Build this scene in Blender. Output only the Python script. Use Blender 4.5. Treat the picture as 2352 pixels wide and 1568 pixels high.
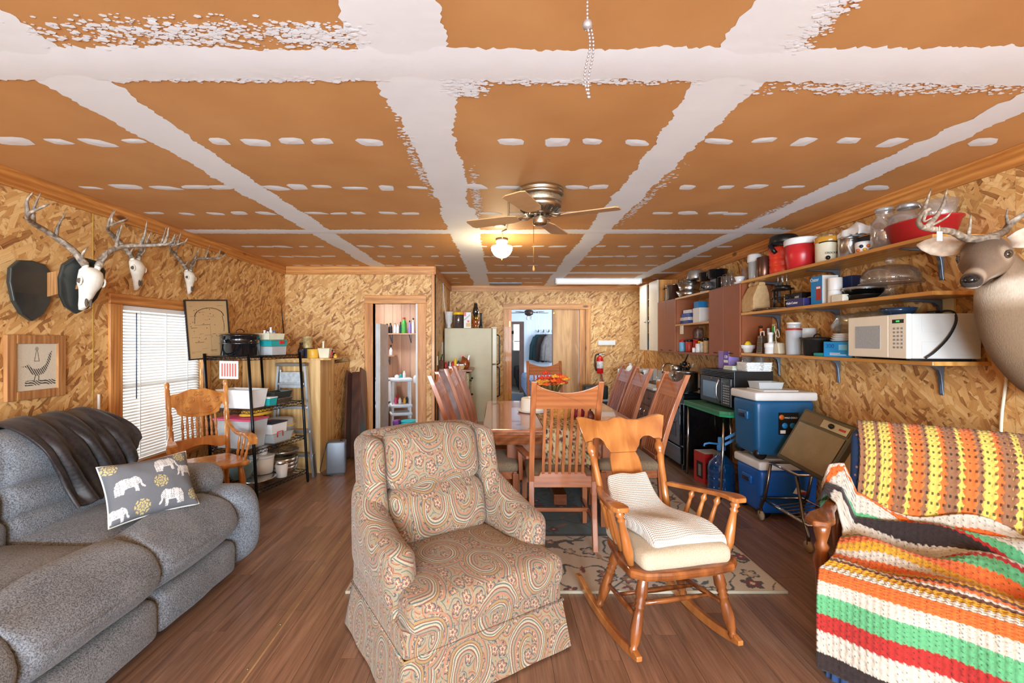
import bpy, bmesh, math, random
import numpy as np
from mathutils import Vector, Matrix, noise
random.seed(7)
for o in list(bpy.data.objects): bpy.data.objects.remove(o)
S = bpy.context.scene
C = S.collection
PI = math.pi
# ---------------------------------------------------------------- camera
CAMZ, F, CX, CY = 1.37, 1045.3, 1140.0, 784.0
CEIL = 2.31
cam_d = bpy.data.cameras.new('camera'); cam = bpy.data.objects.new('camera', cam_d); C.objects.link(cam)
cam.location = (0, 0, CAMZ); cam.rotation_euler = (PI/2, 0, 0)
cam_d.lens = 16.0; cam_d.sensor_width = 36.0; cam_d.shift_x = (1176-CX)/2352; cam_d.clip_start = 0.05
S.camera = cam
# ---------------------------------------------------------------- light, world, exposure
S.view_settings.view_transform = 'Standard'; S.view_settings.look = 'None'
S.view_settings.exposure = 0.12; S.view_settings.gamma = 1.0; S.view_settings.use_curve_mapping = False
S.cycles.max_bounces = 7; S.cycles.diffuse_bounces = 4; S.cycles.glossy_bounces = 3; S.cycles.transmission_bounces = 4; S.cycles.transparent_max_bounces = 16
S.cycles.caustics_reflective = False; S.cycles.caustics_refractive = False; S.cycles.sample_clamp_indirect = 6.0
w = bpy.data.worlds.new('World'); S.world = w; w.use_nodes = True
bg = w.node_tree.nodes['Background']; bg.inputs[0].default_value = (0.78, 0.89, 1.0, 1); bg.inputs[1].default_value = 1.1
def area(name, loc, rot, sx, sy, e, col=(1, 1, 1)):
    d = bpy.data.lights.new(name, 'AREA'); d.shape = 'RECTANGLE'; d.size = sx; d.size_y = sy; d.energy = e; d.color = col
    o = bpy.data.objects.new(name, d); o.location = loc; o.rotation_euler = rot; C.objects.link(o); return o
# daylight entering through the big openings behind the camera, and the left window; fill lights added in the rooms beyond; the kitchen tube
area('daylight_front_west', (-1.25, -4.15, 1.2), (PI/2+.55, 0, 0), 1.9, 1.9, 520, (0.69, 0.855, 1.0))
area('daylight_front_east', (1.25, -4.15, 1.2), (PI/2+.55, 0, 0), 1.9, 1.9, 520, (0.69, 0.855, 1.0))
area('daylight_left_window', (-3.6, 3.65, 1.40), (0, -PI/2-.2, 0), 1.5, 1.6, 100, (0.80, 0.90, 1.0))
area('bathroom_fill', (-1.9, 6.5, 2.24), (0, 0, 0), 0.3, 0.3, 26, (0.86, 0.94, 1.0))  # added fill that brightens the bathroom, no source known there
area('bedroom_fill', (3.15, 9.6, 1.5), (0, PI/2, 0), 1.2, 1.5, 170, (0.84, 0.92, 1.0))  # added fill that brightens the bedroom from its unseen right side
area('kitchen_tube', (1.52, 6.85, 2.225), (0, 0, 0), 1.2, 0.14, 13, (0.90, 0.96, 1.0))
# ---------------------------------------------------------------- helpers
def lin(c):
    if max(c) > 1.0: c = [x/255.0 for x in c]
    return tuple(x/12.92 if x <= 0.04045 else ((x+0.055)/1.055)**2.4 for x in c[:3]) + (1.0,)
def nt(name):
    m = bpy.data.materials.new(name); m.use_nodes = True
    n = m.node_tree.nodes; b = n['Principled BSDF']; return m, n, m.node_tree.links, b
def coords(n, l, scale=(1, 1, 1), rot=(0, 0, 0), kind='Object'):
    t = n.new('ShaderNodeTexCoord'); mp = n.new('ShaderNodeMapping')
    mp.inputs['Scale'].default_value = scale; mp.inputs['Rotation'].default_value = rot
    l.new(t.outputs[kind], mp.inputs[0]); return mp.outputs[0]
def ntex(n, l, vec, scale, detail=3, rough=0.5, dist=0):
    t = n.new('ShaderNodeTexNoise'); t.inputs['Scale'].default_value = scale; t.inputs['Detail'].default_value = detail
    t.inputs['Roughness'].default_value = rough; t.inputs['Distortion'].default_value = dist
    if vec is not None: l.new(vec, t.inputs['Vector'])
    return t
def ramp(n, l, fac, stops, interp='LINEAR'):
    r = n.new('ShaderNodeValToRGB'); e = r.color_ramp.elements; r.color_ramp.interpolation = interp
    while len(e) < len(stops): e.new(0.5)
    for k, (p, c) in enumerate(stops): e[k].position = p; e[k].color = lin(c) if len(c) == 3 else c
    l.new(fac, r.inputs[0]); return r
def mathn(n, l, op, a, b=None, c=None):
    m = n.new('ShaderNodeMath'); m.operation = op
    for i, x in enumerate((a, b, c)):
        if x is None: continue
        if isinstance(x, (int, float)): m.inputs[i].default_value = x
        else: l.new(x, m.inputs[i])
    return m.outputs[0]
def mixc(n, l, fac, a, b):
    m = n.new('ShaderNodeMix'); m.data_type = 'RGBA'
    for i, x in ((0, fac), (6, a), (7, b)):
        if isinstance(x, (int, float)): m.inputs[i].default_value = x
        elif isinstance(x, tuple): m.inputs[i].default_value = x
        else: l.new(x, m.inputs[i])
    return m.outputs[2]
def bump(n, l, b, h, strength=0.3, dist=0.01):
    k = n.new('ShaderNodeBump'); k.inputs['Strength'].default_value = strength; k.inputs['Distance'].default_value = dist
    l.new(h, k.inputs['Height']); l.new(k.outputs[0], b.inputs['Normal'])
MATS = {}
def M(name, col, rough=0.5, metal=0.0, var=0.10, vs=9.0, bmp=0.0, bs=120.0, coat=0.0, emit=0.0, sheen=0.0):
    if name in MATS: return MATS[name]
    m, n, l, b = nt(name); c = lin(col)
    v = coords(n, l); t = ntex(n, l, v, vs, 4)
    d = tuple(x*(1-var) for x in c[:3])+(1,); h = tuple(min(1, x*(1+var)) for x in c[:3])+(1,)
    r = ramp(n, l, t.outputs[0], [(0.3, d), (0.7, h)]); l.new(r.outputs[0], b.inputs['Base Color'])
    b.inputs['Roughness'].default_value = rough; b.inputs['Metallic'].default_value = metal
    b.inputs['Coat Weight'].default_value = coat
    if sheen: b.inputs['Sheen Weight'].default_value = sheen
    if emit: b.inputs['Emission Color'].default_value = c; b.inputs['Emission Strength'].default_value = emit
    if bmp: bump(n, l, b, ntex(n, l, v, bs, 3).outputs[0], bmp, 0.004)
    MATS[name] = m; return m
def WOOD(name, cd, cl, axis=1, s=14.0, rough=0.42, coat=0.1, stretch=12.0, knots=False, contrast=(0.32, 0.68)):
    if name in MATS: return MATS[name]
    m, n, l, b = nt(name)
    sc = [s, s, s]; sc[axis] = s/stretch
    v = coords(n, l, tuple(sc)); t = ntex(n, l, v, 1.0, 5, 0.55, 1.2)
    wv = n.new('ShaderNodeTexWave'); wv.wave_type = 'RINGS'; wv.inputs['Scale'].default_value = 0.55
    wv.inputs['Distortion'].default_value = 5.0; wv.inputs['Detail'].default_value = 2.5; wv.inputs['Detail Scale'].default_value = 0.8
    wv.rings_direction = 'XYZ'[axis]
    l.new(v, wv.inputs['Vector'])
    f = mathn(n, l, 'ADD', mathn(n, l, 'MULTIPLY', t.outputs[0], 0.82), mathn(n, l, 'MULTIPLY', wv.outputs['Fac'], 0.18))
    mid = tuple((a+c)/2 for a, c in zip(cd, cl))
    r = ramp(n, l, f, [(contrast[0], cd), (0.5, mid), (contrast[1], cl)])
    col = r.outputs[0]
    if knots:
        vk = n.new('ShaderNodeTexVoronoi'); vk.inputs['Scale'].default_value = 1.0
        sk = [5.0, 5.0, 5.0]; sk[axis] = 2.2
        l.new(coords(n, l, tuple(sk)), vk.inputs['Vector'])
        kr = ramp(n, l, vk.outputs['Distance'], [(0.0, (1.0, 1, 1, 1)), (0.09, (0.7, .7, .7, 1)), (0.13, (0, 0, 0, 1))])
        col = mixc(n, l, kr.outputs[0], col, lin((92, 50, 24)))
    l.new(col, b.inputs['Base Color']); b.inputs['Roughness'].default_value = rough; b.inputs['Coat Weight'].default_value = coat
    bump(n, l, b, f, 0.12, 0.003)
    MATS[name] = m; return m
def GLASS(name, col=(255, 255, 255), refl=0.10, rough=0.02, opac=0.06, body=(235, 240, 240)):
    if name in MATS: return MATS[name]
    m = bpy.data.materials.new(name); m.use_nodes = True; n = m.node_tree.nodes; l = m.node_tree.links
    n.remove(n['Principled BSDF']); out = n['Material Output']
    t = n.new('ShaderNodeBsdfTransparent'); t.inputs[0].default_value = lin(col)
    g = n.new('ShaderNodeBsdfGlossy'); g.inputs['Roughness'].default_value = rough
    d = n.new('ShaderNodeBsdfDiffuse'); d.inputs[0].default_value = lin(body)
    lw = n.new('ShaderNodeLayerWeight'); lw.inputs[0].default_value = 0.35
    f = mathn(n, l, 'MULTIPLY_ADD', lw.outputs['Facing'], 0.32, refl)
    a = n.new('ShaderNodeMixShader'); a.inputs[0].default_value = opac; l.new(t.outputs[0], a.inputs[1]); l.new(d.outputs[0], a.inputs[2])
    k = n.new('ShaderNodeMixShader'); l.new(f, k.inputs[0]); l.new(a.outputs[0], k.inputs[1]); l.new(g.outputs[0], k.inputs[2])
    l.new(k.outputs[0], out.inputs[0]); MATS[name] = m; return m
def VCOL(name, rough=0.8, bmp=0.0, bs=300.0, sheen=0.0):
    """colour read from the mesh attribute 'Col' (flat print, woven pattern)"""
    if name in MATS: return MATS[name]
    m, n, l, b = nt(name); a = n.new('ShaderNodeAttribute'); a.attribute_name = 'Col'
    t = ntex(n, l, coords(n, l), 160, 2)
    l.new(mixc(n, l, mathn(n, l, 'MULTIPLY', t.outputs[0], 0.18), a.outputs[0], (0, 0, 0, 1)), b.inputs['Base Color'])
    b.inputs['Roughness'].default_value = rough
    if sheen: b.inputs['Sheen Weight'].default_value = sheen
    if bmp: bump(n, l, b, ntex(n, l, coords(n, l), bs, 2).outputs[0], bmp, 0.003)
    MATS[name] = m; return m
class MB:
    """collects shapes; build() links them as ONE mesh object"""
    def __init__(s): s.v = []; s.f = []; s.sm = []; s.m = None
    def add(s, vs, fs, smooth=False):
        o = len(s.v)
        if s.m is not None: vs = [s.m @ Vector(p) for p in vs]
        s.v += [tuple(p) for p in vs]; s.f += [[i+o for i in q] for q in fs]; s.sm += [smooth]*len(fs); return s
    def box(s, x0, x1, y0, y1, z0, z1):
        return s.add([(x, y, z) for z in (z0, z1) for x, y in ((x0, y0), (x1, y0), (x1, y1), (x0, y1))],
                     [(3, 2, 1, 0), (4, 5, 6, 7), (0, 1, 5, 4), (1, 2, 6, 5), (2, 3, 7, 6), (3, 0, 4, 7)])
    def bar(s, p0, p1, w, h=None, up=(0, 0, 1), w1=None, h1=None):
        """a squared bar from p0 to p1; w across, h along 'up'"""
        h = h or w; w1 = w1 or w; h1 = h1 or h
        p0 = Vector(p0); p1 = Vector(p1); d = (p1-p0).normalized(); u = Vector(up)
        if abs(d.dot(u)) > 0.98: u = Vector((0, 1, 0))
        a = d.cross(u).normalized(); u = a.cross(d).normalized()
        vs = [p+a*(i*ww/2)+u*(j*hh/2) for p, ww, hh in ((p0, w, h), (p1, w1, h1)) for i, j in ((-1, -1), (1, -1), (1, 1), (-1, 1))]
        return s.add(vs, [(0, 1, 2, 3), (7, 6, 5, 4), (4, 5, 1, 0), (5, 6, 2, 1), (6, 7, 3, 2), (7, 4, 0, 3)])
    def lathe(s, prof, n=20, c=(0, 0, 0), sx=1, sy=1, smooth=True):
        vs = []; fs = []
        for r, z in prof:
            for k in range(n): a = 2*PI*k/n; vs.append((c[0]+r*sx*math.cos(a), c[1]+r*sy*math.sin(a), c[2]+z))
        for i in range(len(prof)-1):
            for k in range(n): k2 = (k+1) % n; fs.append((i*n+k, i*n+k2, (i+1)*n+k2, (i+1)*n+k))
        fs.append(tuple(range(n-1, -1, -1))); e = (len(prof)-1)*n; fs.append(tuple(range(e, e+n)))
        return s.add(vs, fs, smooth)
    def cyl(s, p0, p1, r, r1=None, n=10, smooth=True): return s.tube([p0, p1], [r, r if r1 is None else r1], n, smooth)
    def tube(s, pts, rad, n=8, smooth=True, closed=False, flat=1.0):
        pts = [Vector(p) for p in pts]
        if isinstance(rad, (int, float)): rad = [rad]*len(pts)
        N = len(pts); vs = []; fs = []
        t0 = (pts[1]-pts[0]).normalized(); a = t0.orthogonal().normalized()
        for i, p in enumerate(pts):
            if closed: t = (pts[(i+1) % N]-pts[i-1]).normalized()
            else: t = (pts[min(i+1, N-1)]-pts[max(i-1, 0)]).normalized()
            a = a-t*a.dot(t)
            a = a.normalized() if a.length > 1e-6 else t.orthogonal().normalized()
            b = t.cross(a)
            for k in range(n): g = 2*PI*k/n; vs.append(p+(a*math.cos(g)+b*math.sin(g)*flat)*rad[i])
        for i in range(N if closed else N-1):
            j = (i+1) % N
            for k in range(n): k2 = (k+1) % n; fs.append((i*n+k, i*n+k2, j*n+k2, j*n+k))
        if not closed: fs.append(tuple(range(n-1, -1, -1))); fs.append(tuple(range((N-1)*n, N*n)))
        return s.add(vs, fs, smooth)
    def warp(s, fn): s.v = [tuple(fn(*p)) for p in s.v]; return s
    def turned(s, p0, p1, prof, n=10):
        p0 = Vector(p0); p1 = Vector(p1); return s.tube([p0.lerp(p1, t) for t, r in prof], [r for t, r in prof], n)
    def prism(s, poly, d0, d1, plane='xy'):
        """polygon in a plane, given thickness along the third axis"""
        def P(a, b, d): return {'xy': (a, b, d), 'xz': (a, d, b), 'yz': (d, a, b)}[plane]
        n = len(poly); vs = [P(a, b, d0) for a, b in poly]+[P(a, b, d1) for a, b in poly]
        fs = [tuple(range(n-1, -1, -1)), tuple(range(n, 2*n))]+[(k, (k+1) % n, n+(k+1) % n, n+k) for k in range(n)]
        return s.add(vs, fs)
    def grid(s, fn, nu, nv, smooth=True):
        vs = [fn(i/(nu-1), j/(nv-1)) for j in range(nv) for i in range(nu)]
        return s.add(vs, [(j*nu+i, j*nu+i+1, (j+1)*nu+i+1, (j+1)*nu+i) for j in range(nv-1) for i in range(nu-1)], smooth)
    def rbox(s, c, h, r=0.02, n=3, fn=None, smooth=True, puff=(0, 0, 0)):
        """rounded box: centre, half sizes, edge radius, optional puff per axis and deform fn"""
        r = min(r, min(h)*0.999); idx = {}; vs = []; fs = []
        def cs(hh, m): return [-hh]+[-hh+r*(1-math.cos(PI/2*k/n)) for k in range(1, n)]+[-hh+r+(2*hh-2*r)*k/m for k in range(m+1)]+[hh-r+r*math.sin(PI/2*k/n) for k in range(1, n)]+[hh]
        m = 6 if (fn or any(puff)) else 1
        g = [cs(x, m) for x in h]
        def V(p):
            key = tuple(round(x, 6) for x in p)
            if key in idx: return idx[key]
            q = [max(-(hh-r), min(hh-r, x)) for x, hh in zip(p, h)]; d = Vector([a-b for a, b in zip(p, q)])
            if d.length > 1e-9: d = d.normalized()*r
            q = [a+b for a, b in zip(q, d)]
            u = [q[k]/h[k] for k in range(3)]
            for k in range(3):
                if puff[k]: a, b = [x for x in range(3) if x != k]; q[k] += puff[k]*u[k]*(1-u[a]**2)*(1-u[b]**2)
            q = Vector([a+b for a, b in zip(q, c)])
            if fn: q = fn(q)
            idx[key] = len(vs); vs.append(tuple(q)); return idx[key]
        for ax in range(3):
            a, b = [(1, 2), (2, 0), (0, 1)][ax]
            for sg in (-1, 1):
                for i in range(len(g[a])-1):
                    for j in range(len(g[b])-1):
                        q = []
                        for ii, jj in ((i, j), (i+1, j), (i+1, j+1), (i, j+1)):
                            p = [0, 0, 0]; p[ax] = sg*h[ax]; p[a] = g[a][ii]; p[b] = g[b][jj]; q.append(V(p))
                        fs.append(tuple(q if sg > 0 else q[::-1]))
        return s.add(vs, fs, smooth)
    def ball(s, c, r, n=12, m=8):
        if isinstance(r, (int, float)): r = (r, r, r)
        vs = []; fs = []
        for j in range(m+1):
            t = PI*j/m
            for k in range(n): a = 2*PI*k/n; vs.append((c[0]+r[0]*math.sin(t)*math.cos(a), c[1]+r[1]*math.sin(t)*math.sin(a), c[2]-r[2]*math.cos(t)))
        for j in range(m):
            for k in range(n): k2 = (k+1) % n; fs.append((j*n+k, j*n+k2, (j+1)*n+k2, (j+1)*n+k))
        return s.add(vs, fs, True)
    def mesh(s, name):
        me = bpy.data.meshes.new(name); me.from_pydata(s.v, [], s.f); me.validate()
        if len(me.polygons) == len(s.sm): me.polygons.foreach_set('use_smooth', s.sm)
        return me
    def build(s, name, mat, parent=None, loc=(0, 0, 0), rz=0, bevel=0, sub=0, uv=None, merge=False):
        me = s.mesh(name); me.materials.append(mat)
        if merge or sub:
            bm = bmesh.new(); bm.from_mesh(me); bmesh.ops.remove_doubles(bm, verts=bm.verts, dist=1e-5); bm.to_mesh(me); bm.free()
        o = bpy.data.objects.new(name, me); C.objects.link(o); o.parent = parent; o.location = loc; o.rotation_euler = (0, 0, rz)
        if uv: boxuv(me)
        if bevel: b = o.modifiers.new('bevel', 'BEVEL'); b.width = bevel; b.segments = 2; b.limit_method = 'ANGLE'; b.angle_limit = 0.7
        if sub: b = o.modifiers.new('subsurf', 'SUBSURF'); b.levels = sub; b.render_levels = sub
        return o
def boxuv(me):
    """UV in metres, projected along each face's main axis"""
    u = me.uv_layers.new(name='UVMap')
    for p in me.polygons:
        nn = [abs(x) for x in p.normal]; ax = nn.index(max(nn))
        for li in p.loop_indices:
            c = me.vertices[me.loops[li].vertex_index].co
            u.data[li].uv = ((c.y, c.z), (c.x, c.z), (c.x, c.y))[ax]
def paint(o, fn):
    """store a colour per vertex; fn takes an (N,3) array of local positions and returns (N,3) sRGB 0..255"""
    me = o.data; n = len(me.vertices); co = np.empty(n*3, np.float32); me.vertices.foreach_get('co', co)
    setcol(me, fn(co.reshape(-1, 3)))
def setcol(me, c):
    c = np.asarray(c, np.float64)/255.0; c = np.where(c <= 0.04045, c/12.92, ((c+0.055)/1.055)**2.4)
    a = me.color_attributes.new('Col', 'FLOAT_COLOR', 'POINT')
    a.data.foreach_set('color', np.concatenate([c, np.ones((len(c), 1))], 1).astype(np.float32).ravel())
def tag(o, label=None, cat=None, group=None, kind=None):
    if label: o['label'] = label
    if cat: o['category'] = cat
    if group: o['group'] = group
    if kind: o['kind'] = kind
    return o
def thing(name, label, cat, loc=(0, 0, 0), rz=0, group=None):
    o = bpy.data.objects.new(name, None); C.objects.link(o); o.location = loc; o.rotation_euler = (0, 0, rz); o.empty_display_size = 0.05
    return tag(o, label, cat, group)
def dup(root, loc, rz=None, label=None, group=None):
    r = root.copy(); C.objects.link(r); r.location = loc
    if rz is not None: r.rotation_euler = (0, 0, rz)
    if label: r['label'] = label
    if group: r['group'] = group
    for ch in list(root.children):
        c = ch.copy(); C.objects.link(c); c.parent = r
        for g in list(ch.children): d = g.copy(); C.objects.link(d); d.parent = c
    return r
def at(px, py, Y): return Vector(((px-CX)*Y/F, Y, CAMZ-(py-CY)*Y/F))
def text(s, size, mat, parent, loc, rot, name='lettering', depth=0.0008, align='CENTER'):
    cu = bpy.data.curves.new(name, 'FONT'); cu.body = s; cu.size = size; cu.extrude = depth; cu.align_x = align; cu.align_y = 'CENTER'; cu.resolution_u = 3
    t = bpy.data.objects.new(name, cu); C.objects.link(t); bpy.context.view_layer.update()
    me = bpy.data.meshes.new_from_object(t.evaluated_get(bpy.context.evaluated_depsgraph_get())); bpy.data.objects.remove(t); bpy.data.curves.remove(cu)
    me.materials.clear(); me.materials.append(mat); o = bpy.data.objects.new(name, me); C.objects.link(o); o.parent = parent
    o.location = loc; o.rotation_euler = rot; return o
def nz(x, y=0.0, z=0.0): return noise.noise((x, y, z))
# ================================================================ materials of the room
def make_osb(name, seed):
    m, n, l, b = nt(name)
    info = n.new('ShaderNodeObjectInfo'); tc = n.new('ShaderNodeTexCoord')
    ad = n.new('ShaderNodeVectorMath'); ad.operation = 'ADD'; l.new(tc.outputs['UV'], ad.inputs[0])
    cmb = n.new('ShaderNodeCombineXYZ'); l.new(mathn(n, l, 'MULTIPLY', info.outputs['Random'], 37.0), cmb.inputs[0]); l.new(mathn(n, l, 'MULTIPLY', info.outputs['Random'], 91.0), cmb.inputs[1])
    l.new(cmb.outputs[0], ad.inputs[1])
    wn = ntex(n, l, ad.outputs[0], 7, 2)
    sb = n.new('ShaderNodeVectorMath'); sb.operation = 'MULTIPLY_ADD'; l.new(wn.outputs['Color'], sb.inputs[0]); sb.inputs[1].default_value = (.035, .035, 0); l.new(ad.outputs[0], sb.inputs[2])
    tones = [(0.0, (120, 74, 36)), (0.10, (166, 112, 60)), (0.28, (200, 146, 84)), (0.55, (218, 168, 102)), (0.8, (236, 196, 134)), (1.0, (208, 152, 86))]
    col = None; hgt = None
    for k, (ang, sx, sy, th) in enumerate([(0.5, 9, 34, 0), (1.35, 7, 30, .42), (-0.45, 8, 38, .45), (0.95, 7, 24, .5), (1.9, 6, 24, .5), (2.5, 8, 30, .55)]):
        mp = n.new('ShaderNodeMapping'); mp.inputs['Rotation'].default_value = (0, 0, ang); mp.inputs['Scale'].default_value = (1, 1, 1)
        l.new(sb.outputs[0], mp.inputs[0])
        m2 = n.new('ShaderNodeMapping'); m2.inputs['Scale'].default_value = (sx*1.25, sy*1.45, 1); m2.inputs['Location'].default_value = (k*3.1+seed, k*7.7, 0); l.new(mp.outputs[0], m2.inputs[0])
        v = n.new('ShaderNodeTexVoronoi'); v.voronoi_dimensions = '2D'; v.distance = 'CHEBYCHEV'; v.inputs['Scale'].default_value = 1; v.inputs['Randomness'].default_value = 0.9
        l.new(m2.outputs[0], v.inputs['Vector'])
        sp = n.new('ShaderNodeSeparateColor'); l.new(v.outputs['Color'], sp.inputs[0])
        gr = ntex(n, l, m2.outputs[0], 1.0, 1); gm = n.new('ShaderNodeMapping'); gm.inputs['Scale'].default_value = (.6, 5, 1); l.new(m2.outputs[0], gm.inputs[0]); l.new(gm.outputs[0], gr.inputs['Vector'])
        f = mathn(n, l, 'ADD', mathn(n, l, 'MULTIPLY', sp.outputs[0], 0.9), mathn(n, l, 'MULTIPLY_ADD', gr.outputs[0], 0.34, -0.12))
        r = ramp(n, l, f, tones).outputs[0]
        edge = ramp(n, l, v.outputs['Distance'], [(0.42, (1, 1, 1, 1)), (0.62, (.45, .36, .28, 1))]).outputs[0]
        mu = n.new('ShaderNodeMix'); mu.data_type = 'RGBA'; mu.blend_type = 'MULTIPLY'; mu.inputs[0].default_value = 0.55; l.new(r, mu.inputs[6]); l.new(edge, mu.inputs[7]); r = mu.outputs[2]
        if col is None: col = r; hgt = sp.outputs[1]
        else:
            mask = mathn(n, l, 'GREATER_THAN', sp.outputs[1], th); mask = mathn(n, l, 'MULTIPLY', mask, mathn(n, l, 'LESS_THAN', v.outputs['Distance'], 0.55))
            col = mixc(n, l, mask, col, r); mh = n.new('ShaderNodeMix'); l.new(mask, mh.inputs[0]); l.new(hgt, mh.inputs[2]); l.new(sp.outputs[2], mh.inputs[3]); hgt = mh.outputs[0]
    l.new(col, b.inputs['Base Color']); b.inputs['Roughness'].default_value = 0.55
    bump(n, l, b, hgt, 0.25, 0.003); MATS[name] = m; return m
OSB = make_osb('osb_board', 0.0)
TRIMX = WOOD('pine_trim_x', (176, 112, 52), (224, 160, 88), 0, 26, 0.45, knots=True)
TRIMY = WOOD('pine_trim_y', (170, 104, 44), (220, 152, 80), 1, 26, 0.45, knots=True)
TRIMZ = WOOD('pine_trim_z', (176, 110, 50), (222, 158, 86), 2, 26, 0.45, knots=True)
PLY = WOOD('plywood', (196, 148, 84), (236, 196, 136), 2, 11, 0.55, knots=True)
WHITE = M('white_paint', (236, 236, 232), 0.5, var=0.03)
MUD = M('joint_compound', (246, 248, 250), 0.75, var=0.03, vs=3, bmp=0.15, bs=14)
BLACK = M('black_plastic', (18, 18, 19), 0.35, var=0.1)
CHROME = M('chrome', (206, 206, 206), 0.15, 1.0, var=0.04)
STEEL = M('brushed_steel', (190, 190, 188), 0.25, 1.0, var=0.08)
# drywall paper, brown
def make_drywall():
    m, n, l, b = nt('brown_drywall_paper'); v = coords(n, l); t = ntex(n, l, v, 2.2, 4); s = ntex(n, l, v, 90, 2)
    vv = coords(n, l, (2.2, 16, 1)); sc = ntex(n, l, vv, 3.0, 6, 0.75)
    c = ramp(n, l, t.outputs[0], [(0.3, (202, 144, 86)), (0.7, (216, 160, 100))]).outputs[0]
    c = mixc(n, l, ramp(n, l, sc.outputs[0], [(0.70, (0, 0, 0, 1)), (0.74, (.75, .75, .75, 1))]).outputs[0], c, lin((226, 196, 156)))
    l.new(c, b.inputs['Base Color']); b.inputs['Roughness'].default_value = 0.6; bump(n, l, b, s.outputs[0], 0.05, 0.002); return m
DRY = make_drywall()
def make_plank(name='laminate_plank'):
    m, n, l, b = nt(name); info = n.new('ShaderNodeObjectInfo')
    t = n.new('ShaderNodeTexCoord'); ad = n.new('ShaderNodeVectorMath'); ad.operation = 'ADD'; l.new(t.outputs['Object'], ad.inputs[0])
    cb = n.new('ShaderNodeCombineXYZ'); l.new(mathn(n, l, 'MULTIPLY', info.outputs['Random'], 50), cb.inputs[0]); l.new(mathn(n, l, 'MULTIPLY', info.outputs['Random'], 23), cb.inputs[1]); l.new(cb.outputs[0], ad.inputs[1])
    mp = n.new('ShaderNodeMapping'); mp.inputs['Scale'].default_value = (26, 1.7, 1); l.new(ad.outputs[0], mp.inputs[0])
    g = ntex(n, l, mp.outputs[0], 1.0, 6, 0.62, 0.8); mp2 = n.new('ShaderNodeMapping'); mp2.inputs['Scale'].default_value = (120, 3, 1); l.new(ad.outputs[0], mp2.inputs[0]); g2 = ntex(n, l, mp2.outputs[0], 1.0, 3)
    f = mathn(n, l, 'ADD', mathn(n, l, 'MULTIPLY', g.outputs[0], 0.72), mathn(n, l, 'MULTIPLY', g2.outputs[0], 0.28))
    c = ramp(n, l, f, [(0.30, (98, 72, 58)), (0.48, (136, 104, 84)), (0.62, (158, 124, 102)), (0.75, (176, 142, 118))]).outputs[0]
    hs = n.new('ShaderNodeHueSaturation'); l.new(c, hs.inputs['Color']); l.new(mathn(n, l, 'MULTIPLY_ADD', info.outputs['Random'], 0.35, 0.84), hs.inputs['Value'])
    l.new(hs.outputs[0], b.inputs['Base Color']); b.inputs['Roughness'].default_value = 0.36; b.inputs['Coat Weight'].default_value = 0.1
    bump(n, l, b, g2.outputs[0], 0.06, 0.001); return m
PLANK = make_plank()
XL, XR, YB, YL, XS, YF = -2.65, 2.51, 7.67, 5.71, -0.776, -4.2
def struct(o): o['kind'] = 'structure'; return o
# ---------------------------------------------------------------- floor of planks
fl = struct(MB().box(XL-.1, XR+.1, YF-.1, 13.2, -0.12, -0.012).build('floor', M('subfloor', (70, 48, 34), .8)))
pw, plen = 0.152, 1.22
pm = MB().box(0, pw-.0015, 0, plen-.0015, -.012, 0).mesh('plank'); pm.materials.append(PLANK)
nrow = int((XR-XL)/pw)+1
for i in range(nrow):
    x = XL+i*pw; y = 0.25-((i*0.43) % 1.0)*plen
    if y > 0.3: y -= plen
    while y < YB:
        o = bpy.data.objects.new('plank', pm); C.objects.link(o); o.parent = fl; o.location = (x, y, 0)
        y += plen
tag(MB().box(XL, XR, YF, -0.9, -.012, 0).build('plank', PLANK, fl))
# metal transition strip with screws
ts = MB(); ts.prism([(-.02, 0.0006), (-.014, .004), (.014, .004), (.02, 0.0006)], 0.9, 4.6, 'xz'); ts = ts.build('transition_strip', M('bronze_metal', (176, 146, 118), .4, .6), None, (-1.0, 0, 0), 0.02)
tag(ts, 'thin bronze metal strip screwed down along the plank floor', 'floor strip')
for k in range(12): MB().lathe([(.005, .004), (.004, .0055), (0.001, .006)], 8, (0, 1.0+k*.3, 0)).build('screw', STEEL, ts)
# ---------------------------------------------------------------- walls of OSB sheets
def minus(rect, holes):
    out = [rect]
    for h in holes:
        nx = []
        for (a0, a1, b0, b1) in out:
            if h[0] >= a1 or h[1] <= a0 or h[2] >= b1 or h[3] <= b0: nx.append((a0, a1, b0, b1)); continue
            if h[0] > a0: nx.append((a0, h[0], b0, b1))
            if h[1] < a1: nx.append((h[1], a1, b0, b1))
            c0, c1 = max(a0, h[0]), min(a1, h[1])
            if h[2] > b0: nx.append((c0, c1, b0, h[2]))
            if h[3] < b1: nx.append((c0, c1, h[3], b1))
        out = nx
    return out
def wall(name, axis, pos, nrm, a0, a1, z0=0, z1=CEIL, holes=(), mat=None, sheet=1.22, start=None, thick=0.10):
    """axis 'x': the wall runs along x at y=pos; 'y': along y at x=pos; nrm = +-1 the side that faces the room"""
    def bx(mb, r, d0, d1):
        lo, hi = min(d0, d1), max(d0, d1)
        if axis == 'x': mb.box(r[0], r[1], lo, hi, r[2], r[3])
        else: mb.box(lo, hi, r[0], r[1], r[2], r[3])
    mb = MB()
    for r in minus((a0, a1, z0, z1), holes): bx(mb, r, pos-nrm*.012, pos-nrm*thick)
    root = struct(mb.build(name, M('stud_wall', (150, 104, 60), .8)))
    s = a0 if start is None else start
    while s < a1-.01:
        e = min(s+sheet, a1); mb = MB()
        for r in minus((max(s, a0)+.001, e-.001, z0, z1), holes): bx(mb, r, pos, pos-nrm*.012)
        mb.build('osb_sheet', mat or OSB, root, uv=True); s += sheet
    return root
WZ0, WZ1, WY0, WY1 = 0.50, 1.63, 3.209, 4.084
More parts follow.
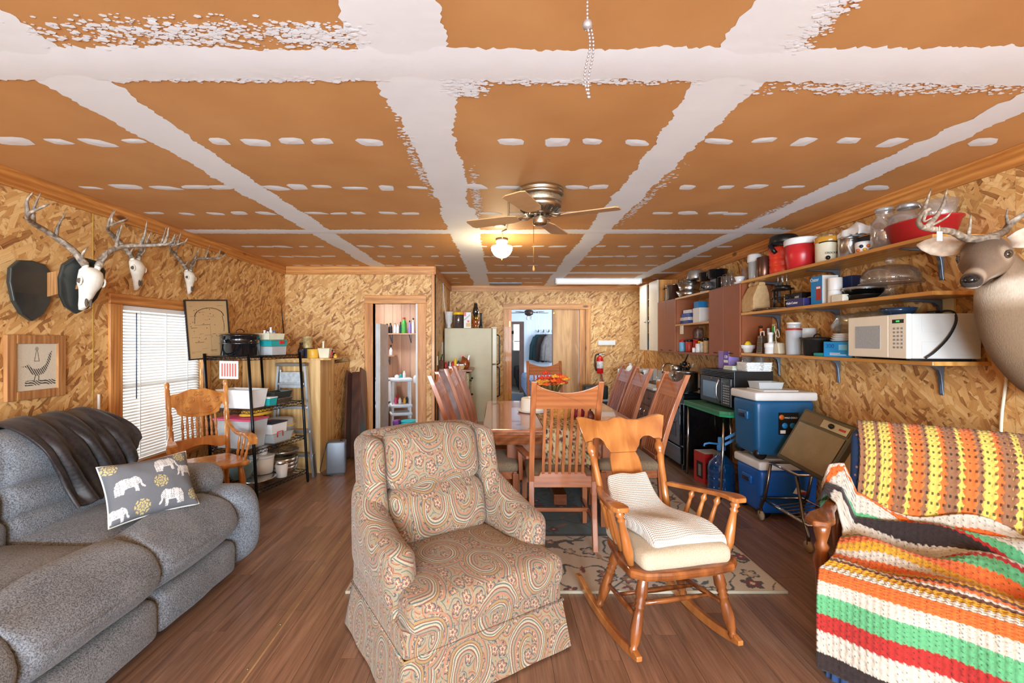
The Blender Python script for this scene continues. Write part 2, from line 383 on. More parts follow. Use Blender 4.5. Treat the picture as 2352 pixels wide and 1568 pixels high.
wall_left = wall('wall_left', 'y', XL, 1, YF, YL, holes=[(WY0, WY1, WZ0, WZ1)], start=2.99-1.22*6)
wall_right = wall('wall_right', 'y', XR, -1, YF, YB, start=2.2-1.22*6)
BD0, BD1, BDZ = -1.546, -0.984, 1.845
wall_bath = wall('wall_bathroom', 'x', YL, -1, XL, XS, holes=[(BD0, BD1, 0, BDZ)], start=XL)
wall_side = wall('wall_side', 'y', XS, 1, YL+.014, YB, thick=.06, mat=OSB)
DD0, DD1, DDZ = 0.206, 1.50, 1.913
wall_back = wall('wall_back', 'x', YB, -1, XS, XR, holes=[(DD0, DD1, 0, DDZ)], start=XS-.3)
wall_front = wall('wall_front', 'x', YF, 1, XL, XR, holes=[(-2.2, -.3, .2, 2.1), (.3, 2.2, .2, 2.1)])
# window frames of the openings behind the camera
for k, (a, b_) in enumerate(((-2.2, -.3), (.3, 2.2))):
    f = MB()
    for r in minus((a, b_, .2, 2.1), [(a+.05, (a+b_)/2-.02, .25, 2.05), ((a+b_)/2+.02, b_-.05, .25, 2.05)]): f.box(r[0], r[1], YF-.08, YF-.02, r[2], r[3])
    struct(f.build('window_%d' % (k+2), WHITE))
def trim(n, box, mat, bev=.003): return struct(MB().box(*box).build('trim_%d' % n, mat, bevel=bev))
T = .018; TH = 0.10
trim(1, (XL, XL+T, YF, YL, CEIL-TH, CEIL), TRIMY); trim(2, (XR-T, XR, YF, YB, CEIL-TH, CEIL), TRIMY)
trim(3, (XL+T, XS, YL-T, YL, CEIL-TH, CEIL), TRIMX); trim(4, (XS+T, XR-T, YB-T, YB, CEIL-TH, CEIL), TRIMX)
trim(5, (XS, XS+T, YL-T, YB, CEIL-TH, CEIL), TRIMY); trim(6, (XS-.035, XS+.004, YL-.022, YL+.0, 0, CEIL-TH), TRIMZ)
trim(7, (XR-T, XR, YB-.06, YB-.0, 0, CEIL-TH), TRIMZ)
trim(8, (XL+.0, XL+.003, 2.986, 2.993, 0, CEIL-TH), M('yellow_tape', (190, 150, 60), .6))
# baseboards low on the walls
for nm, bx in (('baseboard_left', (XL, XL+.014, YF, YL, 0, .09)), ('baseboard_right', (XR-.014, XR, YF, YB, 0, .09)), ('baseboard_back', (BD1+.1, XS, YL-.014, YL, 0, .09))):
    struct(MB().box(*bx).build(nm, TRIMY))
# ---------------------------------------------------------------- door 1: bathroom doorway, door 2: sliding door to the bedroom
def casing(n, axis, pos, a0, a1, z1, wd, mats, sgn=-1, ov=0):
    root = struct(MB().box(a0-wd-ov, a1+wd+ov, pos+sgn*T, pos, z1, z1+wd).build('door_%d' % n, mats[0], bevel=.003))
    for s, e in ((a0-wd, a0), (a1, a1+wd)): MB().box(s, e, pos+sgn*T, pos, 0, z1).build('casing', mats[1], root, bevel=.003)
    for s, e in ((a0-.012, a0), (a1, a1+.012)): MB().box(s+(.012 if s < a0 else -.012)*0, e, pos, pos+.10, 0, z1).build('jamb', TRIMZ, root)
    MB().box(a0, a1, pos, pos+.1, z1-.001, z1+.012).build('head_jamb', TRIMX, root); return root
d1 = casing(1, 'x', YL, BD0, BD1, BDZ, .105, (TRIMX, TRIMZ))
MB().box(BD1-.03, BD1, YL+.02, YL+.06, 0, BDZ).build('door_stop', WHITE, d1)
leaf = MB().box(BD0+.004, BD0+.045, YL+.11, YL+.62, .02, 1.60).build('door_leaf', M('grey_door_paint', (206, 210, 214), .45), d1)
MB().box(BD0+.046, BD0+.058, YL+.12, YL+.16, .02, 1.60).build('towel_edge', M('cream_cloth', (226, 222, 212), .9), leaf)
for z in (.3, 1.45): MB().box(BD1-.034, BD1-.028, YL+.06, YL+.08, z, z+.09).build('hinge', STEEL, d1)
d2 = casing(2, 'x', YB, DD0, DD1, DDZ, .09, (TRIMX, TRIMZ))
MB().box(DD0, DD0+.05, YB+.0, YB+.09, 0, DDZ).build('orange_jamb', WOOD('orange_jamb', (198, 112, 44), (226, 140, 66), 2, 18, .4), d2)
sl = MB().box(.945, 1.40, YB+.03, YB+.066, .01, DDZ).build('sliding_door', WOOD('oak_door', (170, 118, 62), (214, 164, 100), 2, 9, .42, stretch=9, contrast=(.40, .6)), d2)
MB().box(1.41, 1.50, YB+.012, YB+.07, .0, DDZ).build('side_board', TRIMZ, d2)
MB().box(.945, .957, YB+.024, YB+.03, .01, DDZ).build('edge_strip', M('dark_edge', (88, 60, 46), .5), sl)
MB().rbox((.975, YB+.024, 1.85), (.016, .006, .02), .004).build('latch', M('brass', (196, 156, 70), .3, 1.0), sl)
for z in (.4, 1.62): MB().box(DD0+.012, DD0+.032, YB-.004, YB, z, z+.09).build('hinge', MATS['brass'], d2)
# ---------------------------------------------------------------- ceiling of drywall boards, joints and screw rows filled with compound
ceil = struct(MB().box(XL-.1, XR+.1, YF-.1, YB+.1, CEIL+.012, CEIL+.1).build('ceiling', M('joist_wood', (140, 100, 60), .8)))
SX = [XL-.0, -1.52, -.29, .85, 2.08, XR]; SY = [YF, -.85, 1.54, 3.89, 6.22, YB]
for i in range(5):
    for j in range(5):
        MB().box(SX[i]+.0015, SX[i+1]-.0015, SY[j]+.0015, SY[j+1]-.0015, CEIL, CEIL+.012).build('drywall_board', DRY, ceil)
rnd = random.Random(3)
def band(p0, p1, wfun, off, seed, step=.012, amp=.012, drift=0.0):
    """ragged strip of joint compound under the ceiling"""
    mb = MB(); L = math.dist(p0, p1); n = int(L/step); d = Vector((p1[0]-p0[0], p1[1]-p0[1], 0)).normalized(); q = Vector((-d.y, d.x, 0)); vs = []
    for k in range(n+1):
        t = k/n*L; c = Vector((p0[0], p0[1], 0))+d*t; w_ = wfun(t)
        a = w_/2+amp*(nz(t*9, seed)*1.2+nz(t*31, seed+5)*.7+nz(t*2.1, seed+9)*1.6)+(rnd.random()-.5)*.012
        b = w_/2+amp*(nz(t*9, seed+20)*1.2+nz(t*33, seed+25)*.7+nz(t*2.3, seed+29)*1.6)+(rnd.random()-.5)*.012
        for u in (-b, -b*.5, 0, a*.5, a):
            p = c+q*u; e = abs(u)/max(a, b); vs.append((p.x, p.y, CEIL-off-.002*(1-e*e)-.0006))
    fs = [(5*k+i, 5*k+i+1, 5*k+6+i, 5*k+5+i) for k in range(n) for i in range(4)]
    mb.add(vs, fs, True); return mb.build('joint_compound_band', MUD, ceil)
for i, x in enumerate(SX[1:5]):
    wf = [lambda t: .20+.07*math.exp(-((t-1.4)/.5)**2), lambda t: .205+.10*math.exp(-((t-1.2)/.45)**2)+.05*(t > 3.0), lambda t: .20+.07*math.exp(-((t-1.3)/.5)**2), lambda t: .185][i]
    band((x-.02, 0.2), (x+.05, YB-.02), wf, 0, i*7.1, amp=.016)
for j, y in enumerate(SY[2:5]):
    band((XL+.02, y), (XR-.02, y+(.02 if j == 0 else 0)), [lambda t: .185+.07*max(0, (t-3.6)/1.5), lambda t: .15, lambda t: .17][j], .0008, 50+j*3.3, amp=.009 if j else .016)
# screw rows: shared patch shapes, one object per patch
pms = []
for k in range(10):
    mb = MB(); n = 9; a0 = .055+.022*rnd.random(); b0 = .030+.012*rnd.random(); sk = (rnd.random()-.35)*1.3; ring = []
    for i in range(n):
        a = 2*PI*(i+.35*(rnd.random()-.5))/n; r = 1+.20*(rnd.random()-.5); ca, sa = math.cos(a), math.sin(a)
        ring.append((a0*r*math.copysign(abs(ca)**.7, ca)+sk*b0*sa, b0*r*math.copysign(abs(sa)**.6, sa), -.0008))
    mb.add(ring+[(0, 0, -.0028)], [(i, (i+1) % n, n) for i in range(n)], False); me = mb.mesh('compound_patch'); me.materials.append(MUD); pms.append(me)
for row in (2.14, 2.775, 3.34, 4.50, 5.03, 5.62, 6.78, 7.25):
    x = XL+.12+rnd.random()*.1
    while x < XR-.1:
        if all(abs(x-s) > .15 for s in SX[1:5]) and not (row > YL-.05 and x < XS+.1):
            o = bpy.data.objects.new('compound_patch', rnd.choice(pms)); C.objects.link(o); o.parent = ceil
            o.location = (x, row+(rnd.random()-.5)*.03, CEIL); o.rotation_euler = (0, 0, (rnd.random()-.5)*.3); o.scale = (.75+.5*rnd.random(), .8+.5*rnd.random(), 1)
        x += .135+.10*rnd.random()
# speckled smears of compound beside the near joints (too small to pick apart)
mb = MB()
def speck(cx, cy, sx, sy, n, seed):
    r = random.Random(seed)
    for k in range(n):
        u = r.gauss(0, .5); v = r.gauss(0, .5)
        if abs(u) > 1.2 or abs(v) > 1.2: continue
        x, y = cx+u*sx, cy+v*sy; s = .003+.009*r.random()**2; a = r.random()*6; zz = CEIL-.0006-.0022*r.random()
        mb.add([(x+s*(1.3*math.cos(a+q*PI/2.5)), y+s*.8*math.sin(a+q*PI/2.5), zz) for q in range(5)], [(0, 1, 2, 3, 4)])
for a in ((-1.0, 1.385, .38, .07, 700, 1), (-.55, 1.40, .16, .06, 420, 2), (-.12, 1.68, .08, .06, 420, 3), (.95, 1.3, .06, .22, 380, 4), (1.5, 1.68, .5, .05, 600, 5), (.3, 1.64, .5, .025, 420, 6), (-.9, 1.63, .5, .02, 300, 7), (2.0, 3.4, .05, .35, 260, 8), (2.25, 3.8, .14, .04, 260, 9), (-.13, 3.0, .03, .5, 260, 10), (.99, 3.1, .03, .6, 260, 11), (-.42, 2.4, .03, .5, 200, 12)):
    speck(*a)
o = mb.build('compound_specks', MUD, ceil); o['kind'] = 'stuff'
# ================================================================ furniture
def FABRIC(name, c1, c2, s=260, rough=0.95, bmp=0.35, big=0.12):
    if name in MATS: return MATS[name]
    m, n, l, b = nt(name); v = coords(n, l); t = ntex(n, l, v, s, 3, .7); g = ntex(n, l, v, 5, 3)
    f = mathn(n, l, 'ADD', t.outputs[0], mathn(n, l, 'MULTIPLY_ADD', g.outputs[0], big*2, -big))
    l.new(ramp(n, l, f, [(0.36, c1), (0.62, c2)]).outputs[0], b.inputs['Base Color']); b.inputs['Roughness'].default_value = rough
    b.inputs['Sheen Weight'].default_value = 0.15; bump(n, l, b, t.outputs[0], bmp, 0.003); MATS[name] = m; return m
GREY = FABRIC('grey_chenille', (70, 76, 84), (146, 153, 161), 190)
def sheet(name, P, cols, mat, parent=None, disp=None, solid=.006, loc=(0, 0, 0), rz=0):
    """cloth from a (nv,nu,3) array of points, with colours and relief"""
    P = np.asarray(P, float); nv, nu, _ = P.shape
    if disp is not None:
        N = np.cross(np.gradient(P, axis=1), np.gradient(P, axis=0)); N /= np.linalg.norm(N, axis=2, keepdims=True)+1e-9; P = P+N*disp[..., None]
    i = np.arange(nv*nu).reshape(nv, nu); q = np.stack([i[:-1, :-1], i[:-1, 1:], i[1:, 1:], i[1:, :-1]], -1).reshape(-1, 4)
    me = bpy.data.meshes.new(name); me.from_pydata(P.reshape(-1, 3).tolist(), [], q.tolist()); me.polygons.foreach_set('use_smooth', [True]*len(q))
    if cols is not None: setcol(me, np.asarray(cols).reshape(-1, 3))
    me.materials.append(mat); o = bpy.data.objects.new(name, me); C.objects.link(o); o.parent = parent; o.location = loc; o.rotation_euler = (0, 0, rz)
    if solid: s = o.modifiers.new('solid', 'SOLIDIFY'); s.thickness = solid; s.offset = 0
    return o
def spline(pts, n):
    """Catmull-Rom through points, n samples, as an array"""
    p = np.asarray(pts, float); p = np.vstack([2*p[0]-p[1], p, 2*p[-1]-p[-2]]); k = len(p)-3; out = []
    for t in np.linspace(0, k-1e-6, n):
        i = int(t); f = t-i; a, b, c, d = p[i:i+4]
        out.append(.5*((2*b)+(c-a)*f+(2*a-5*b+4*c-d)*f*f+(3*b-a-3*c+d)*f**3))
    return np.array(out)
# ---------------------------------------------------------------- grey reclining sofa
sofa = thing('sofa', 'grey upholstered reclining sofa along the window wall', 'sofa', (-2.05, 1.87, 0))
def soften(seed, a=.008):
    return lambda q: q+Vector((nz(q.x*6, q.y*6, seed)*a, nz(q.x*6, q.z*6, seed+3)*a, nz(q.y*5, q.x*5, seed+7)*a))
MB().rbox((-.41, -.06, .44), (.10, .96, .40), .09, fn=soften(1)).build('back_frame', GREY, sofa)
for k, yc in enumerate((.495, -.115, -.725)):
    st = MB().rbox((.02, yc, .355), (.34, .3045, .105), .045, puff=(0, 0, .03), fn=soften(k)).build('seat_cushion', GREY, sofa)
    def roll(q, k=k):
        d = abs(q.z-.345)/.145; x = q.x-.11*d**2.6*max(0, (q.x-.28)/.275)**1.6; return soften(k+9)(Vector((x, q.y, q.z-(.03*max(0, (q.x-.30)/.25)**2*(q.z > .35))-.11*max(0, (.34-q.x)/.155)**1.6*max(0, (q.z-.2)/.29))))
    MB().rbox((.37, yc, .345), (.185, .3045, .145), .05, 4, puff=(.02, 0, .025), fn=roll).build('front_roll', GREY, st)
    MB().rbox((.40, yc, .125), (.135, .3045, .095), .045, 4, puff=(.02, 0, 0), fn=soften(k+4)).build('footrest_panel', GREY, sofa)
    bc = MB().rbox((-.345, yc, .79), (.14, .304, .13), .08, 5, puff=(.04, 0, .02), fn=soften(k+2)).build('head_cushion', GREY, sofa)
    MB().rbox((-.30, yc, .615), (.13, .304, .085), .055, 4, puff=(.035, 0, 0), fn=soften(k+5)).build('middle_cushion', GREY, bc)
    MB().rbox((-.27, yc, .485), (.13, .304, .085), .05, 4, puff=(.03, 0, 0), fn=soften(k+6)).build('lumbar_cushion', GREY, bc)
for sg, yc in ((1, .915), (-1, -1.145)):
    ar = MB().rbox((.05, yc, .265), (.50, .115, .235), .11, 5, puff=(.05, 0, 0), fn=soften(30+sg)).build('arm', GREY, sofa)
    MB().rbox((-.02, yc-.02*sg, .525), (.36, .135, .09), .088, 5, puff=(.02, 0, .015), fn=soften(34+sg, .014)).build('arm_pad', GREY, ar)
# dark plush throw over the sofa back
nu, nv = 90, 110; U, V = np.meshgrid(np.linspace(0, 1, nu), np.linspace(0, 1, nv))
prof = spline([(-.52, .74), (-.50, .90), (-.40, .965), (-.27, .94), (-.155, .85), (-.12, .74), (-.10, .63), (-.06, .55), (.0, .50)], 200)
left0, left1 = -.36, .70
yl = .26+V*.10+.02*np.sin(V*9); yr = .84-V*.02+.03*np.sin(V*7+1)
Y = yl+(yr-yl)*U; reach = .90-.26*np.clip((U-.45)/.55, 0, 1)**1.1+.05*np.sin(U*11); T_ = np.clip(V*reach*.97, 0, 1)
ix = (T_*199).astype(int); X = prof[ix, 0]+.022; Z = prof[ix, 1]+.012
fold = .020*np.sin(U*19+V*6+1.5*np.sin(V*4))*(.25+V)+.010*np.sin(U*41-V*7)*V
X = X+np.abs(fold)*1.2+.03*V*np.clip((U-.4), 0, 1); Z = Z+fold*.5
thr = sheet('plush_throw', np.stack([X, Y, Z], -1), None, FABRIC('dark_plush', (17, 13, 14), (44, 36, 37), 60, .5, .25, .3), None, None, .018, (-2.05, 1.87, 0))
thr.modifiers.new('subsurf', 'SUBSURF').render_levels = 1
MATS['dark_plush'].node_tree.nodes['Principled BSDF'].inputs['Sheen Weight'].default_value = 0.1
tag(thr, 'dark brown plush throw draped over the grey sofa back', 'blanket')
# pillow with elephants and flowers
def poly_in(x, y, P):
    c = np.zeros(x.shape, bool); j = len(P)-1
    for i in range(len(P)):
        (xi, yi), (xj, yj) = P[i], P[j]
        c ^= ((yi > y) != (yj > y)) & (x < (xj-xi)*(y-yi)/((yj-yi) if yj != yi else 1e-9)+xi); j = i
    return c
ELE = [(-1, -.75), (-.98, .05), (-.8, .5), (-.3, .68), (.25, .6), (.55, .72), (.85, .55), (1.0, .2), (1.02, -.2), (1.2, -.45), (1.1, -.55), (.9, -.35), (.82, -.05), (.7, -.1), (.66, -.75), (.4, -.75), (.36, -.3), (-.3, -.32), (-.42, -.75)]
def pillow_cols(x, y):
    c = np.zeros(x.shape+(3,)); c[:] = (112, 115, 120)
    for ex, ey, s, fl_ in ((.06, .085, .050, 1), (-.11, .015, .052, 1), (.06, -.085, .052, -1), (-.17, -.11, .042, 1), (.15, .035, .042, -1)):
        px, py = (x-ex)/s*fl_, (y-ey)/s; m = poly_in(px, py, ELE)
        tex = (np.sin(px*17+3*np.sin(py*9))*np.sin(py*19+2*np.sin(px*8)) > .45)
        c[m] = (232, 232, 230); c[m & tex] = (150, 152, 154)
    for ex, ey, s in ((.02, -.0, .034), (-.07, -.10, .036), (.14, .115, .030), (.165, -.095, .030), (-.16, .12, .032)):
        r = np.hypot(x-ex, y-ey)/s; a = np.arctan2(y-ey, x-ex); rr = .78+.22*np.abs(np.cos(a*4))
        m = (r < rr) & (np.sin(r*16+np.cos(a*8)*1.5) > -.2); c[m] = (206, 190, 130)
    return c
pl = thing('throw_pillow', 'grey pillow printed with white elephants and gold flowers', 'pillow', (-1.845, 2.46, .47))
nu, nv = 150, 100; U, V = np.meshgrid(np.linspace(-1, 1, nu), np.linspace(-1, 1, nv)); W2, H2 = .195, .152
for sd in (1, -1):
    pin = 1-.10*np.abs(U)**2*0
    X = U*W2*(1-.07*(1-U**2)*0-.06*(V**2)*(1-np.abs(U)**6)*0); Yv = V*H2
    X = X*(1-.075*(1-V**2)); Yv = Yv*(1-.10*(1-U**2))
    Z = sd*(.085*((1-U**2)*(1-V**2))**.42+.004*np.array([[nz(u*3, v*3, sd) for u in U[0]] for v in V[:, 0]]))
    P = np.stack([X, Yv, Z], -1)
    o = sheet('cover' if sd > 0 else 'cover_back', P if sd > 0 else P[:, ::-1], pillow_cols(X, Yv) if sd > 0 else None, VCOL('pillow_print', .9, .2) if sd > 0 else M('pillow_grey', (112, 115, 120), .9), pl, None, 0)
    o.rotation_euler = (0, 0, 0)
mb = MB(); ed = [(a*W2*(1-.075*(1-b*b)), b*H2*(1-.10*(1-a*a)), 0) for a, b in [(t, -1) for t in np.linspace(-1, 1, 14)]+[(1, t) for t in np.linspace(-1, 1, 10)[1:]]+[(t, 1) for t in np.linspace(1, -1, 14)[1:]]+[(-1, t) for t in np.linspace(1, -1, 10)[1:-1]]]
mb.tube(ed, .0045, 6, closed=True); mb.build('piping', M('cream_cloth', (226, 222, 212), .9), pl)
# stand it up: local y up, local x along the sofa, leaning on the back
pl.rotation_mode = 'QUATERNION'
ax = Vector((.528, .85, .0)).normalized(); nrm = Vector((.74, -.46, .486)); nrm = (nrm-ax*nrm.dot(ax)).normalized(); upv = nrm.cross(ax)
pl.rotation_quaternion = Matrix((ax, upv, nrm)).transposed().to_quaternion(); pl.location = (-1.775, 2.335, .625)
# ---------------------------------------------------------------- paisley armchair
def make_paisley():
    m, n, l, b = nt('paisley_tapestry'); uv = coords(n, l, (1, 1, 1), kind='UV')
    wn = ntex(n, l, uv, 6, 2); d = n.new('ShaderNodeVectorMath'); d.operation = 'MULTIPLY_ADD'; l.new(wn.outputs['Color'], d.inputs[0]); d.inputs[1].default_value = (.05, .05, 0); l.new(uv, d.inputs[2])
    def swirl(scale, k, off):
        mp = n.new('ShaderNodeMapping'); mp.inputs['Location'].default_value = off; mp.inputs['Scale'].default_value = (scale, scale*.8, 1); l.new(d.outputs[0], mp.inputs[0])
        v = n.new('ShaderNodeTexVoronoi'); v.voronoi_dimensions = '2D'; v.inputs['Scale'].default_value = 1; v.inputs['Randomness'].default_value = .75; l.new(mp.outputs[0], v.inputs['Vector'])
        s = n.new('ShaderNodeVectorMath'); s.operation = 'SUBTRACT'; l.new(mp.outputs[0], s.inputs[0]); l.new(v.outputs['Position'], s.inputs[1])
        sp = n.new('ShaderNodeSeparateXYZ'); l.new(s.outputs[0], sp.inputs[0]); sc = n.new('ShaderNodeSeparateColor'); l.new(v.outputs['Color'], sc.inputs[0])
        a = mathn(n, l, 'DIVIDE', mathn(n, l, 'ARCTAN2', sp.outputs[1], sp.outputs[0]), 2*PI)
        ph = mathn(n, l, 'FRACT', mathn(n, l, 'ADD', mathn(n, l, 'MULTIPLY_ADD', v.outputs['Distance'], k, a), sc.outputs[0]))
        return v, a, ph, sc
    v1, a1, p1, s1 = swirl(4.6, 3.6, (0, 0, 0)); v2, a2, p2, s2 = swirl(19, 1.8, (3, 1, 0))
    BG = (152, 138, 112); TEAL = (74, 98, 98); RED = (122, 62, 64); GOLD = (156, 128, 80); CREAM = (182, 170, 142); NAVY = (60, 66, 82); SAL = (168, 118, 92)
    c1 = ramp(n, l, p1, [(0, CREAM), (.10, TEAL), (.17, CREAM), (.24, RED), (.29, GOLD), (.42, NAVY), (.47, BG), (.60, SAL), (.74, TEAL), (.80, BG), (.92, RED)], 'CONSTANT').outputs[0]
    pet = mathn(n, l, 'MULTIPLY_ADD', mathn(n, l, 'ABSOLUTE', mathn(n, l, 'SINE', mathn(n, l, 'MULTIPLY', a2, 2*PI*2.5))), .22, .2)
    inside = mathn(n, l, 'LESS_THAN', v2.outputs['Distance'], pet)
    rr = mathn(n, l, 'DIVIDE', v2.outputs['Distance'], pet)
    c2 = ramp(n, l, rr, [(0, RED), (.3, CREAM), (.55, SAL), (.78, NAVY)], 'CONSTANT').outputs[0]
    c2b = ramp(n, l, p2, [(0, BG), (.35, TEAL), (.45, BG), (.7, SAL), (.85, RED), (.92, GOLD)], 'CONSTANT').outputs[0]
    c2 = mixc(n, l, inside, c2b, c2)
    core = mathn(n, l, 'LESS_THAN', v1.outputs['Distance'], .17); outer = mathn(n, l, 'GREATER_THAN', v1.outputs['Distance'], .50)
    band_ = mathn(n, l, 'COMPARE', p1, .53, .075)
    mask = mathn(n, l, 'MAXIMUM', mathn(n, l, 'MAXIMUM', core, outer), band_)
    c = mixc(n, l, mask, c1, c2)
    # woven dots
    vd = n.new('ShaderNodeTexVoronoi'); vd.voronoi_dimensions = '2D'; vd.inputs['Scale'].default_value = 150; l.new(uv, vd.inputs['Vector'])
    c = mixc(n, l, mathn(n, l, 'MULTIPLY', ramp(n, l, vd.outputs['Distance'], [(.15, (1, 1, 1, 1)), (.55, (0, 0, 0, 1))]).outputs[0], .35), c, lin((120, 106, 86)))
    c = mixc(n, l, .10, c, lin((140, 126, 104)))
    l.new(c, b.inputs['Base Color']); b.inputs['Roughness'].default_value = .92; b.inputs['Sheen Weight'].default_value = .15
    bump(n, l, b, vd.outputs['Distance'], .3, .002); return m
PAIS = make_paisley()
ac = thing('armchair', 'paisley tapestry armchair with skirt in the foreground', 'armchair', (-.20, 2.12, 0), math.radians(213))
def skirt_fn(u, v):
    t = u*4; s = int(min(3, t)); f = t-s; hx, hy = .372+.03*v, .335+.028*v
    cs = [(-hx, hy), (hx, hy), (hx, -hy), (-hx, -hy), (-hx, hy)]; a, b = cs[s], cs[s+1]
    x, y = a[0]+(b[0]-a[0])*f, a[1]+(b[1]-a[1])*f; k = 1-.012*v*(1-abs(2*f-1))*1.0+.006*v*math.sin(f*19+s)
    return (x*k, y*k, .215-.205*v)
MB().grid(skirt_fn, 97, 9).build('skirt', PAIS, ac, uv=True)
mb = MB(); mb.tube([(-.376, .338, .215), (.376, .338, .215), (.376, -.33, .215), (-.376, -.33, .215)], .006, 6, closed=True); mb.build('welt', PAIS, ac, uv=True)
MB().rbox((0, .0, .255), (.375, .338, .058), .03, 3).build('seat_rail', PAIS, ac, uv=True)
def tcush(q):
    t = max(0, min(1, (q.y-.14)/.05)); t = t*t*(3-2*t); return Vector((q.x*(1+.34*t), q.y+.02*(1-(q.x/.28)**2)*(q.y > .2), q.z+.004*nz(q.x*8, q.y*8)))
cu = MB().rbox((0, .09, .365), (.272, .285, .068), .045, 4, fn=tcush, puff=(0, 0, .035)).build('seat_cushion', PAIS, ac, uv=True)
def lean(q): t = max(0, q.z-.35); return Vector((q.x*(1-.05*t), q.y-.22*t, q.z+.02*(1-(q.x/.37)**2)*max(0, (q.z-.7)/.2)))
MB().rbox((0, -.255, .60), (.345, .075, .315), .06, 4, fn=lean).build('back_frame', PAIS, ac, uv=True)
for s in (-1, 1):
    MB().rbox((.315*s, -.17, .69), (.052, .11, .215), .045, 4, fn=lambda q: lean(Vector((q.x, q.y-.04*max(0, q.z-.6)+.10*max(0, .62-q.z), q.z)))).build('wing', PAIS, ac, uv=True)
    def armf(q, s=s):
        t = max(0, min(1, (q.y+.32)/.5)); top = max(0, (q.z-.36)/.2)
        return Vector((q.x+s*.022*top*math.sin(t*PI*.8), q.y, q.z+(.17*(1-t)**1.6-.01)*top))
    MB().rbox((.322*s, -.055, .44), (.066, .275, .135), .06, 5, fn=armf, puff=(.012, .02, .0)).build('arm', PAIS, ac, uv=True)
    MB().rbox((.345*s, -.06, .33), (.028, .27, .12), .02, 3).build('side_panel', PAIS, ac, uv=True)
def seam(q): return lean(q)
MB().rbox((0, -.135, .545), (.262, .075, .125), .065, 5, fn=seam, puff=(0, .045, .015)).build('back_cushion', PAIS, ac, uv=True)
MB().rbox((0, -.15, .785), (.262, .07, .122), .06, 5, fn=seam, puff=(0, .035, .02)).build('back_cushion', PAIS, ac, uv=True)
# ---------------------------------------------------------------- maple rocking chair
ROCK = WOOD('amber_maple', (158, 92, 42), (196, 130, 68), 2, 9, .28, .5, 6); ROCKD = WOOD('dark_maple', (104, 56, 26), (156, 92, 46), 2, 12, .26, .5, 6)
rc = thing('rocking_chair', 'amber wooden rocking chair with a wide splat back', 'rocking chair', (.78, 2.16, 0), math.radians(192))
mb = MB(); mb.prism([(-.16, -.22), (.16, -.22), (.215, -.12), (.262, .08), (.262, .19), (.21, .235), (.1, .25), (-.1, .25), (-.21, .235), (-.262, .19), (-.262, .08), (-.215, -.12)], .368, .408)
mb.build('seat', ROCKD, rc, bevel=.014)
LEGP = [(0, .013), (.06, .02), (.16, .024), (.28, .027), (.34, .018), (.37, .024), (.40, .017), (.43, .024), (.46, .018), (.52, .021), (.72, .0265), (.86, .021), (.92, .015), (.95, .021), (1, .017)]
for s in (-1, 1):
    MB().turned((.175*s, .155, .375), (.245*s, .185, .05), LEGP, 12).build('leg', ROCKD, rc)
    MB().turned((.15*s, -.12, .375), (.235*s, -.17, .05), LEGP, 12).build('leg', ROCKD, rc)
    R = 1.15; arc = [(y, R-math.sqrt(R*R-(y+.08)**2)) for y in np.linspace(-.44, .235, 16)]
    mb = MB(); mb.prism([(y, z+.001) for y, z in arc]+[(y, z+.042-(.02 if k in (0, 15) else 0)) for k, (y, z) in list(enumerate(arc))[::-1]], .242*s-.013, .242*s+.013, 'yz'); mb.build('rocker', ROCK, rc, bevel=.004)
    MB().turned((.20*s, -.13, .17), (.218*s, .165, .19), [(0, .009), (.5, .014), (1, .009)], 8).build('side_stretcher', ROCKD, rc)
    pt = [(0, .02), (.5, .018), (.72, .0165), (.80, .02), (.83, .014), (.86, .018), (.89, .0245), (.94, .024), (.97, .014), (1, .016)]
    MB().turned((.165*s, -.185, .40), (.205*s, -.355, .825), pt, 12).build('back_post', ROCK, rc)
    av = [(.20*s, -.25, .608), (.245*s, -.12, .622), (.282*s, .03, .642), (.292*s, .12, .655), (.288*s, .185, .655)]
    mb = MB(); P = spline(av, 14)
    for k in range(13): pass
    wd = [.034, .036, .038, .040, .042, .045, .05, .056, .062, .068, .074, .078, .072, .05]
    vs = []; fs = []
    for k in range(14):
        for dx, dz in ((-1, -1), (1, -1), (1, 1), (-1, 1)): vs.append((P[k][0]+dx*wd[k]/2, P[k][1], P[k][2]+dz*.011))
    for k in range(13):
        for q in range(4): q2 = (q+1) % 4; fs.append((k*4+q, k*4+q2, k*4+4+q2, k*4+4+q))
    fs += [(3, 2, 1, 0), (52, 53, 54, 55)]; mb.add(vs, fs); mb.build('arm', ROCK, rc, bevel=.006)
    MB().turned((.235*s, .15, .405), (.29*s, .145, .646), [(0, .014), (.25, .024), (.5, .02), (.78, .014), (.82, .02), (.86, .013), (.91, .022), (.96, .015), (1, .014)], 10).build('arm_post', ROCK, rc)
    for k in range(3):
        y = -.02-.075*k*1.0+.06; MB().turned((.215*s-.012*k*s, y-.02, .405), (.283*s-.016*k*s, y, .633-.008*k), [(0, .008), (.3, .014), (.75, .009), (.80, .009), (.88, .0165), (.95, .009), (1, .008)], 8).build('spindle', ROCK, rc)
for y, z in ((.06, .178), (-.04, .172)): MB().turned((-.205, y, z), (.205, y, z), [(0, .008), (.5, .013), (1, .008)], 8).build('cross_stretcher', ROCKD, rc)
tilt = lambda x, y, z: (x, y-.185-.40*(z-.40)-.05*(1-(x/.26)**2)*min(1, max(0, (z-.40)/.36)), z)
half = [(0, .936), (.02, .940), (.06, .926), (.12, .924), (.19, .944), (.245, .956), (.262, .948), (.262, .93), (.236, .855), (.232, .825), (.19, .825), (.17, .84), (.135, .838), (.11, .82), (.10, .79), (.085, .775), (.075, .758)]
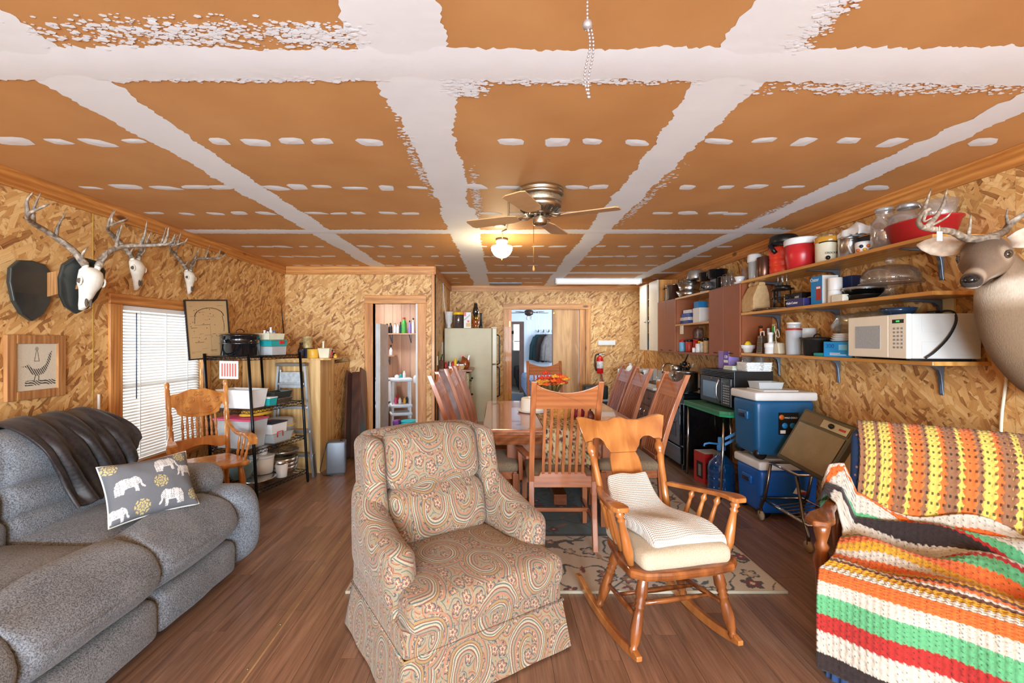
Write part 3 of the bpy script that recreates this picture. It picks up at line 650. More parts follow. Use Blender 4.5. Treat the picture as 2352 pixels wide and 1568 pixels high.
def strips(half_, d, n=24):
    """a symmetric board cut in vertical strips so that it can be bent"""
    xm = max(x for x, z in half_); pk = next(i for i, (x, z) in enumerate(half_) if x >= xm-1e-6); tp = half_[:pk+1]; bt = half_[pk:][::-1]
    bt = sorted(half_[pk:]); bt = [(0, bt[0][1])]+bt; mb = MB(); xs_ = np.linspace(-xm, xm, 2*n+1); vs = []
    zt = np.interp(np.abs(xs_), [p[0] for p in tp], [p[1] for p in tp]); zb = np.interp(np.abs(xs_), [p[0] for p in bt], [p[1] for p in bt])
    for x, a, b in zip(xs_, zb, zt):
        for y in (-d, d):
            for q in range(5): vs.append((x, y, a+(b-a)*q/4))
    fs = []
    for i in range(2*n):
        o = i*10
        for q in range(4): fs += [(o+q, o+10+q, o+11+q, o+1+q), (o+6+q, o+16+q, o+15+q, o+5+q)]
        fs += [(o+4, o+14, o+19, o+9), (o+5, o+15, o+10, o)]
    e = 2*n*10; fs += [(0, 1, 2, 3, 4, 9, 8, 7, 6, 5), (e+5, e+6, e+7, e+8, e+9, e+4, e+3, e+2, e+1, e)]
    return mb.add(vs, fs)
mb = strips(half, .011); mb.warp(tilt); mb.build('crest_rail', ROCK, rc, bevel=.003)
sp_ = [(.074, .757), (.084, .735), (.089, .70), (.089, .66), (.083, .62), (.073, .58), (.063, .54), (.055, .50), (.048, .45), (.045, .41)]
mb = MB(); vs = [(s*x, d, z) for x, z in sp_ for d in (-.006, .006) for s in (-1, 1)]; mb.add(vs, [f for k in range(9) for o in [k*4] for f in ((o, o+1, o+5, o+4), (o+3, o+2, o+6, o+7), (o+1, o+3, o+7, o+5), (o+2, o, o+4, o+6))]+[(0, 2, 3, 1), (37, 39, 38, 36)]); mb.warp(tilt); mb.build('splat', ROCK, rc, bevel=.002)
tag(MB().rbox((0, .03, .438), (.215, .195, .042), .035, 4, puff=(0, 0, .014), fn=soften(3, .006)).build('seat_pad', FABRIC('tan_pad', (176, 162, 134), (204, 194, 170), 300, .95, .2, .04), None, (.78, 2.16, .001), math.radians(192)), 'tan striped cushion on the rocking chair seat', 'cushion')
# folded white throw on that cushion
def make_waffle():
    m, n, l, b = nt('waffle_knit'); v = coords(n, l, (1, 1, 1)); hs = []
    for d_ in ('X', 'Y'): wv = n.new('ShaderNodeTexWave'); wv.bands_direction = d_; wv.inputs['Scale'].default_value = 38; wv.inputs['Distortion'].default_value = .6; l.new(v, wv.inputs['Vector']); hs.append(wv.outputs['Fac'])
    h = mathn(n, l, 'MULTIPLY', hs[0], hs[1]); l.new(ramp(n, l, h, [(0, (206, 198, 186)), (.6, (232, 228, 220))]).outputs[0], b.inputs['Base Color']); b.inputs['Roughness'].default_value = .95; bump(n, l, b, h, .7, .006); return m
WAF = make_waffle()
def throwf(q):
    t = (q.y+.27)/.54; y = -.235+.42*t; z = .495+.03*math.sin(t*2.6)
    if t < .38: k = (.38-t)/.38; z += .17*k**1.2; y -= .02*k
    if t > .86: z -= .05*((t-.86)/.14)
    x = q.x*(.66+.42*t)-.05*t+.04+.03*math.sin(t*5)
    return Vector((x, y, z+q.z*(1+.5*t)+.010*nz(q.x*9, t*6)+.012*math.sin(q.x*22+t*9)*t*(1-abs(q.x)/.2)))
mb = MB().rbox((0, 0, 0), (.17, .27, .024), .022, 4, fn=throwf)
tag(mb.build('folded_throw', WAF, None, (.78, 2.16, 0), math.radians(192), sub=2), 'white waffle-knit throw folded on the rocking chair', 'blanket')
# ---------------------------------------------------------------- pressed-back oak armchair by the rack
OAK = WOOD('golden_oak', (170, 100, 38), (216, 150, 76), 2, 13, .35, .4, 7)
pc = thing('pressed_back_chair', 'golden oak pressed-back armchair between sofa and wire rack', 'chair', (-2.20, 3.48, 0), math.radians(227))
mb = MB(); mb.prism([(-.19, -.20), (.19, -.20), (.225, -.05), (.235, .18), (.2, .225), (-.2, .225), (-.235, .18), (-.225, -.05)], .425, .455); mb.build('seat', OAK, pc, bevel=.01)
PL2 = [(0, .014), (.15, .02), (.3, .023), (.36, .017), (.39, .022), (.42, .016), (.45, .021), (.5, .017), (.7, .022), (.9, .015), (1, .013)]
tl = lambda x, y, z: (x, y-.19-.21*(z-.455), z)
for s in (-1, 1):
    MB().turned((.17*s, .16, .43), (.215*s, .205, .0), PL2, 10).build('leg', OAK, pc); MB().turned((.16*s, -.15, .43), (.20*s, -.22, .0), PL2, 10).build('leg', OAK, pc)
    a = tl(.19*s, 0, .455); b = tl(.205*s, 0, 1.05)
    MB().turned(a, b, [(0, .018), (.25, .02), (.36, .021), (.38, .014), (.41, .02), (.43, .015), (.46, .021), (.55, .022), (.6, .016), (.62, .021), (.64, .016), (.66, .021), (.7, .02), (.9, .018), (.92, .014), (.94, .019), (.98, .018), (1, .01)], 10).build('back_post', OAK, pc)
    MB().turned((.17*s, -.17, .15), (.19*s, .17, .16), [(0, .008), (.5, .014), (1, .008)], 8).build('side_stretcher', OAK, pc)
    P = spline([tl(.195*s, .02, .715), tl(.215*s, .09, .65), (.235*s, -.06, .625), (.25*s, .06, .635), (.262*s, .14, .615), (.262*s, .17, .575)], 16); mb = MB(); vs = []; fs = []
    for k in range(16):
        wv = .012+.022*min(1, max(0, (k-3)/8))
        for dx, dz in ((-1, -1), (1, -1), (1, 1), (-1, 1)): vs.append((P[k][0]+dx*wv, P[k][1], P[k][2]+dz*.012))
    for k in range(15):
        for q in range(4): q2 = (q+1) % 4; fs.append((k*4+q, k*4+q2, k*4+4+q2, k*4+4+q))
    fs += [(3, 2, 1, 0), (60, 61, 62, 63)]; mb.add(vs, fs); mb.build('arm', OAK, pc, bevel=.005)
    for k in range(3):
        y = -.045+.085*k; MB().turned((.215*s, y, .45), (.235*s+.008*k*s, y, .625), [(0, .008), (.25, .012), (.4, .008), (.45, .013), (.5, .008), (.55, .013), (.65, .012), (.85, .008), (1, .008)], 8).build('arm_spindle', OAK, pc)
MB().turned((-.18, .0, .155), (.18, .0, .155), [(0, .008), (.5, .014), (1, .008)], 8).build('cross_stretcher', OAK, pc)
h2 = [(0, .985), (.05, .99), (.09, .975), (.13, .96), (.17, .955), (.19, .945), (.195, .90), (.185, .86), (.16, .85), (.15, .83), (.145, .80), (.12, .785), (.06, .772), (0, .768)]
pr = MB(); pr.prism(h2+[(-x, z) for x, z in h2[::-1]][1:-1], -.010, .010, 'xz'); pr.warp(tl); pr = pr.build('crest_plate', OAK, pc, bevel=.003)
mb = MB()
for s in (-1, 1):
    for cx, cz, r0, dr, turns in ((.06, .90, .035, -.026, 1.6), (.125, .89, .028, -.02, 1.4), (.02, .95, .022, -.015, 1.2), (.15, .925, .018, -.012, 1.1), (.08, .83, .022, -.014, 1.2)):
        mb.tube([tl(s*(cx+(r0+dr*t)*math.cos(t*turns*2*PI+1)), .0125, cz+(r0+dr*t)*.8*math.sin(t*turns*2*PI+1)) for t in np.linspace(0, 1, 22)], .0038, 5)
    mb.tube([tl(s*x, .0125, z) for x, z in spline([(0, .80), (.05, .795), (.10, .81), (.13, .84), (.165, .87)], 14)], .0036, 5)
mb.build('carving', OAK, pr)
for k in range(8):
    x = -.115+.033*k; MB().turned(tl(x, 0, .59), tl(x, 0, .79), [(0, .006), (.2, .010), (.35, .006), (.38, .010), (.41, .006), (.44, .010), (.6, .011), (.75, .007), (.78, .010), (.82, .007), (1, .006)], 8).build('spindle', OAK, pc)
lo = [(0, .605), (.06, .612), (.12, .603), (.175, .60), (.175, .525), (.14, .515), (.09, .53), (.04, .545), (0, .55)]
mb = MB(); mb.prism(lo+[(-x, z) for x, z in lo[::-1]][1:-1], -.009, .009, 'xz'); mb.warp(tl); mb.build('lower_plate', OAK, pc, bevel=.003)
# ---------------------------------------------------------------- blue armchair with wooden arms, two crocheted afghans on it
def make_blue():
    m, n, l, b = nt('blue_dotted_cloth'); v = n.new('ShaderNodeTexVoronoi'); v.inputs['Scale'].default_value = 26; l.new(coords(n, l), v.inputs['Vector']); v.inputs['Randomness'].default_value = .25
    c = ramp(n, l, v.outputs['Distance'], [(.12, (176, 120, 110)), (.16, (40, 68, 112))], 'CONSTANT').outputs[0]; l.new(c, b.inputs['Base Color']); b.inputs['Roughness'].default_value = .9
    bump(n, l, b, ntex(n, l, coords(n, l), 240).outputs[0], .25, .002); return m
BLUE = make_blue()
BCL = (1.83, 1.93, 0); BCR = math.radians(135)
bc = thing('wooden_arm_chair', 'blue dotted armchair with turned wooden arms under afghans', 'armchair', BCL, BCR)
lb = lambda q: Vector((q.x, q.y-.16*max(0, q.z-.4), q.z))
MB().rbox((0, -.28, .56), (.30, .07, .36), .05, 4, fn=lb).build('back', BLUE, bc); MB().rbox((0, .08, .30), (.295, .32, .10), .05, 4).build('seat', BLUE, bc)
mb = MB(); mb.grid(lambda u, v: (lambda a, R: (R*.305*math.copysign(abs(math.cos(a))**.25, math.cos(a)), .08+R*.33*math.copysign(abs(math.sin(a))**.25, math.sin(a)), .24-.235*v))(2*PI*u, 1+.03*v+.014*v*math.sin(u*2*PI*26)), 241, 6); mb.build('skirt', BLUE, bc)
for s in (-1, 1):
    mb = MB(); mb.prism([(s*x, y) for x, y in ((.315, -.24), (.36, -.24), (.365, .10), (.39, .18), (.39, .27), (.35, .31), (.30, .29), (.285, .22), (.31, .08))], .572, .598); mb.build('arm', ROCKD, bc, bevel=.008)
    MB().turned((.335*s, .22, .26), (.335*s, .22, .575), [(0, .02), (.3, .024), (.45, .034), (.6, .024), (.66, .03), (.72, .02), (.85, .03), (1, .036)], 12).build('arm_post', ROCKD, bc)
    MB().turned((.335*s, -.2, .26), (.335*s, -.2, .575), [(0, .02), (.5, .028), (1, .022)], 10).build('arm_post', ROCKD, bc)
CRO = VCOL('crochet_yarn', .95, .5, 220, .2)
# afghan 1: yellow, orange and brown, over the chair back
nu, nv = 260, 200; U, V = np.meshgrid(np.linspace(0, 1, nu), np.linspace(0, 1, nv))
pf = spline([(-.45, .80), (-.42, .925), (-.345, .955), (-.285, .90), (-.258, .80), (-.235, .65), (-.205, .50), (-.17, .44)], 300); T_ = (V*299).astype(int)
X = (U-.5)*.575-.022+.012*np.sin(V*8); Yp = pf[T_, 0]+.012; Zp = pf[T_, 1]+.01-.03*np.clip((U-.4), 0, 1)*(1-V)*.6
seq = [(150, 104, 72), (220, 198, 96), (150, 104, 72), (220, 198, 96), (222, 116, 52), (150, 104, 72)]
order = [0, 1, 0, 1, 4, 0, 1, 4, 0, 1, 4, 0, 1, 4, 0, 1, 4, 0, 1, 0]; wid = np.array([1.0 if o in (1,) else 1.12 for o in order]); edges = np.cumsum(wid)/wid.sum()
lobe = .015*np.abs(np.sin(V*PI*26)); side = ((1-U)*1.0)
idx = np.searchsorted(edges, np.clip(side+lobe*np.sign(np.sin(side*60)), 0, .9999)); cols = np.array([seq[o] for o in order])[np.clip(idx, 0, len(order)-1)].astype(float)
hole = (np.sin(V*PI*52) > .80) & (np.abs(np.sin(U*PI*len(order)*1.5)) < .35); cols[hole] *= .45
dsp = .0045*np.abs(np.sin(V*PI*26))*np.abs(np.sin(U*PI*len(order)))-.004*hole
o = sheet('afghan', np.stack([X, Yp, Zp], -1), cols, CRO, None, -dsp, .008, BCL, BCR)
tag(o, 'yellow orange and brown striped crochet afghan over the chair back', 'afghan')
# afghan 2: many colours, heaped on the seat and hanging over the front
WHT, ORG, GRN, RED, GLD, BRN, DRK = (208, 198, 182), (226, 106, 40), (96, 172, 118), (176, 40, 34), (214, 158, 28), (98, 56, 36), (46, 32, 30)
nu, nv = 230, 330; U, V = np.meshgrid(np.linspace(0, 1, nu), np.linspace(0, 1, nv))
pf = spline([(-.185, .56), (-.165, .53), (-.12, .49), (-.02, .465), (.12, .455), (.26, .45), (.36, .445), (.425, .415), (.455, .34), (.465, .22), (.47, .05)], 400); T_ = (V*399).astype(int)
xl = np.interp(V, [0, .26, .33, .58, .66, 1], [.40, .40, .285, .285, .315, .315]); xs = xl-(xl+.385)*U; X = xs; Yp = pf[T_, 0].copy(); Zp = pf[T_, 1].copy()+.012
rear = np.clip((.62-V)/.3, 0, 1); arm = np.clip((xs-.26)/.05, 0, 1)*np.clip((.36-V)/.05, 0, 1)
Zp += rear*(.030*np.sin(V*34+U*4)+.022*np.sin(V*21-U*9+2)+.02*np.sin(U*11+V*3))+arm*.125
Zp -= np.clip((xs-.31)/.07, 0, 1)**1.5*.20*np.clip((V-.62)/.08, 0, 1)*(V < .78)*1.0*0
Zp -= np.clip((xs-.37)/.03, 0, 1)*.09*np.clip((.36-V)/.05, 0, 1)
X = X-.03*np.clip((xs-.3)/.08, 0, 1)*np.clip((V-.6)/.1, 0, 1); Yp += .012*np.sin(U*14+V*4)*np.clip((V-.7)/.1, 0, 1)
st = [(0, WHT), (.05, ORG), (.085, WHT), (.15, GRN), (.185, RED), (.20, DRK), (.27, WHT), (.335, RED), (.35, GRN), (.38, ORG), (.42, GLD), (.45, WHT), (.475, ORG), (.505, GLD), (.53, BRN), (.545, ORG), (.56, WHT), (.575, BRN), (.59, GLD), (.625, WHT), (.665, ORG), (.735, WHT), (.80, GRN), (.865, RED), (.915, WHT), (.965, DRK)]
sw = V+rear*(.075*np.sin(U*PI*1.15)-.03+.02*np.sin(U*9))+.0045*np.abs(((U*34) % 1)-.5)*2
cols = np.array([c for _, c in st], float)[np.clip(np.searchsorted([a for a, _ in st], sw)-1, 0, len(st)-1)]
q = (np.floor(U*34)+np.floor(V*66)) % 2; ca, cb = U*34*PI, V*66*PI
dsp = .0050*(np.abs(np.sin(ca))*np.abs(np.sin(cb)))**.6+.002*q
slit = (np.abs(np.sin(cb+ca*.5)) < .10) & (np.abs(np.sin(ca)) < .75); cols[slit] *= .45
o = sheet('afghan', np.stack([X, Yp, Zp], -1), cols, CRO, None, dsp, .009, BCL, BCR)
tag(o, 'multicolour striped crochet afghan heaped on the blue armchair seat', 'afghan')
# ---------------------------------------------------------------- rug
nu, nv = 300, 390; RX0, RX1, RY0, RY1 = -.82, 1.585, 2.47, 5.55; U, V = np.meshgrid(np.linspace(0, 1, nu), np.linspace(0, 1, nv)); X = RX0+(RX1-RX0)*U; Yp = RY0+(RY1-RY0)*V
cols = np.zeros((nv, nu, 3)); cols[:] = (212, 200, 178); db = np.minimum(np.minimum(X-RX0, RX1-X), np.minimum(Yp-RY0, RY1-Yp))
field = db > .74; cols[field] = (88, 112, 116); cols[(db > .70) & (db < .74)] = (60, 62, 60)
r = random.Random(5); VX, VY = X+.03*np.sin(Yp*13)+.02*np.sin(Yp*29+X*7), Yp+.03*np.sin(X*14)+.02*np.sin(X*31-Yp*5)
vine = np.abs(np.sin(VX*9)*np.sin(VY*9)-.25) < .045; cols[vine] = (58, 72, 66)
vine = np.abs(np.sin(VX*7+2)+np.sin(VY*8.5+1)) < .07; cols[vine & ~field] = (86, 74, 60)
for k in range(430):
    cx, cy = RX0+r.random()*(RX1-RX0), RY0+r.random()**1.3*(RY1-RY0); s = .025+.04*r.random(); kind = r.random(); a0 = r.random()*6
    i0, i1 = max(0, int((cx-s*1.6-RX0)/(RX1-RX0)*nu)), min(nu, int((cx+s*1.6-RX0)/(RX1-RX0)*nu)+2); j0, j1 = max(0, int((cy-s*1.6-RY0)/(RY1-RY0)*nv)), min(nv, int((cy+s*1.6-RY0)/(RY1-RY0)*nv)+2)
    x, y = X[j0:j1, i0:i1]-cx, Yp[j0:j1, i0:i1]-cy; rr = np.hypot(x, y)/s; an = np.arctan2(y, x)+a0; sub = cols[j0:j1, i0:i1]
    if kind < .42:
        pe = .55+.45*np.abs(np.cos(an*2.5)); c1 = [(142, 30, 38), (120, 36, 44), (196, 176, 150), (160, 108, 80)][r.randrange(4)]
        sub[(rr < pe) & (rr > pe*.72)] = (54, 60, 60); sub[rr < pe*.72] = c1; sub[rr < .22] = (222, 206, 176)
    else:
        lf = np.abs(x*math.sin(a0)+y*math.cos(a0))*2.4 < s*(1-(np.clip((x*math.cos(a0)-y*math.sin(a0))/s, -1, 1))**2)*.8; c1 = [(66, 84, 72), (160, 106, 76), (70, 66, 72), (126, 58, 54), (182, 150, 112)][r.randrange(5)]
        sub[lf & (rr < 1.1)] = c1
cols[db < .012] = (198, 186, 160)
o = sheet('area_rug', np.stack([X, Yp, .010+0*X], -1), cols, VCOL('rug_pile', .95, .5, 260, .2), None, None, .014)
o.location = (0, 0, -.0025); tag(o, 'cream floral area rug with dark red blossoms under the dining table', 'rug')
# ---------------------------------------------------------------- dining table and chairs
CHER = WOOD('cherry_wood', (128, 70, 40), (178, 108, 68), 1, 9, .22, .5, 10); CHERZ = WOOD('cherry_wood_z', (142, 78, 42), (194, 120, 74), 2, 14, .34, .25, 12, contrast=(.2, .8)); CHERX = WOOD('cherry_wood_x', (150, 84, 46), (200, 128, 80), 0, 16, .32, .3, 14, contrast=(.2, .8))
SEATF = FABRIC('taupe_seat', (122, 106, 84), (168, 152, 126), 200)
tb = thing('dining_table', 'dark cherry dining table set with a runner', 'table', (.49, 3.98, 0))
hx, hy = .59, .775
top = MB(); top.box(-hx, hx, -hy, hy, .722, .75); top.build('tabletop', CHER, tb, bevel=.008)
MB().box(-hx+.015, hx-.015, -hy+.015, hy-.015, .708, .722).build('edge_moulding', CHER, tb, bevel=.005)
ap = [(hx-.05, .708), (hx-.06, .68), (hx-.085, .64), (hx-.10, .625)]
mb = MB()
for (a0, b0, z0), (a1, b1, z1) in zip([(hx-.045, hy-.045, .708), (hx-.06, hy-.06, .68), (hx-.09, hy-.09, .645)], [(hx-.06, hy-.06, .68), (hx-.09, hy-.09, .645), (hx-.10, hy-.10, .62)]):
    mb.add([(s*a0, t*b0, z0) for s, t in ((-1, -1), (1, -1), (1, 1), (-1, 1))]+[(s*a1, t*b1, z1) for s, t in ((-1, -1), (1, -1), (1, 1), (-1, 1))], [(k, (k+1) % 4, 4+(k+1) % 4, 4+k) for k in range(4)])
mb.build('apron', CHER, tb)
for s in (-1, 1):
    for t in (-1, 1): MB().bar((s*.36, t*.5, .0148), (s*.36, t*.5, .62), .10, .10).build('leg', CHERZ, tb, bevel=.006)
    MB().box(-.35, .35, s*.5-.02, s*.5+.02, .3, .62).build('end_panel', CHERX, tb)
MB().box(-.05, .05, -.5, .5, .12, .20).build('stretcher', CHER, tb, bevel=.004)
# chairs: tall slatted backs
yb = lambda z: 0.0 if z < .44 else -.21*((z-.44)/.67)**1.35
def make_chair(arms=False):
    t = thing('dining_chair', 'x', 'chair'); H = 1.11; wb, wf = .205, .225
    zs = [0, .2, .44, .55, .66, .78, .9, 1.0, H]; mid = [(yb(z)+(.0 if z >= .44 else .0-.05*(1-z/.44)**2), z) for z in zs]
    for s in (-1, 1):
        mb = MB(); mb.prism([(y-.018, z) for y, z in mid]+[(y+.018, z) for y, z in mid[::-1]], s*wb-.017, s*wb+.017, 'yz'); mb.build('back_post', CHERZ, t, bevel=.003)
        MB().bar((s*wf, .42, 0), (s*wf, .42, .40), .032, .032, w1=.042, h1=.042).build('front_leg', CHERZ, t, bevel=.003)
        MB().box(s*wb-.01, s*wb+.01, .0, .42, .16, .19).build('side_stretcher', CHER, t, bevel=.002)
    cr = [(-wb+.016, .935), (wb-.016, .935), (wb-.016, 1.09)]+[(x, 1.09-.05*(1-(x/(wb-.016))**2)) for x in np.linspace(wb-.016, -wb+.016, 13)[1:-1]]+[(-wb+.016, 1.09)]
    mb = MB(); mb.prism(cr, -.011, .011, 'xz'); mb.warp(lambda x, y, z: (x, y+yb(z)-.012*(1-(x/wb)**2), z)); mb.build('crest_rail', CHERX, t, bevel=.003)
    for k in range(7):
        x = -.129+.043*k; P = [(x, yb(z)-.004, z) for z in np.linspace(.49, .945, 9)]; mb = MB(); vs = []; fs = []
        for p in P: vs += [(p[0]+a, p[1]+b, p[2]) for a, b in ((-.009, -.006), (.009, -.006), (.009, .006), (-.009, .006))]
        for i in range(8):
            for q in range(4): fs.append((i*4+q, i*4+(q+1) % 4, i*4+4+(q+1) % 4, i*4+4+q))
        mb.add(vs, fs); mb.build('slat', CHERZ, t)
    lr = [(-wb+.016, .40), (wb-.016, .40), (wb-.016, .475), (.155, .475), (.145, .50), (-.145, .50), (-.155, .475), (-wb+.016, .475)]
    mb = MB(); mb.prism(lr, -.011, .011, 'xz'); mb.build('lower_rail', CHERX, t, bevel=.002)
    f = MB(); f.box(-wf, wf, .405, .43, .35, .41); f.box(-wb, -wb+.02, .0, .42, .35, .41); f.box(wb-.02, wb, .0, .42, .35, .41); f.box(-.2, .2, .1, .4, .38, .409); f.build('seat_frame', CHERX, t, bevel=.002)
    MB().rbox((0, .225, .437), (.225, .225, .034), .03, 4, puff=(0, 0, .022)).build('seat', SEATF, t)
    MB().box(-wb, wb, .18, .205, .17, .195).build('cross_stretcher', CHERX, t, bevel=.002)
    if arms:
        for s in (-1, 1):
            MB().bar((s*(wb+.015), yb(.60)+.0, .60), (s*(wf+.045), .34, .585), .045, .022, w1=.055).build('arm', CHER, t, bevel=.004)
            MB().bar((s*(wf+.03), .30, .36), (s*(wf+.04), .30, .578), .03, .045, up=(0, 1, 0)).build('arm_support', CHERZ, t, bevel=.003)
    return t
G6 = 'side chairs of the dining set'
side = make_chair(); arm_c = make_chair(True)
# side chairs face the table: left row faces +x (rz=-90), right row faces -x (rz=+90)
side.location = (-.28, 3.53, 0); side.rotation_euler = (0, 0, -PI/2); tag(side, 'slat-back dining chair, nearest on the fridge side, beside the paisley armchair', group=G6)
dup(side, (-.25, 4.32, 0), -PI/2, 'slat-back dining chair, middle of the three on the fridge side', G6)
dup(side, (-.22, 4.83, 0), -PI/2, 'slat-back dining chair on the fridge side, farthest from the camera', G6)
dup(side, (1.20, 3.56, 0), PI/2, 'slat-back dining chair on the kitchen side, nearest, behind the rocking chair', G6)
dup(side, (1.20, 4.33, 0), PI/2, 'slat-back dining chair, middle of the three on the kitchen side', G6)
dup(side, (1.20, 4.83, 0), PI/2, 'slat-back dining chair on the kitchen side, farthest, near the sink counter', G6)
arm_c.location = (.435, 2.99, 0); tag(arm_c, 'slat-back dining armchair at the near head of the table', group='armchairs of the dining set')
dup(arm_c, (.60, 5.54, 0), PI, 'slat-back dining armchair at the far head, in front of the bedroom doorway', 'armchairs of the dining set')
for o in list(C.objects):
    if o.name.startswith('dining_chair') and o.parent is None: o.name = o.name
# runner hanging over the near end
nu, nv = 60, 150; U, V = np.meshgrid(np.linspace(0, 1, nu), np.linspace(0, 1, nv))
pf = np.vstack([spline([(4.72, .754), (3.9, .754), (3.22, .754)], 100), spline([(3.205, .753), (3.194, .74), (3.190, .70), (3.190, .505)], 50)]); T_ = (V*149).astype(int)
X = .34+U*.36+.0*V; Yp = pf[T_, 0]+.004*np.sin(U*20)*(V > .7)-.002*(V > .7); Zp = pf[T_, 1]+.001
L_ = (V*150) % 150; cols = np.zeros((nv, nu, 3)); cols[:] = (206, 182, 134); XX, YY = X*1.0, np.where(V < .667, Yp, 3.2-(.75-Zp))
cols[(np.sin(XX*120+4*np.sin(YY*40))*np.sin(YY*110+3*np.sin(XX*50)) > .35)] = (150, 112, 66); cols[(np.sin(XX*70+2*np.sin(YY*33)+1)*np.sin(YY*64+2) > .62)] = (120, 44, 50); cols[(np.sin(XX*88+2)*np.sin(YY*77+XX*20) > .7)] = (64, 60, 58)
o = sheet('table_runner', np.stack([X, Yp, Zp], -1), cols, VCOL('runner_weave', .9, .4, 300), None, None, .003)
tag(o, 'tan floral tapestry runner hanging over the near table edge', 'table runner')
# ================================================================ small-thing helpers
def L(name, label, cat, loc, prof, mat, parts=(), n=20, group=None, sx=1, sy=1, rz=0, body='body'):
    """a turned thing: one mesh, or an Empty with a body and further turned parts (name, profile, material)"""
    if not parts: return tag(MB().lathe(prof, n, sx=sx, sy=sy).build(name, mat, None, loc, rz), label, cat, group)
    t = thing(name, label, cat, loc, rz, group); MB().lathe(prof, n, sx=sx, sy=sy).build(body, mat, t)
    for pn, pp, pm in parts: MB().lathe(pp, n, sx=sx, sy=sy).build(pn, pm, t)
    return t
def B(name, label, cat, loc, d, mat, rz=0, parts=(), bev=.003, group=None):
    """a boxy thing standing on loc; d = (w, depth, h); parts = (name, box, material) in local metres"""
    if not parts: return tag(MB().box(-d[0]/2, d[0]/2, -d[1]/2, d[1]/2, 0, d[2]).build(name, mat, None, loc, rz, bevel=bev), label, cat, group)
    t = thing(name, label, cat, loc, rz, group); MB().box(-d[0]/2, d[0]/2, -d[1]/2, d[1]/2, 0, d[2]).build('body', mat, t, bevel=bev)
    for pn, b, pm in parts: MB().box(*b).build(pn, pm, t)
    return t
def cup(r0, r1, h, t=.003): return [(r0*.98, 0), (r0, .002), (r1, h), (r1-t, h), (r0-t, .006), (.001, .006)]
def bot(r, h, nr=.35, nh=.25): return [(r*.94, 0), (r, .006), (r, h*(1-nh)*.86), (r*.8, h*(1-nh)), (r*nr*1.05, h*(1-nh*.55)), (r*nr, h*.985), (r*nr*.9, h)]
def capp(r, z0, z1): return [(r, z0), (r, z1-.002), (r*.9, z1)]
def tub(name, label, cat, loc, d, mat, rz=0, taper=.86, lid=None, lidmat=None, group=None, wall=.004, rim=True):
    """open rectangular tub with thickness; lid = height of a lid part"""
    w, dp, h = d; mb = MB()
    def ring(s, z): return [(-w/2*s, -dp/2*s, z), (w/2*s, -dp/2*s, z), (w/2*s, dp/2*s, z), (-w/2*s, dp/2*s, z)]
    k = 1-2*wall/min(w, dp); vs = ring(taper, 0)+ring(1, h)+ring(1.03 if rim else 1, h)+ring(1.03 if rim else 1, h+.004)+ring(k, h+.004)+ring(taper*k, .005)
    fs = [(3, 2, 1, 0), (20, 21, 22, 23)]+[(a*4+q, a*4+(q+1) % 4, a*4+4+(q+1) % 4, a*4+4+q) for a in range(5) for q in range(4)]
    mb.add(vs, fs)
    if lid is None: return tag(mb.build(name, mat, None, loc, rz, bevel=.004), label, cat, group)
    t = thing(name, label, cat, loc, rz, group); mb.build('body', mat, t, bevel=.004)
    MB().rbox((0, 0, h+.004+lid/2), (w*.53, dp*.53, lid/2), .004, 2).build('lid', lidmat, t); return t
PW = M('white_plastic', (230, 230, 228), .4, var=.03); PC = GLASS('clear_plastic', (240, 246, 248), .04, .12, .45, (240, 244, 246)); GL = GLASS('clear_glass'); PY = M('yellow_plastic', (226, 176, 60), .4); PK = M('cream_plastic', (226, 218, 190), .45)
ALU = M('aluminium', (184, 188, 192), .38, .9, var=.06); FOIL = M('foil', (200, 200, 200), .22, 1.0, var=.2, vs=60, bmp=.8, bs=60); WIRE = M('black_wire', (20, 22, 26), .3, .6); TEAL = M('teal_plastic', (36, 160, 160), .4); REDP = M('red_plastic', (196, 40, 36), .35); SLATE = M('slate_blue_metal', (112, 122, 136), .35, .7)
NAVYP = M('navy_plastic', (28, 34, 58), .4); GRNP = M('green_plastic', (70, 160, 60), .4); ORGP = M('orange_plastic', (220, 110, 40), .45); PURP = M('purple_card', (150, 128, 192), .6); BLUEC = M('blue_card', (30, 130, 196), .55); KRAFT = M('kraft_paper', (196, 160, 112), .8, var=.12, vs=30, bmp=.5, bs=30); PINK = M('pink_plastic', (214, 80, 120), .4); BROWNB = M('brown_glass', (60, 34, 20), .15)
# ================================================================ left wall: window with blind, framed print, skull mounts
wn = struct(MB().box(XL, XL+T, WY0-.105, WY1+.105, WZ1, WZ1+.075).build('window_1', TRIMY, bevel=.003))
for a, b_ in ((WY0-.105, WY0), (WY1, WY1+.105)): MB().box(XL, XL+T, a, b_, WZ0-.09, WZ1).build('casing', TRIMZ, wn, bevel=.003)
MB().box(XL, XL+T, WY0, WY1, WZ0-.09, WZ0).build('apron', TRIMY, wn); MB().box(XL-.09, XL+.02, WY0, WY1, WZ0-.012, WZ0+.006).build('sill', WHITE, wn)
for a, b_ in ((WY0, WY0+.03), (WY1-.03, WY1)): MB().box(XL-.09, XL-.045, a, b_, WZ0, WZ1).build('sash', WHITE, wn)
for z in (WZ0, (WZ0+WZ1)/2-.02, WZ1-.03): MB().box(XL-.09, XL-.045, WY0, WY1, z, z+.035).build('sash_rail', WHITE, wn)
MB().box(XL-.07, XL-.066, WY0+.03, WY1-.03, WZ0, WZ1).build('pane', GL, wn)
bl = thing('window_blind', 'white horizontal slat blind lowered in the left window', 'blind', (XL-.018, (WY0+WY1)/2, WZ0)); SLW = M('blind_slat', (240, 240, 236), .5, var=.02); bw = (WY1-WY0)/2-.012
MB().box(-.02, .02, -bw, bw, WZ1-WZ0-.035, WZ1-WZ0-.002).build('headrail', SLW, bl, bevel=.003)
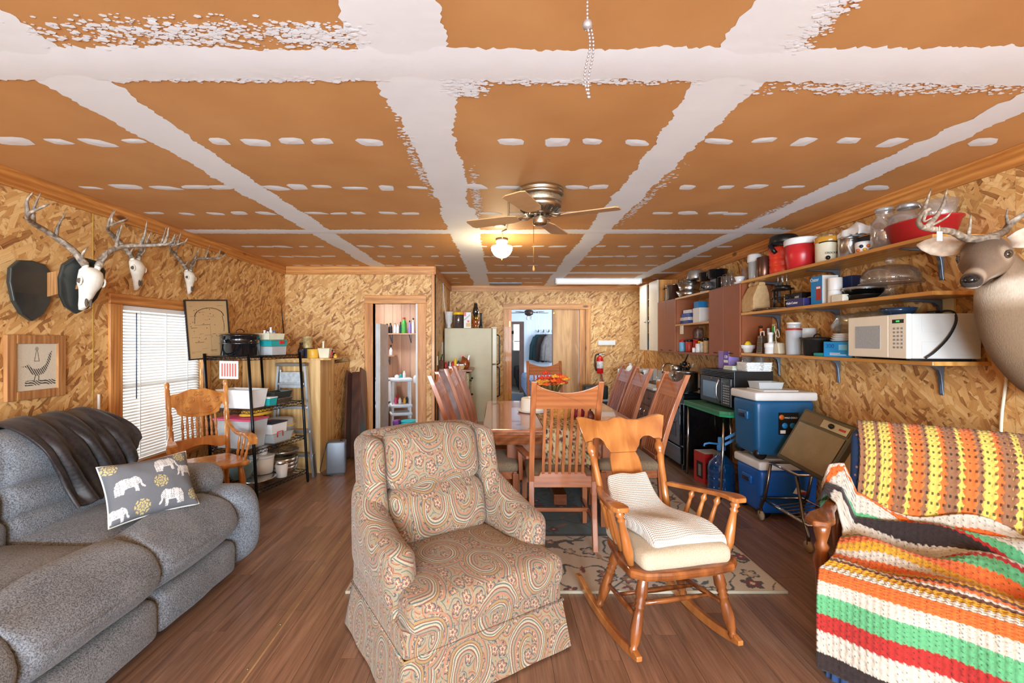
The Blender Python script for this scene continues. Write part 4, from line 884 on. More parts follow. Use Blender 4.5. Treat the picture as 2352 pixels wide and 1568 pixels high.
sm_ = MB(); sm_.grid(lambda u, v: (-.0125+.025*v, bw*(2*u-1), .003*math.sin(v*PI)), 2, 4); sm_ = sm_.mesh('slat'); sm_.materials.append(SLW); ns = 48
for k in range(ns):
    o = bpy.data.objects.new('slat', sm_); C.objects.link(o); o.parent = bl; o.location = (0, 0, .02+k*(WZ1-WZ0-.07)/(ns-1)); o.rotation_euler = (0, .80, 0)
MB().box(-.012, .012, -bw, bw, -.004, .010).build('bottom_rail', SLW, bl, bevel=.002)
for y in (-.25, .02, .27): MB().box(.0125, .0135, y-.003, y+.003, .0, WZ1-WZ0-.03).build('ladder_tape', SLW, bl)
MB().cyl((.022, -.30, .45), (.022, -.30, WZ1-WZ0-.05), .004, n=6).build('tilt_wand', M('smoky_plastic', (90, 96, 110), .2), bl)
# framed ink print of a roadrunner and a windmill
pf_ = thing('framed_print', 'framed ink drawing of a long-tailed bird and windmill', 'picture', (XL+.001, 2.61, 1.225)); FR = WOOD('barn_frame', (150, 96, 52), (196, 142, 86), 2, 22, .6, .0)
hw, hh = .168, .182
for nm, bx in (('frame_stile', (0, .024, -hw, -hw+.05, -hh, hh)), ('frame_stile', (0, .024, hw-.05, hw, -hh, hh)), ('frame_rail', (0, .024, -hw+.05, hw-.05, hh-.05, hh)), ('frame_rail', (0, .024, -hw+.05, hw-.05, -hh, -hh+.05))): MB().box(*bx).build(nm, FR, pf_, bevel=.004)
nu, nv = 150, 170; U, V = np.meshgrid(np.linspace(-1, 1, nu), np.linspace(-1, 1, nv)); cols = np.zeros((nv, nu, 3)); cols[:] = (222, 212, 190); INK = (60, 58, 54)
body_ = poly_in(U, V, [(-.75, .02), (-.5, .06), (-.38, .12), (-.3, .02), (-.1, -.1), (.2, -.08), (.45, .1), (.62, .55), (.78, .72), (.7, .3), (.5, -.15), (.35, -.32), (.0, -.4), (-.25, -.3), (-.4, -.1), (-.5, .0)]); cols[body_ & (np.sin(U*60+V*40) > -.3)] = INK
for a, b_, c_, d_ in ((-.05, -.38, -.12, -.62), (.12, -.38, .1, -.62)):
    dd = np.abs((U-a)*(d_-b_)-(V-b_)*(c_-a))/math.hypot(c_-a, d_-b_); cols[(dd < .02) & (V < b_) & (V > d_)] = INK
log = (V < -.58) & (V > -.80) & (U > -.55) & (U < .95); cols[log & (np.sin(U*22+V*60+3*np.sin(U*9)) > -.1)] = INK
mill = (np.hypot(U-.02, V-.78) < .09) & (np.sin(np.arctan2(V-.78, U-.02)*9) > 0); cols[mill] = INK
tw = (np.abs(np.abs(U-.02)-.03-.10*(.68-V)/.5) < .014) & (V < .70) & (V > .24); cols[tw | ((np.abs(U-.02) < .12) & (np.abs(V-.25) < .012))] = INK
cols[(np.random.RandomState(2).rand(nv, nu) < .03) & (np.abs(np.abs(V)-.3) < .5)] = (170, 162, 146)
sheet('print', np.stack([0*U+.012, U*(hw-.05), V*(hh-.05)], -1), cols, VCOL('print_paper', .7), pf_, None, 0)
# skull mounts
BONE = M('bone', (236, 230, 214), .6, var=.08, vs=30, bmp=.3, bs=60)
def make_antler():
    m, n, l, b = nt('antler'); t = ntex(n, l, coords(n, l), 40, 4); l.new(ramp(n, l, t.outputs[0], [(.3, (84, 70, 58)), (.55, (150, 134, 116)), (.75, (206, 192, 172))]).outputs[0], b.inputs['Base Color']); b.inputs['Roughness'].default_value = .55; bump(n, l, b, t.outputs[0], .4, .004); return m
ANT = make_antler(); PLAQ = M('dark_plaque', (44, 48, 46), .35, var=.2, coat=.3); PTIP = M('antler_tip', (226, 214, 192), .5)
def loft(mb, rings, n=14):
    """rings of (centre, side vector, up vector, half width, half height)"""
    vs = []; fs = []
    for c, a, u, rx, ry in rings:
        c, a, u = Vector(c), Vector(a), Vector(u)
        for k in range(n): g = 2*PI*k/n; vs.append(c+a*(rx*math.cos(g))+u*(ry*math.sin(g)))
    for i in range(len(rings)-1):
        for k in range(n): k2 = (k+1) % n; fs.append((i*n+k, i*n+k2, (i+1)*n+k2, (i+1)*n+k))
    fs += [tuple(range(n-1, -1, -1)), tuple(range((len(rings)-1)*n, len(rings)*n))]; mb.add(vs, fs, True); return mb
def antler(par, base, s, scale, sp=1.0, up=1.0, fwd=1.0):
    """main beam with tines; s = side; local x points out of the wall, y along it, z up"""
    b0 = Vector(base); k = scale
    def P(x, y, z): return b0+Vector((x*k*fwd, y*k*s*sp, z*k*up))
    mb = MB(); beam = [tuple(P(*p)) for p in spline([(0, 0, 0), (-.02, .05, .09), (-.03, .15, .17), (.03, .26, .20), (.13, .31, .22), (.20, .28, .27)], 16)]
    mb.tube(beam, list(np.linspace(.019*k, .006*k, 15))+[.002*k], 8)
    for st, rel in ((5, [(0, 0, 0), (.02, .0, .07), (.06, -.01, .15)]), (8, [(0, 0, 0), (.02, .01, .08), (.05, .0, .17)]), (11, [(0, 0, 0), (.01, .01, .07), (.03, .0, .12)]), (1, [(0, 0, 0), (.03, .01, .04), (.05, .0, .08)])):
        q = Vector(beam[st]); mb.tube([tuple(q+Vector((a*k*fwd, b*k*s*sp, c*k*up))) for a, b, c in spline(rel, 7)], list(np.linspace(.011*k, .002*k, 7)), 7)
    return mb.build('antler', ANT, par)
def skull(name, label, loc, k, ry, mount=False, yaw=0):
    t = thing(name, label, 'skull mount', loc, yaw); R_ = Matrix.Rotation(ry, 4, 'Y')
    def V3(x, y, z): return tuple(R_ @ Vector((x, y, z))*k)
    mb = MB(); e = lambda v: tuple((R_ @ Vector(v)))
    rg = [((.04, 0, .085), .035, .03), ((.055, 0, .06), .062, .045), ((.065, 0, .02), .068, .05), ((.065, 0, -.02), .066, .045), ((.06, 0, -.06), .046, .038), ((.055, 0, -.11), .034, .03), ((.05, 0, -.16), .026, .022), ((.04, 0, -.19), .014, .012)]
    loft(mb, [(V3(*c), e((0, 1, 0)), e((1, 0, 0)), a*k, b*k) for c, a, b in rg]); mb.build('skull', BONE, t)
    for s in (-1, 1):
        mb = MB(); mb.tube([V3(.08+.012*math.cos(a), s*.066, .0+.024*math.sin(a)) for a in np.linspace(0, 2*PI, 13)[:-1]], .006*k, 6, closed=True); ob = mb.build('eye_rim', BONE, t)
        MB().ball(V3(.075, s*.062, .0), .018*k, 10, 6).build('eye_socket', M('socket_dark', (96, 84, 70), .9), ob)
        MB().cyl(V3(.05, s*.03, .06), V3(.05, s*.036, .10), .017*k, n=8).build('pedicle', BONE, t)
        antler(t, V3(.05, s*.036, .095), s, k*1.15, 1.0, .85)
    for s in (-1, 1): MB().ball(V3(.086, s*.012, -.13), (.008*k, .009*k, .03*k), 8, 6).build('nasal_opening', MATS['socket_dark'], t)
    return t, V3
sk, V3 = skull('skull_mount', 'largest antlered skull, on a dark angled plaque', (-2.38, 2.62, 1.73), .92, .28, True, -.25)
pq = [(0, .16), (.07, .15), (.115, .10), (.12, .02), (.10, -.08), (.06, -.15), (0, -.19), (-.06, -.15), (-.10, -.08), (-.12, .02), (-.115, .10), (-.07, .15)]
mb = MB(); mb.prism([(y*.95, z*.95-.03) for y, z in pq], -.02, .005, 'yz'); mb.v = [tuple(Matrix.Rotation(.28, 4, 'Y') @ Vector(p)) for p in mb.v]; mb.build('front_plaque', PLAQ, sk, bevel=.006)
mb = MB(); mb.prism([(y-.05, z*.98-.06) for y, z in pq], -.262, -.235, 'yz'); mb.v = [tuple(Matrix.Rotation(.25, 4, 'Z') @ Vector(p)) for p in mb.v]; mb.build('wall_plaque', PLAQ, sk, bevel=.006)
mb = MB(); mb.prism([(-.235, -.10), (-.235, .04), (-.02, .06), (.0, -.06)], -.03, .03, 'xz'); mb.build('wedge_block', FR, sk)
skull('skull_mount', 'middle antlered skull hung above the window', (XL+.012, 3.28, 1.89), .80, -.05)
skull('skull_mount', 'smallest antlered skull, nearest the far corner above the window', (XL+.012, 3.85, 1.905), .72, -.05)
# ================================================================ wire rack with kitchenware
RB = Vector((-1.995, 3.80, 0)); RR = math.radians(76.3); RL, RD = .66, .45; LEAN = .09/1.26
rk = thing('wire_rack', 'black wire shelving rack crowded with kitchenware', 'shelf rack', RB, RR)
for x in (0, RL):
    for y in (0, RD):
        mb = MB(); mb.tube([(x, y+LEAN*z, z) for z in (0, .02, .6, 1.265)], [.009, .0125, .0125, .0125], 10); mb.build('post', WIRE, rk)
LV = (.12, .45, .79, 1.24)
for z in LV:
    s = MB(); q = LEAN*z
    for x in (0, RL): s.tube([(x, q, z), (x, RD+q, z)], .004, 6); s.tube([(x, q, z-.028), (x, RD+q, z-.028)], .003, 6)
    for y in (0, RD):
        s.tube([(0, y+q, z), (RL, y+q, z)], .004, 6); s.tube([(0, y+q, z-.028), (RL, y+q, z-.028)], .003, 6)
        s.tube([(RL*k/26, y+q, z-.028*(k % 2)) for k in range(27)], .0022, 4, smooth=False)
    for x in (0, RL): s.tube([(x, RD*k/18+q, z-.028*(k % 2)) for k in range(19)], .0022, 4, smooth=False)
    for k in range(1, 20): s.tube([(RL*k/20, q, z+.002), (RL*k/20, RD+q, z+.002)], .0016, 4)
    s.build('shelf', WIRE, rk)
def rp(x, y, lvl, dz=0):
    z = LV[lvl]+.0045+dz; v = Vector((x, y+LEAN*z, 0)); return RB+Matrix.Rotation(RR, 3, 'Z') @ v+Vector((0, 0, z))
def RKL(nm, lb, ct, x, y, lv, prof, m, parts=(), dz=0, sx=1, sy=1, n=22): return L(nm, lb, ct, rp(x, y, lv, dz), prof, m, parts, n, sx=sx, sy=sy, rz=RR)
def RKB(nm, lb, ct, x, y, lv, d, m, lid=None, lm=None, taper=.86, dz=0, rz=0): return tub(nm, lb, ct, rp(x, y, lv, dz), d, m, RR+rz, taper, lid, lm)
ENAM = M('speckled_enamel', (16, 18, 22), .08, var=.3, vs=200, coat=.6)
st = RKL('canning_pot', 'large black speckled canning pot on top of the wire rack', 'pot', .17, .24, 3, [(.145, 0), (.155, .006), (.158, .10), (.163, .104), (.163, .112), (.158, .116), (.160, .17), (.166, .174), (.166, .18), (.15, .19), (.06, .205), (.001, .207)], ENAM)
MB().tube([(.0+.045*math.cos(a), 0, .205+.03*math.sin(a)) for a in np.linspace(0, PI, 9)], .004, 6).build('lid_handle', ENAM, st)
for s in (-1, 1): MB().tube([(s*(.16+.035*math.sin(a)), .045*math.cos(a), .145) for a in np.linspace(0, PI, 9)], .005, 6).build('side_handle', ENAM, st)
RKB('white_bin', 'white plastic dishpan on the second rack shelf from the top', 'bin', .135, .22, 2, (.20, .36, .155), PW)
RKB('teal_container', 'small teal food container with a white lid beside the dishpan', 'container', .30, .10, 2, (.10, .13, .06), TEAL, .012, PW)
RKB('loaf_pan', 'dark metal loaf pan on the rack behind the foil pans', 'pan', .45, .12, 2, (.24, .15, .055), M('dark_pan', (70, 76, 74), .35, .6), dz=.05)
for k, (x, y) in enumerate(((.30, .28), (.47, .12))): RKB('foil_pan', ('crumpled foil pan under the teal container', 'foil pan under the dark loaf pan on the rack')[k], 'pan', x, y, 2, (.2, .15, .045), FOIL)
RKB('storage_bin', 'clear plastic bin with a pink lid, full of cloth, on the rack', 'bin', .12, .24, 1, (.22, .36, .235), PC, .014, PINK)
tag(MB().rbox((0, 0, .10), (.085, .15, .095), .03, 3, fn=soften(8, .03)).build('folded_cloth', M('blue_white_cloth', (150, 170, 190), .9, var=.35, vs=20), None, rp(.12, .24, 1, .008), RR), 'blue and white cloth inside the pink-lidded bin', 'cloth')
RKB('food_box', 'white food box with a black lid on the third rack shelf', 'container', .35, .11, 1, (.2, .16, .085), PW, .012, NAVYP, dz=.082, taper=.95)
hb = RKB('tray_organiser', 'translucent tray with red carry handles on the rack', 'tray', .38, .10, 1, (.26, .16, .07), PC, .006, PC); MB().tube([(-.09, -.09, .055), (-.09, -.09, .10), (-.02, -.09, .10), (-.02, -.09, .055)], .005, 6).build('red_handle', REDP, hb)
RKL('cake_carrier', 'yellow domed cake cover lying on the rack bins', 'cake cover', .27, .2, 1, [(.13, 0), (.135, .004), (.135, .012), (.12, .02), (.115, .045), (.09, .055), (.001, .057)], PY, dz=.258, sx=1.2, sy=.8)
RKL('cake_keeper', 'round translucent cake keeper with cream rims on the rack', 'container', .56, .2, 1, [(.12, 0), (.125, .003), (.125, .10), (.132, .103), (.132, .11), (.12, .115), (.115, .17), (.10, .18), (.001, .182)], PC, [('rim', [(.128, .0), (.133, .002), (.133, .012), (.127, .014)], PY), ('lid_rim', [(.127, .11), (.135, .111), (.135, .119), (.12, .121)], PY)])
for k, (x, y, dz) in enumerate(((.50, .14, 0), (.50, .14, .034), (.52, .14, .07))): RKL('steel_pan', ('oval steel roasting pan at the bottom of the rack stack', 'steel roasting pan in the middle of the rack stack', 'topmost steel pan of the rack stack')[k], 'pan', x, y, 0, cup(.10, .125, .075), STEEL, dz=dz, sx=1.2, sy=.85)
RKL('foil_platter', 'fluted foil platter on the steel pans in the rack', 'platter', .52, .14, 0, [(.10, 0), (.12, .03), (.135, .05), (.13, .052), (.09, .01), (.001, .01)], FOIL, dz=.165, sx=1.1)
RKL('plastic_tub', 'white round plastic tub low on the rack', 'tub', .30, .20, 0, cup(.09, .10, .14), PW, [('lid', [(.10, .14), (.105, .141), (.105, .155), (.09, .16), (.001, .16)], PW)], dz=.055)
RKL('white_cup', 'white plastic cup standing on the round tub lid', 'cup', .30, .18, 0, cup(.035, .045, .09), PW, dz=.22)
RKL('blue_bowl', 'pale blue translucent bowl low on the rack', 'bowl', .12, .26, 0, cup(.08, .14, .16), GLASS('blue_tint', (190, 226, 232), .06, .1, .35, (176, 214, 222)), dz=.055)
RKL('roaster', 'covered oval steel roaster on the lowest rack shelf', 'roaster', .17, .11, 0, [(.10, 0), (.12, .01), (.125, .045), (.13, .048), (.11, .052), (.001, .053)], STEEL, sx=1.25, sy=.85)
RKL('plastic_canister', 'white plastic canister lying under the steel pans', 'canister', .39, .07, 0, cup(.045, .055, .12), PW)
# things on top of the rack and of the plywood chase
RKB('wire_box', 'clear shoe box of spice cans on top of the rack', 'box', .42, .12, 3, (.19, .16, .075), PC, taper=.97)
for k, (c, x) in enumerate(((M('white_can', (226, 220, 206), .5), -.06), (REDP, 0), (BROWNB, .06))): L('spice_can', ('white spice can in the clear box', 'red spice can in the clear box', 'dark spice can in the clear box')[k], 'can', rp(.42+x, .09, 3, .007), [(.022, 0), (.024, .002), (.024, .062), (.022, .064)], c, n=14)
tb_ = RKB('tackle_box', 'teal plastic box with red latch on top of the rack', 'box', .42, .12, 3, (.21, .17, .042), TEAL, .01, TEAL, .97, .082); MB().box(.0, .05, -.10, -.085, .02, .05).build('latch', REDP, tb_)
RKB('cream_tub', 'cream plastic tub of small bottles above the teal box', 'tub', .42, .14, 3, (.21, .17, .055), PK, None, None, .93, .142)
for k in range(4): L('small_bottle', ('short white bottle, leftmost in the cream tub', 'white bottle with blue cap in the cream tub', 'tall white bottle in the middle of the cream tub', 'small pale bottle, rightmost in the cream tub')[k], 'bottle', rp(.36+.04*k, .14, 3, .15), bot(.017, (.07, .075, .10, .068)[k], .5), PW, [('cap', capp(.010, (.065, .07, .095, .063)[k], (.08, .085, .11, .078)[k]), (PW, NAVYP, PW, BLUEC)[k])], 12)
CHX, CHY, CHZ = -1.83, 4.74, 1.195
L('biscuit_tin', 'gold patterned round tin behind the dark bottle', 'tin', (-2.02, 4.86, CHZ+.105), [(.052, 0), (.053, .003), (.053, .11), (.055, .112), (.055, .125), (.001, .127)], M('gold_tin', (196, 170, 116), .4, .3, var=.4, vs=40))
B('blue_box', 'navy blue carton under the gold tin', 'box', (-2.02, 4.86, CHZ), (.12, .10, .104), NAVYP)
L('dark_bottle', 'dark brown bottle with a black label beside the yellow roll', 'bottle', (-2.05, 4.78, CHZ), bot(.033, .15, .42, .3), BROWNB, [('label', [(.0336, .03), (.0338, .031), (.0338, .085), (.0336, .086)], M('dark_label', (40, 44, 60), .6)), ('cap', capp(.016, .145, .165), BLACK)])
L('yellow_canister', 'round yellow plastic canister on the plywood ledge', 'canister', (-1.935, 4.80, CHZ), [(.055, 0), (.057, .003), (.057, .092), (.055, .095), (.045, .095), (.045, .09), (.001, .09)], PY)
sc_ = tub('plastic_dish', 'cream plastic dish with an upright handle on the ledge', 'dish', (-1.82, 4.84, CHZ), (.12, .09, .095), PK, 0, .8, .006, PK); MB().rbox((-.02, 0, .14), (.01, .006, .04), .005, 2).build('handle', PK, sc_)
for k, (x, m_) in enumerate(((-1.76, REDP), (-1.73, BROWNB), (-1.705, PY))): L('spray_bottle', ('small red bottle at the end of the plywood ledge', 'small dark jar at the end of the plywood ledge', 'low yellow jar at the corner of the plywood ledge')[k], 'bottle', (x+.02*0, 4.88-.03*k, CHZ), bot(.02, (.075, .06, .035)[k], .5), m_, [('cap', capp(.011, (.07, .056, .032)[k], (.085, .068, .042)[k]), (BLACK, STEEL, PY)[k])], 12)
# plywood chase
cz = thing('plywood_chase', 'boxed plywood chase in the corner behind the ladder', 'chase', ((XL+CHX)/2, CHY, 0)); w2 = (CHX-XL)/2-.004
MB().box(-w2, w2, 0, .018, 0, CHZ-.018).build('front_panel', PLY, cz, bevel=.002); MB().box(w2-.018, w2, .018, .42, 0, CHZ-.018).build('side_panel', PLY, cz); MB().box(w2-.02, w2-.004, .43, .96, 0, 1.12).build('side_board', OSB, cz, uv=True)
MB().box(-w2, w2+.12, -.02, .30, CHZ-.018, CHZ).build('ledge', PLY, cz, bevel=.002); MB().box(-w2, w2, .30, .96, CHZ-.018, CHZ).build('ledge', PLY, cz)
MB().lathe([(.022, 0), (.024, .004), (.018, .006), (.014, .002), (.001, .002)], 16).build('knot', M('knot_wood', (120, 74, 36), .6), cz, (w2-.16, -.003, 1.13)).rotation_euler = (PI/2, 0, 0)
# folded stepladder
ld = thing('stepladder', 'folded aluminium stepladder leaning on the plywood chase', 'ladder', (-2.06, 4.63, 0)); ld.rotation_euler = (.0, .0, 0)
for s in (-1, 1):
    MB().bar((s*.215+.0, -.02, 0), (s*.135-.03, .03, 1.12), .022, .055, up=(0, 1, 0)).build('side_rail', ALU, ld); MB().bar((s*.205+.0, .04, 0), (s*.13-.03, .06, 1.08), .018, .03, up=(0, 1, 0)).build('rear_rail', ALU, ld)
for k in range(4):
    z = .22+.24*k; h_ = .21-.022*k*1.0; MB().box(-h_-.006*k, h_-.012*k, -.045+.01*k, .015+.01*k, z-.012, z+.012).build('step', ALU, ld, bevel=.003)
MB().box(-.18, .12, -.02, .075, 1.12, 1.15).build('top_cap', M('worn_cap', (120, 110, 98), .6), ld, bevel=.004); MB().box(-.13, .09, -.012, -.008, .90, 1.06).build('label', M('faded_label', (176, 182, 184), .5, var=.2, vs=40), ld)
# leaning brown boards and grey heater
BRNB = WOOD('walnut_board', (66, 36, 24), (96, 54, 36), 2, 8, .35, .2); lb_ = thing('wood_trough', 'dark brown three-sided wooden trough leaning on the far wall', 'board', (-1.59, 5.30, 0))
for nm, a, b_, w_, d_ in (('side_board', (.02, .0, 0), (-.05, .32, 1.02), .02, .24), ('side_board', (-.15, .0, 0), (-.22, .32, .99), .02, .2), ('back_board', (-.065, .10, 0), (-.135, .39, .99), .15, .018)): MB().bar(a, b_, w_, d_, up=(0, 1, 0)).build(nm, BRNB, lb_, bevel=.002)
ht = thing('space_heater', 'grey metal space heater with a black cord on the floor', 'heater', (-1.665, 4.74, 0), .25); HG = M('grey_enamel', (116, 122, 130), .4, .3)
MB().rbox((0, 0, .175), (.095, .075, .165), .016, 3).build('body', HG, ht)
gp = MB()
for i in range(6):
    for j in range(11): gp.box(.0955, .098, -.055+.02*i, -.043+.02*i, .06+.022*j, .074+.022*j)
gp.build('grille', M('grille_dark', (60, 62, 66), .5), ht)['kind'] = 'stuff'
for s in (-1, 1): MB().box(-.08, .08, s*.05-.012, s*.05+.012, 0, .012).build('foot', BLACK, ht)
MB().tube([(-.05, -.05, .34), (-.085, -.085, .33), (-.12, -.10, .2), (-.15, -.09, .06), (-.12, -.10, .012), (-.06, -.12, .012), (-.03, -.14, .012)], .004, 6).build('cord', BLACK, ht); MB().lathe([(.012, .34), (.012, .352), (.001, .354)], 10, (.05, -.03, 0)).build('dial', BLACK, ht)
# framed map leaning on the rack corner, red-striped sign
a_, b2, c2 = at(432, 828, 3.86), at(500, 822, 4.03), at(449, 690, 3.90); fu = (b2-a_).normalized(); fv = (c2-a_); fv = (fv-fu*fv.dot(fu)).normalized(); fn_ = fu.cross(fv)
mp = thing('framed_map', 'black framed brown survey map tilted beside the window', 'map', a_); mp.rotation_mode = 'QUATERNION'; mp.rotation_quaternion = Matrix((fu, fv, fn_)).transposed().to_quaternion(); MW, MH = .335, .515
for nm, bx in (('frame_rail', (0, MW, 0, .012, 0, .018)), ('frame_rail', (0, MW, MH-.012, MH, 0, .018)), ('frame_stile', (0, .012, .012, MH-.012, 0, .018)), ('frame_stile', (MW-.012, MW, .012, MH-.012, 0, .018))): MB().box(*bx).build(nm, BLACK, mp)
nu, nv = 130, 190; U, V = np.meshgrid(np.linspace(0, 1, nu), np.linspace(0, 1, nv)); cols = np.zeros((nv, nu, 3)); cols[:] = (176, 140, 96); DK = (70, 52, 36)
cols[(np.abs(np.hypot((U-.55)/.33, (V-.72)/.14)-1) < .04) & (V > .72)] = DK; cols[(np.abs(U-.86-.02*np.sin(V*14)) < .007) & (V > .45) & (V < .72)] = DK; cols[(np.abs(U-.22-(V-.72)*.15) < .007) & (V > .6) & (V < .72)] = DK
r = random.Random(9)
for k in range(26): x, y = r.random()*.8+.1, .3+r.random()*.6; cols[np.hypot(U-x, (V-y)*1.5) < .011] = DK
for k in range(30): x, y, l_ = .08+r.random()*.7, .06+r.random()*.85, .04+r.random()*.16; cols[(np.abs(V-y) < .0035) & (U > x) & (U < x+l_)] = (120, 92, 62)
cols[(np.abs(U-.55+.35*(V-.6)*0) < .002) & (V > .1) & (V < .6)] = (126, 98, 66)
sheet('map_sheet', np.stack([U*MW, V*MH, 0*U+.008], -1), cols, VCOL('map_paper', .35), mp, None, 0); MB().box(.012, MW-.012, .012, MH-.012, .001, .006).build('backing', KRAFT, mp)
sg = thing('striped_sign', 'white card with red vertical bars hung from the rack', 'sign', rp(-.018, .10, 3, -.19), RR); MB().box(0, .003, 0, .19, 0, .15).build('card', WHITE, sg)
for k in range(6): MB().box(-.0012, 0, .02+.027*k, .034+.027*k, .02, .13).build('red_bar', M('red_ink', (222, 84, 66), .6), sg)
# thin dark cable running down the left wall by the corner
tag(MB().tube([at(640, 622, 5.60), at(643, 660, 5.62), at(648, 720, 5.62), at(652, 770, 5.62)], .006, 6).build('wall_cable', BLACK), 'thin black cable hanging down by the far left corner', 'cable')
tag(MB().cyl((XL+.012, 3.02, .45), (XL+.012, 3.02, 1.02), .008, n=8).build('white_rod', WHITE), 'thin white rod standing between sofa and window casing', 'rod')
# ================================================================ bathroom beyond the left doorway
PANEL = WOOD('bath_panelling', (178, 130, 100), (218, 176, 144), 2, 7, .5, .1)
BY = 7.35
wb = struct(MB().box(XL, XS-.06, BY, BY+.05, 0, CEIL).build('wall_bath_back', PANEL))
for k in range(13): MB().box(XL+.14*k+.003, XL+.14*(k+1)-.003, BY-.008, BY, 0, CEIL).build('panel_board', PANEL, wb)
struct(MB().box(XL-.05, XL, YL+.1, BY, 0, CEIL).build('wall_bath_left', PANEL)); struct(MB().box(XS-.066, XS-.0605, YL+.1, BY, 0, CEIL).build('wall_bath_right', PANEL))
def bx_(px, py, Y=7.1): return at(px, py, Y)
def bshelf(label, x0, x1, z, y0, nb):
    s = thing('wall_shelf', label, 'shelf', ((x0+x1)/2, BY-.009, z)); MB().box((x0-x1)/2, (x1-x0)/2, y0-BY, -.001, -.018, 0).build('board', PANEL, s)
    for k in range(nb): x = (k+.5)/nb*(x1-x0)-(x1-x0)/2; MB().bar((x, -.006, -.16), (x, -.006, -.018), .012, .008).build('bracket', SLATE, s); MB().bar((x, -.006, -.15), (x, y0-BY+.05, -.026), .012, .008).build('brace', SLATE, s)
zs1 = bx_(900, 765).z; zs2 = bx_(890, 816).z
bshelf('upper bathroom shelf crowded with toiletry bottles', -1.83, -1.22, zs1, 7.12, 2); bshelf('small lower bathroom shelf with a soap pump', -1.83, -1.60, zs2, 7.14, 1)
for k, (px, r_, h_, m_, cm, lb) in enumerate([(877, .05, .11, PW, PW, 'white squat tub, leftmost on the upper bathroom shelf'), (889, .028, .15, BLACK, BLACK, 'first black bottle on the upper bathroom shelf'), (897, .028, .16, BLACK, BLACK, 'second black bottle on the upper bathroom shelf'), (907, .026, .16, PC, STEEL, 'clear bottle on the upper bathroom shelf'), (914, .022, .14, PW, PW, 'white tube bottle on the upper bathroom shelf'), (920, .018, .18, NAVYP, BLACK, 'slim dark bottle on the upper bathroom shelf'), (928, .042, .25, GRNP, REDP, 'bright green bottle with a red cap on the bathroom shelf'), (941, .024, .2, PURP, BLACK, 'lilac pump bottle on the upper bathroom shelf'), (949, .024, .24, PW, BLACK, 'white pump bottle at the right end of the bathroom shelf')]):
    p = bx_(px, 766, 7.2); L('toiletry_bottle', lb, 'bottle', (p.x, 7.2, zs1+.001), bot(r_, h_*.9, .5, .22), m_, [('cap', capp(r_*.5, h_*.86, h_), cm)], 14)
L('soap_pump', 'white soap pump bottle on the small bathroom shelf', 'bottle', (bx_(898, 0, 7.2).x, 7.2, zs2+.001), bot(.028, .12, .4), PW, [('pump', [(.008, .11), (.008, .15), (.018, .152), (.018, .162), (.001, .163)], BLACK)], 14)
tag(MB().rbox((0, 0, .02), (.07, .035, .02), .015).build('wipe_pack', M('blue_pack', (70, 130, 200), .5, var=.4, vs=30), None, (bx_(880, 0, 7.2).x, 7.19, zs2+.001)), 'blue and white soft pack on the small bathroom shelf', 'packet')
tl_ = thing('toilet', 'white toilet partly hidden by the bathroom door', 'toilet', (-1.78, 7.12, 0)); PORC = M('porcelain', (240, 242, 244), .12, var=.02, coat=.5)
MB().rbox((0, .05, .60), (.2, .09, .17), .03, 3).build('tank', PORC, tl_); MB().rbox((0, .05, .785), (.21, .10, .016), .012).build('tank_lid', PORC, tl_); MB().lathe([(.11, 0), (.10, .1), (.13, .25), (.19, .38), (.19, .41), (.001, .41)], 20, (0, -.20, 0), 1, 1.25).build('bowl', PORC, tl_)
tw_ = thing('plastic_shelf_tower', 'white plastic corner shelf tower beside the sink', 'shelf', (-1.43, 6.82, 0), .3); TW = M('pale_blue_white_plastic', (222, 232, 240), .4)
for s in (-1, 1):
    for t in (-1, 1): MB().bar((s*.13, t*.11, 0), (s*.125, t*.105, .80), .03, .03).build('post', TW, tw_, bevel=.005)
for z in (.30, .42, .80): MB().rbox((0, 0, z), (.16, .14, .025), .02).build('tier', TW, tw_)
for k, (x, y, z, m_, r_, h_) in enumerate(((-.08, -.05, .446, PINK, .022, .1), (-.02, -.06, .446, PW, .025, .09), (.05, -.04, .446, PY, .022, .08), (.09, .02, .446, NAVYP, .018, .09), (-.05, .03, .446, REDP, .024, .13), (-.06, -.03, .826, PW, .035, .05), (.05, .0, .826, PW, .022, .1), (0, .05, .826, TEAL, .03, .05))):
    q = Matrix.Rotation(.3, 3, 'Z') @ Vector((x, y, 0)); L('toiletry_jar', ('pink bottle', 'white bottle', 'yellow bottle', 'navy bottle', 'red-topped bottle', 'low white jar', 'slim white bottle', 'teal jar')[k]+(' on the middle tier of the plastic tower' if z < .6 else ' on top of the plastic tower'), 'bottle', (-1.43+q.x, 6.82+q.y, z), bot(r_, h_, .55), m_, n=12)
L('bucket', 'turquoise plastic bucket on the bathroom floor', 'bucket', (-1.235, 6.50, .0), cup(.10, .125, .24), M('turquoise_plastic', (40, 190, 196), .4), [('rim', [(.124, .232), (.13, .233), (.13, .243), (.122, .244)], M('turquoise_plastic', (40, 190, 196), .4))])
tag(MB().rbox((0, 0, .13), (.05, .06, .13), .03, fn=soften(4, .02)).build('purple_bag', M('purple_bag', (130, 70, 150), .5, var=.4, vs=25), None, (-1.42, 6.50, 0)), 'purple plastic bag behind the turquoise bucket', 'bag')
sk_ = thing('sink', 'white bathroom sink seen through the doorway edge', 'sink', (-1.04, 6.95, 0)); MB().rbox((0, 0, .80), (.2, .2, .07), .04).build('basin', PORC, sk_); MB().lathe([(.08, 0), (.06, .1), (.07, .74)], 16).build('pedestal', PORC, sk_); MB().rbox((.05, .19, .95), (.15, .03, .12), .02).build('backsplash', PORC, sk_)
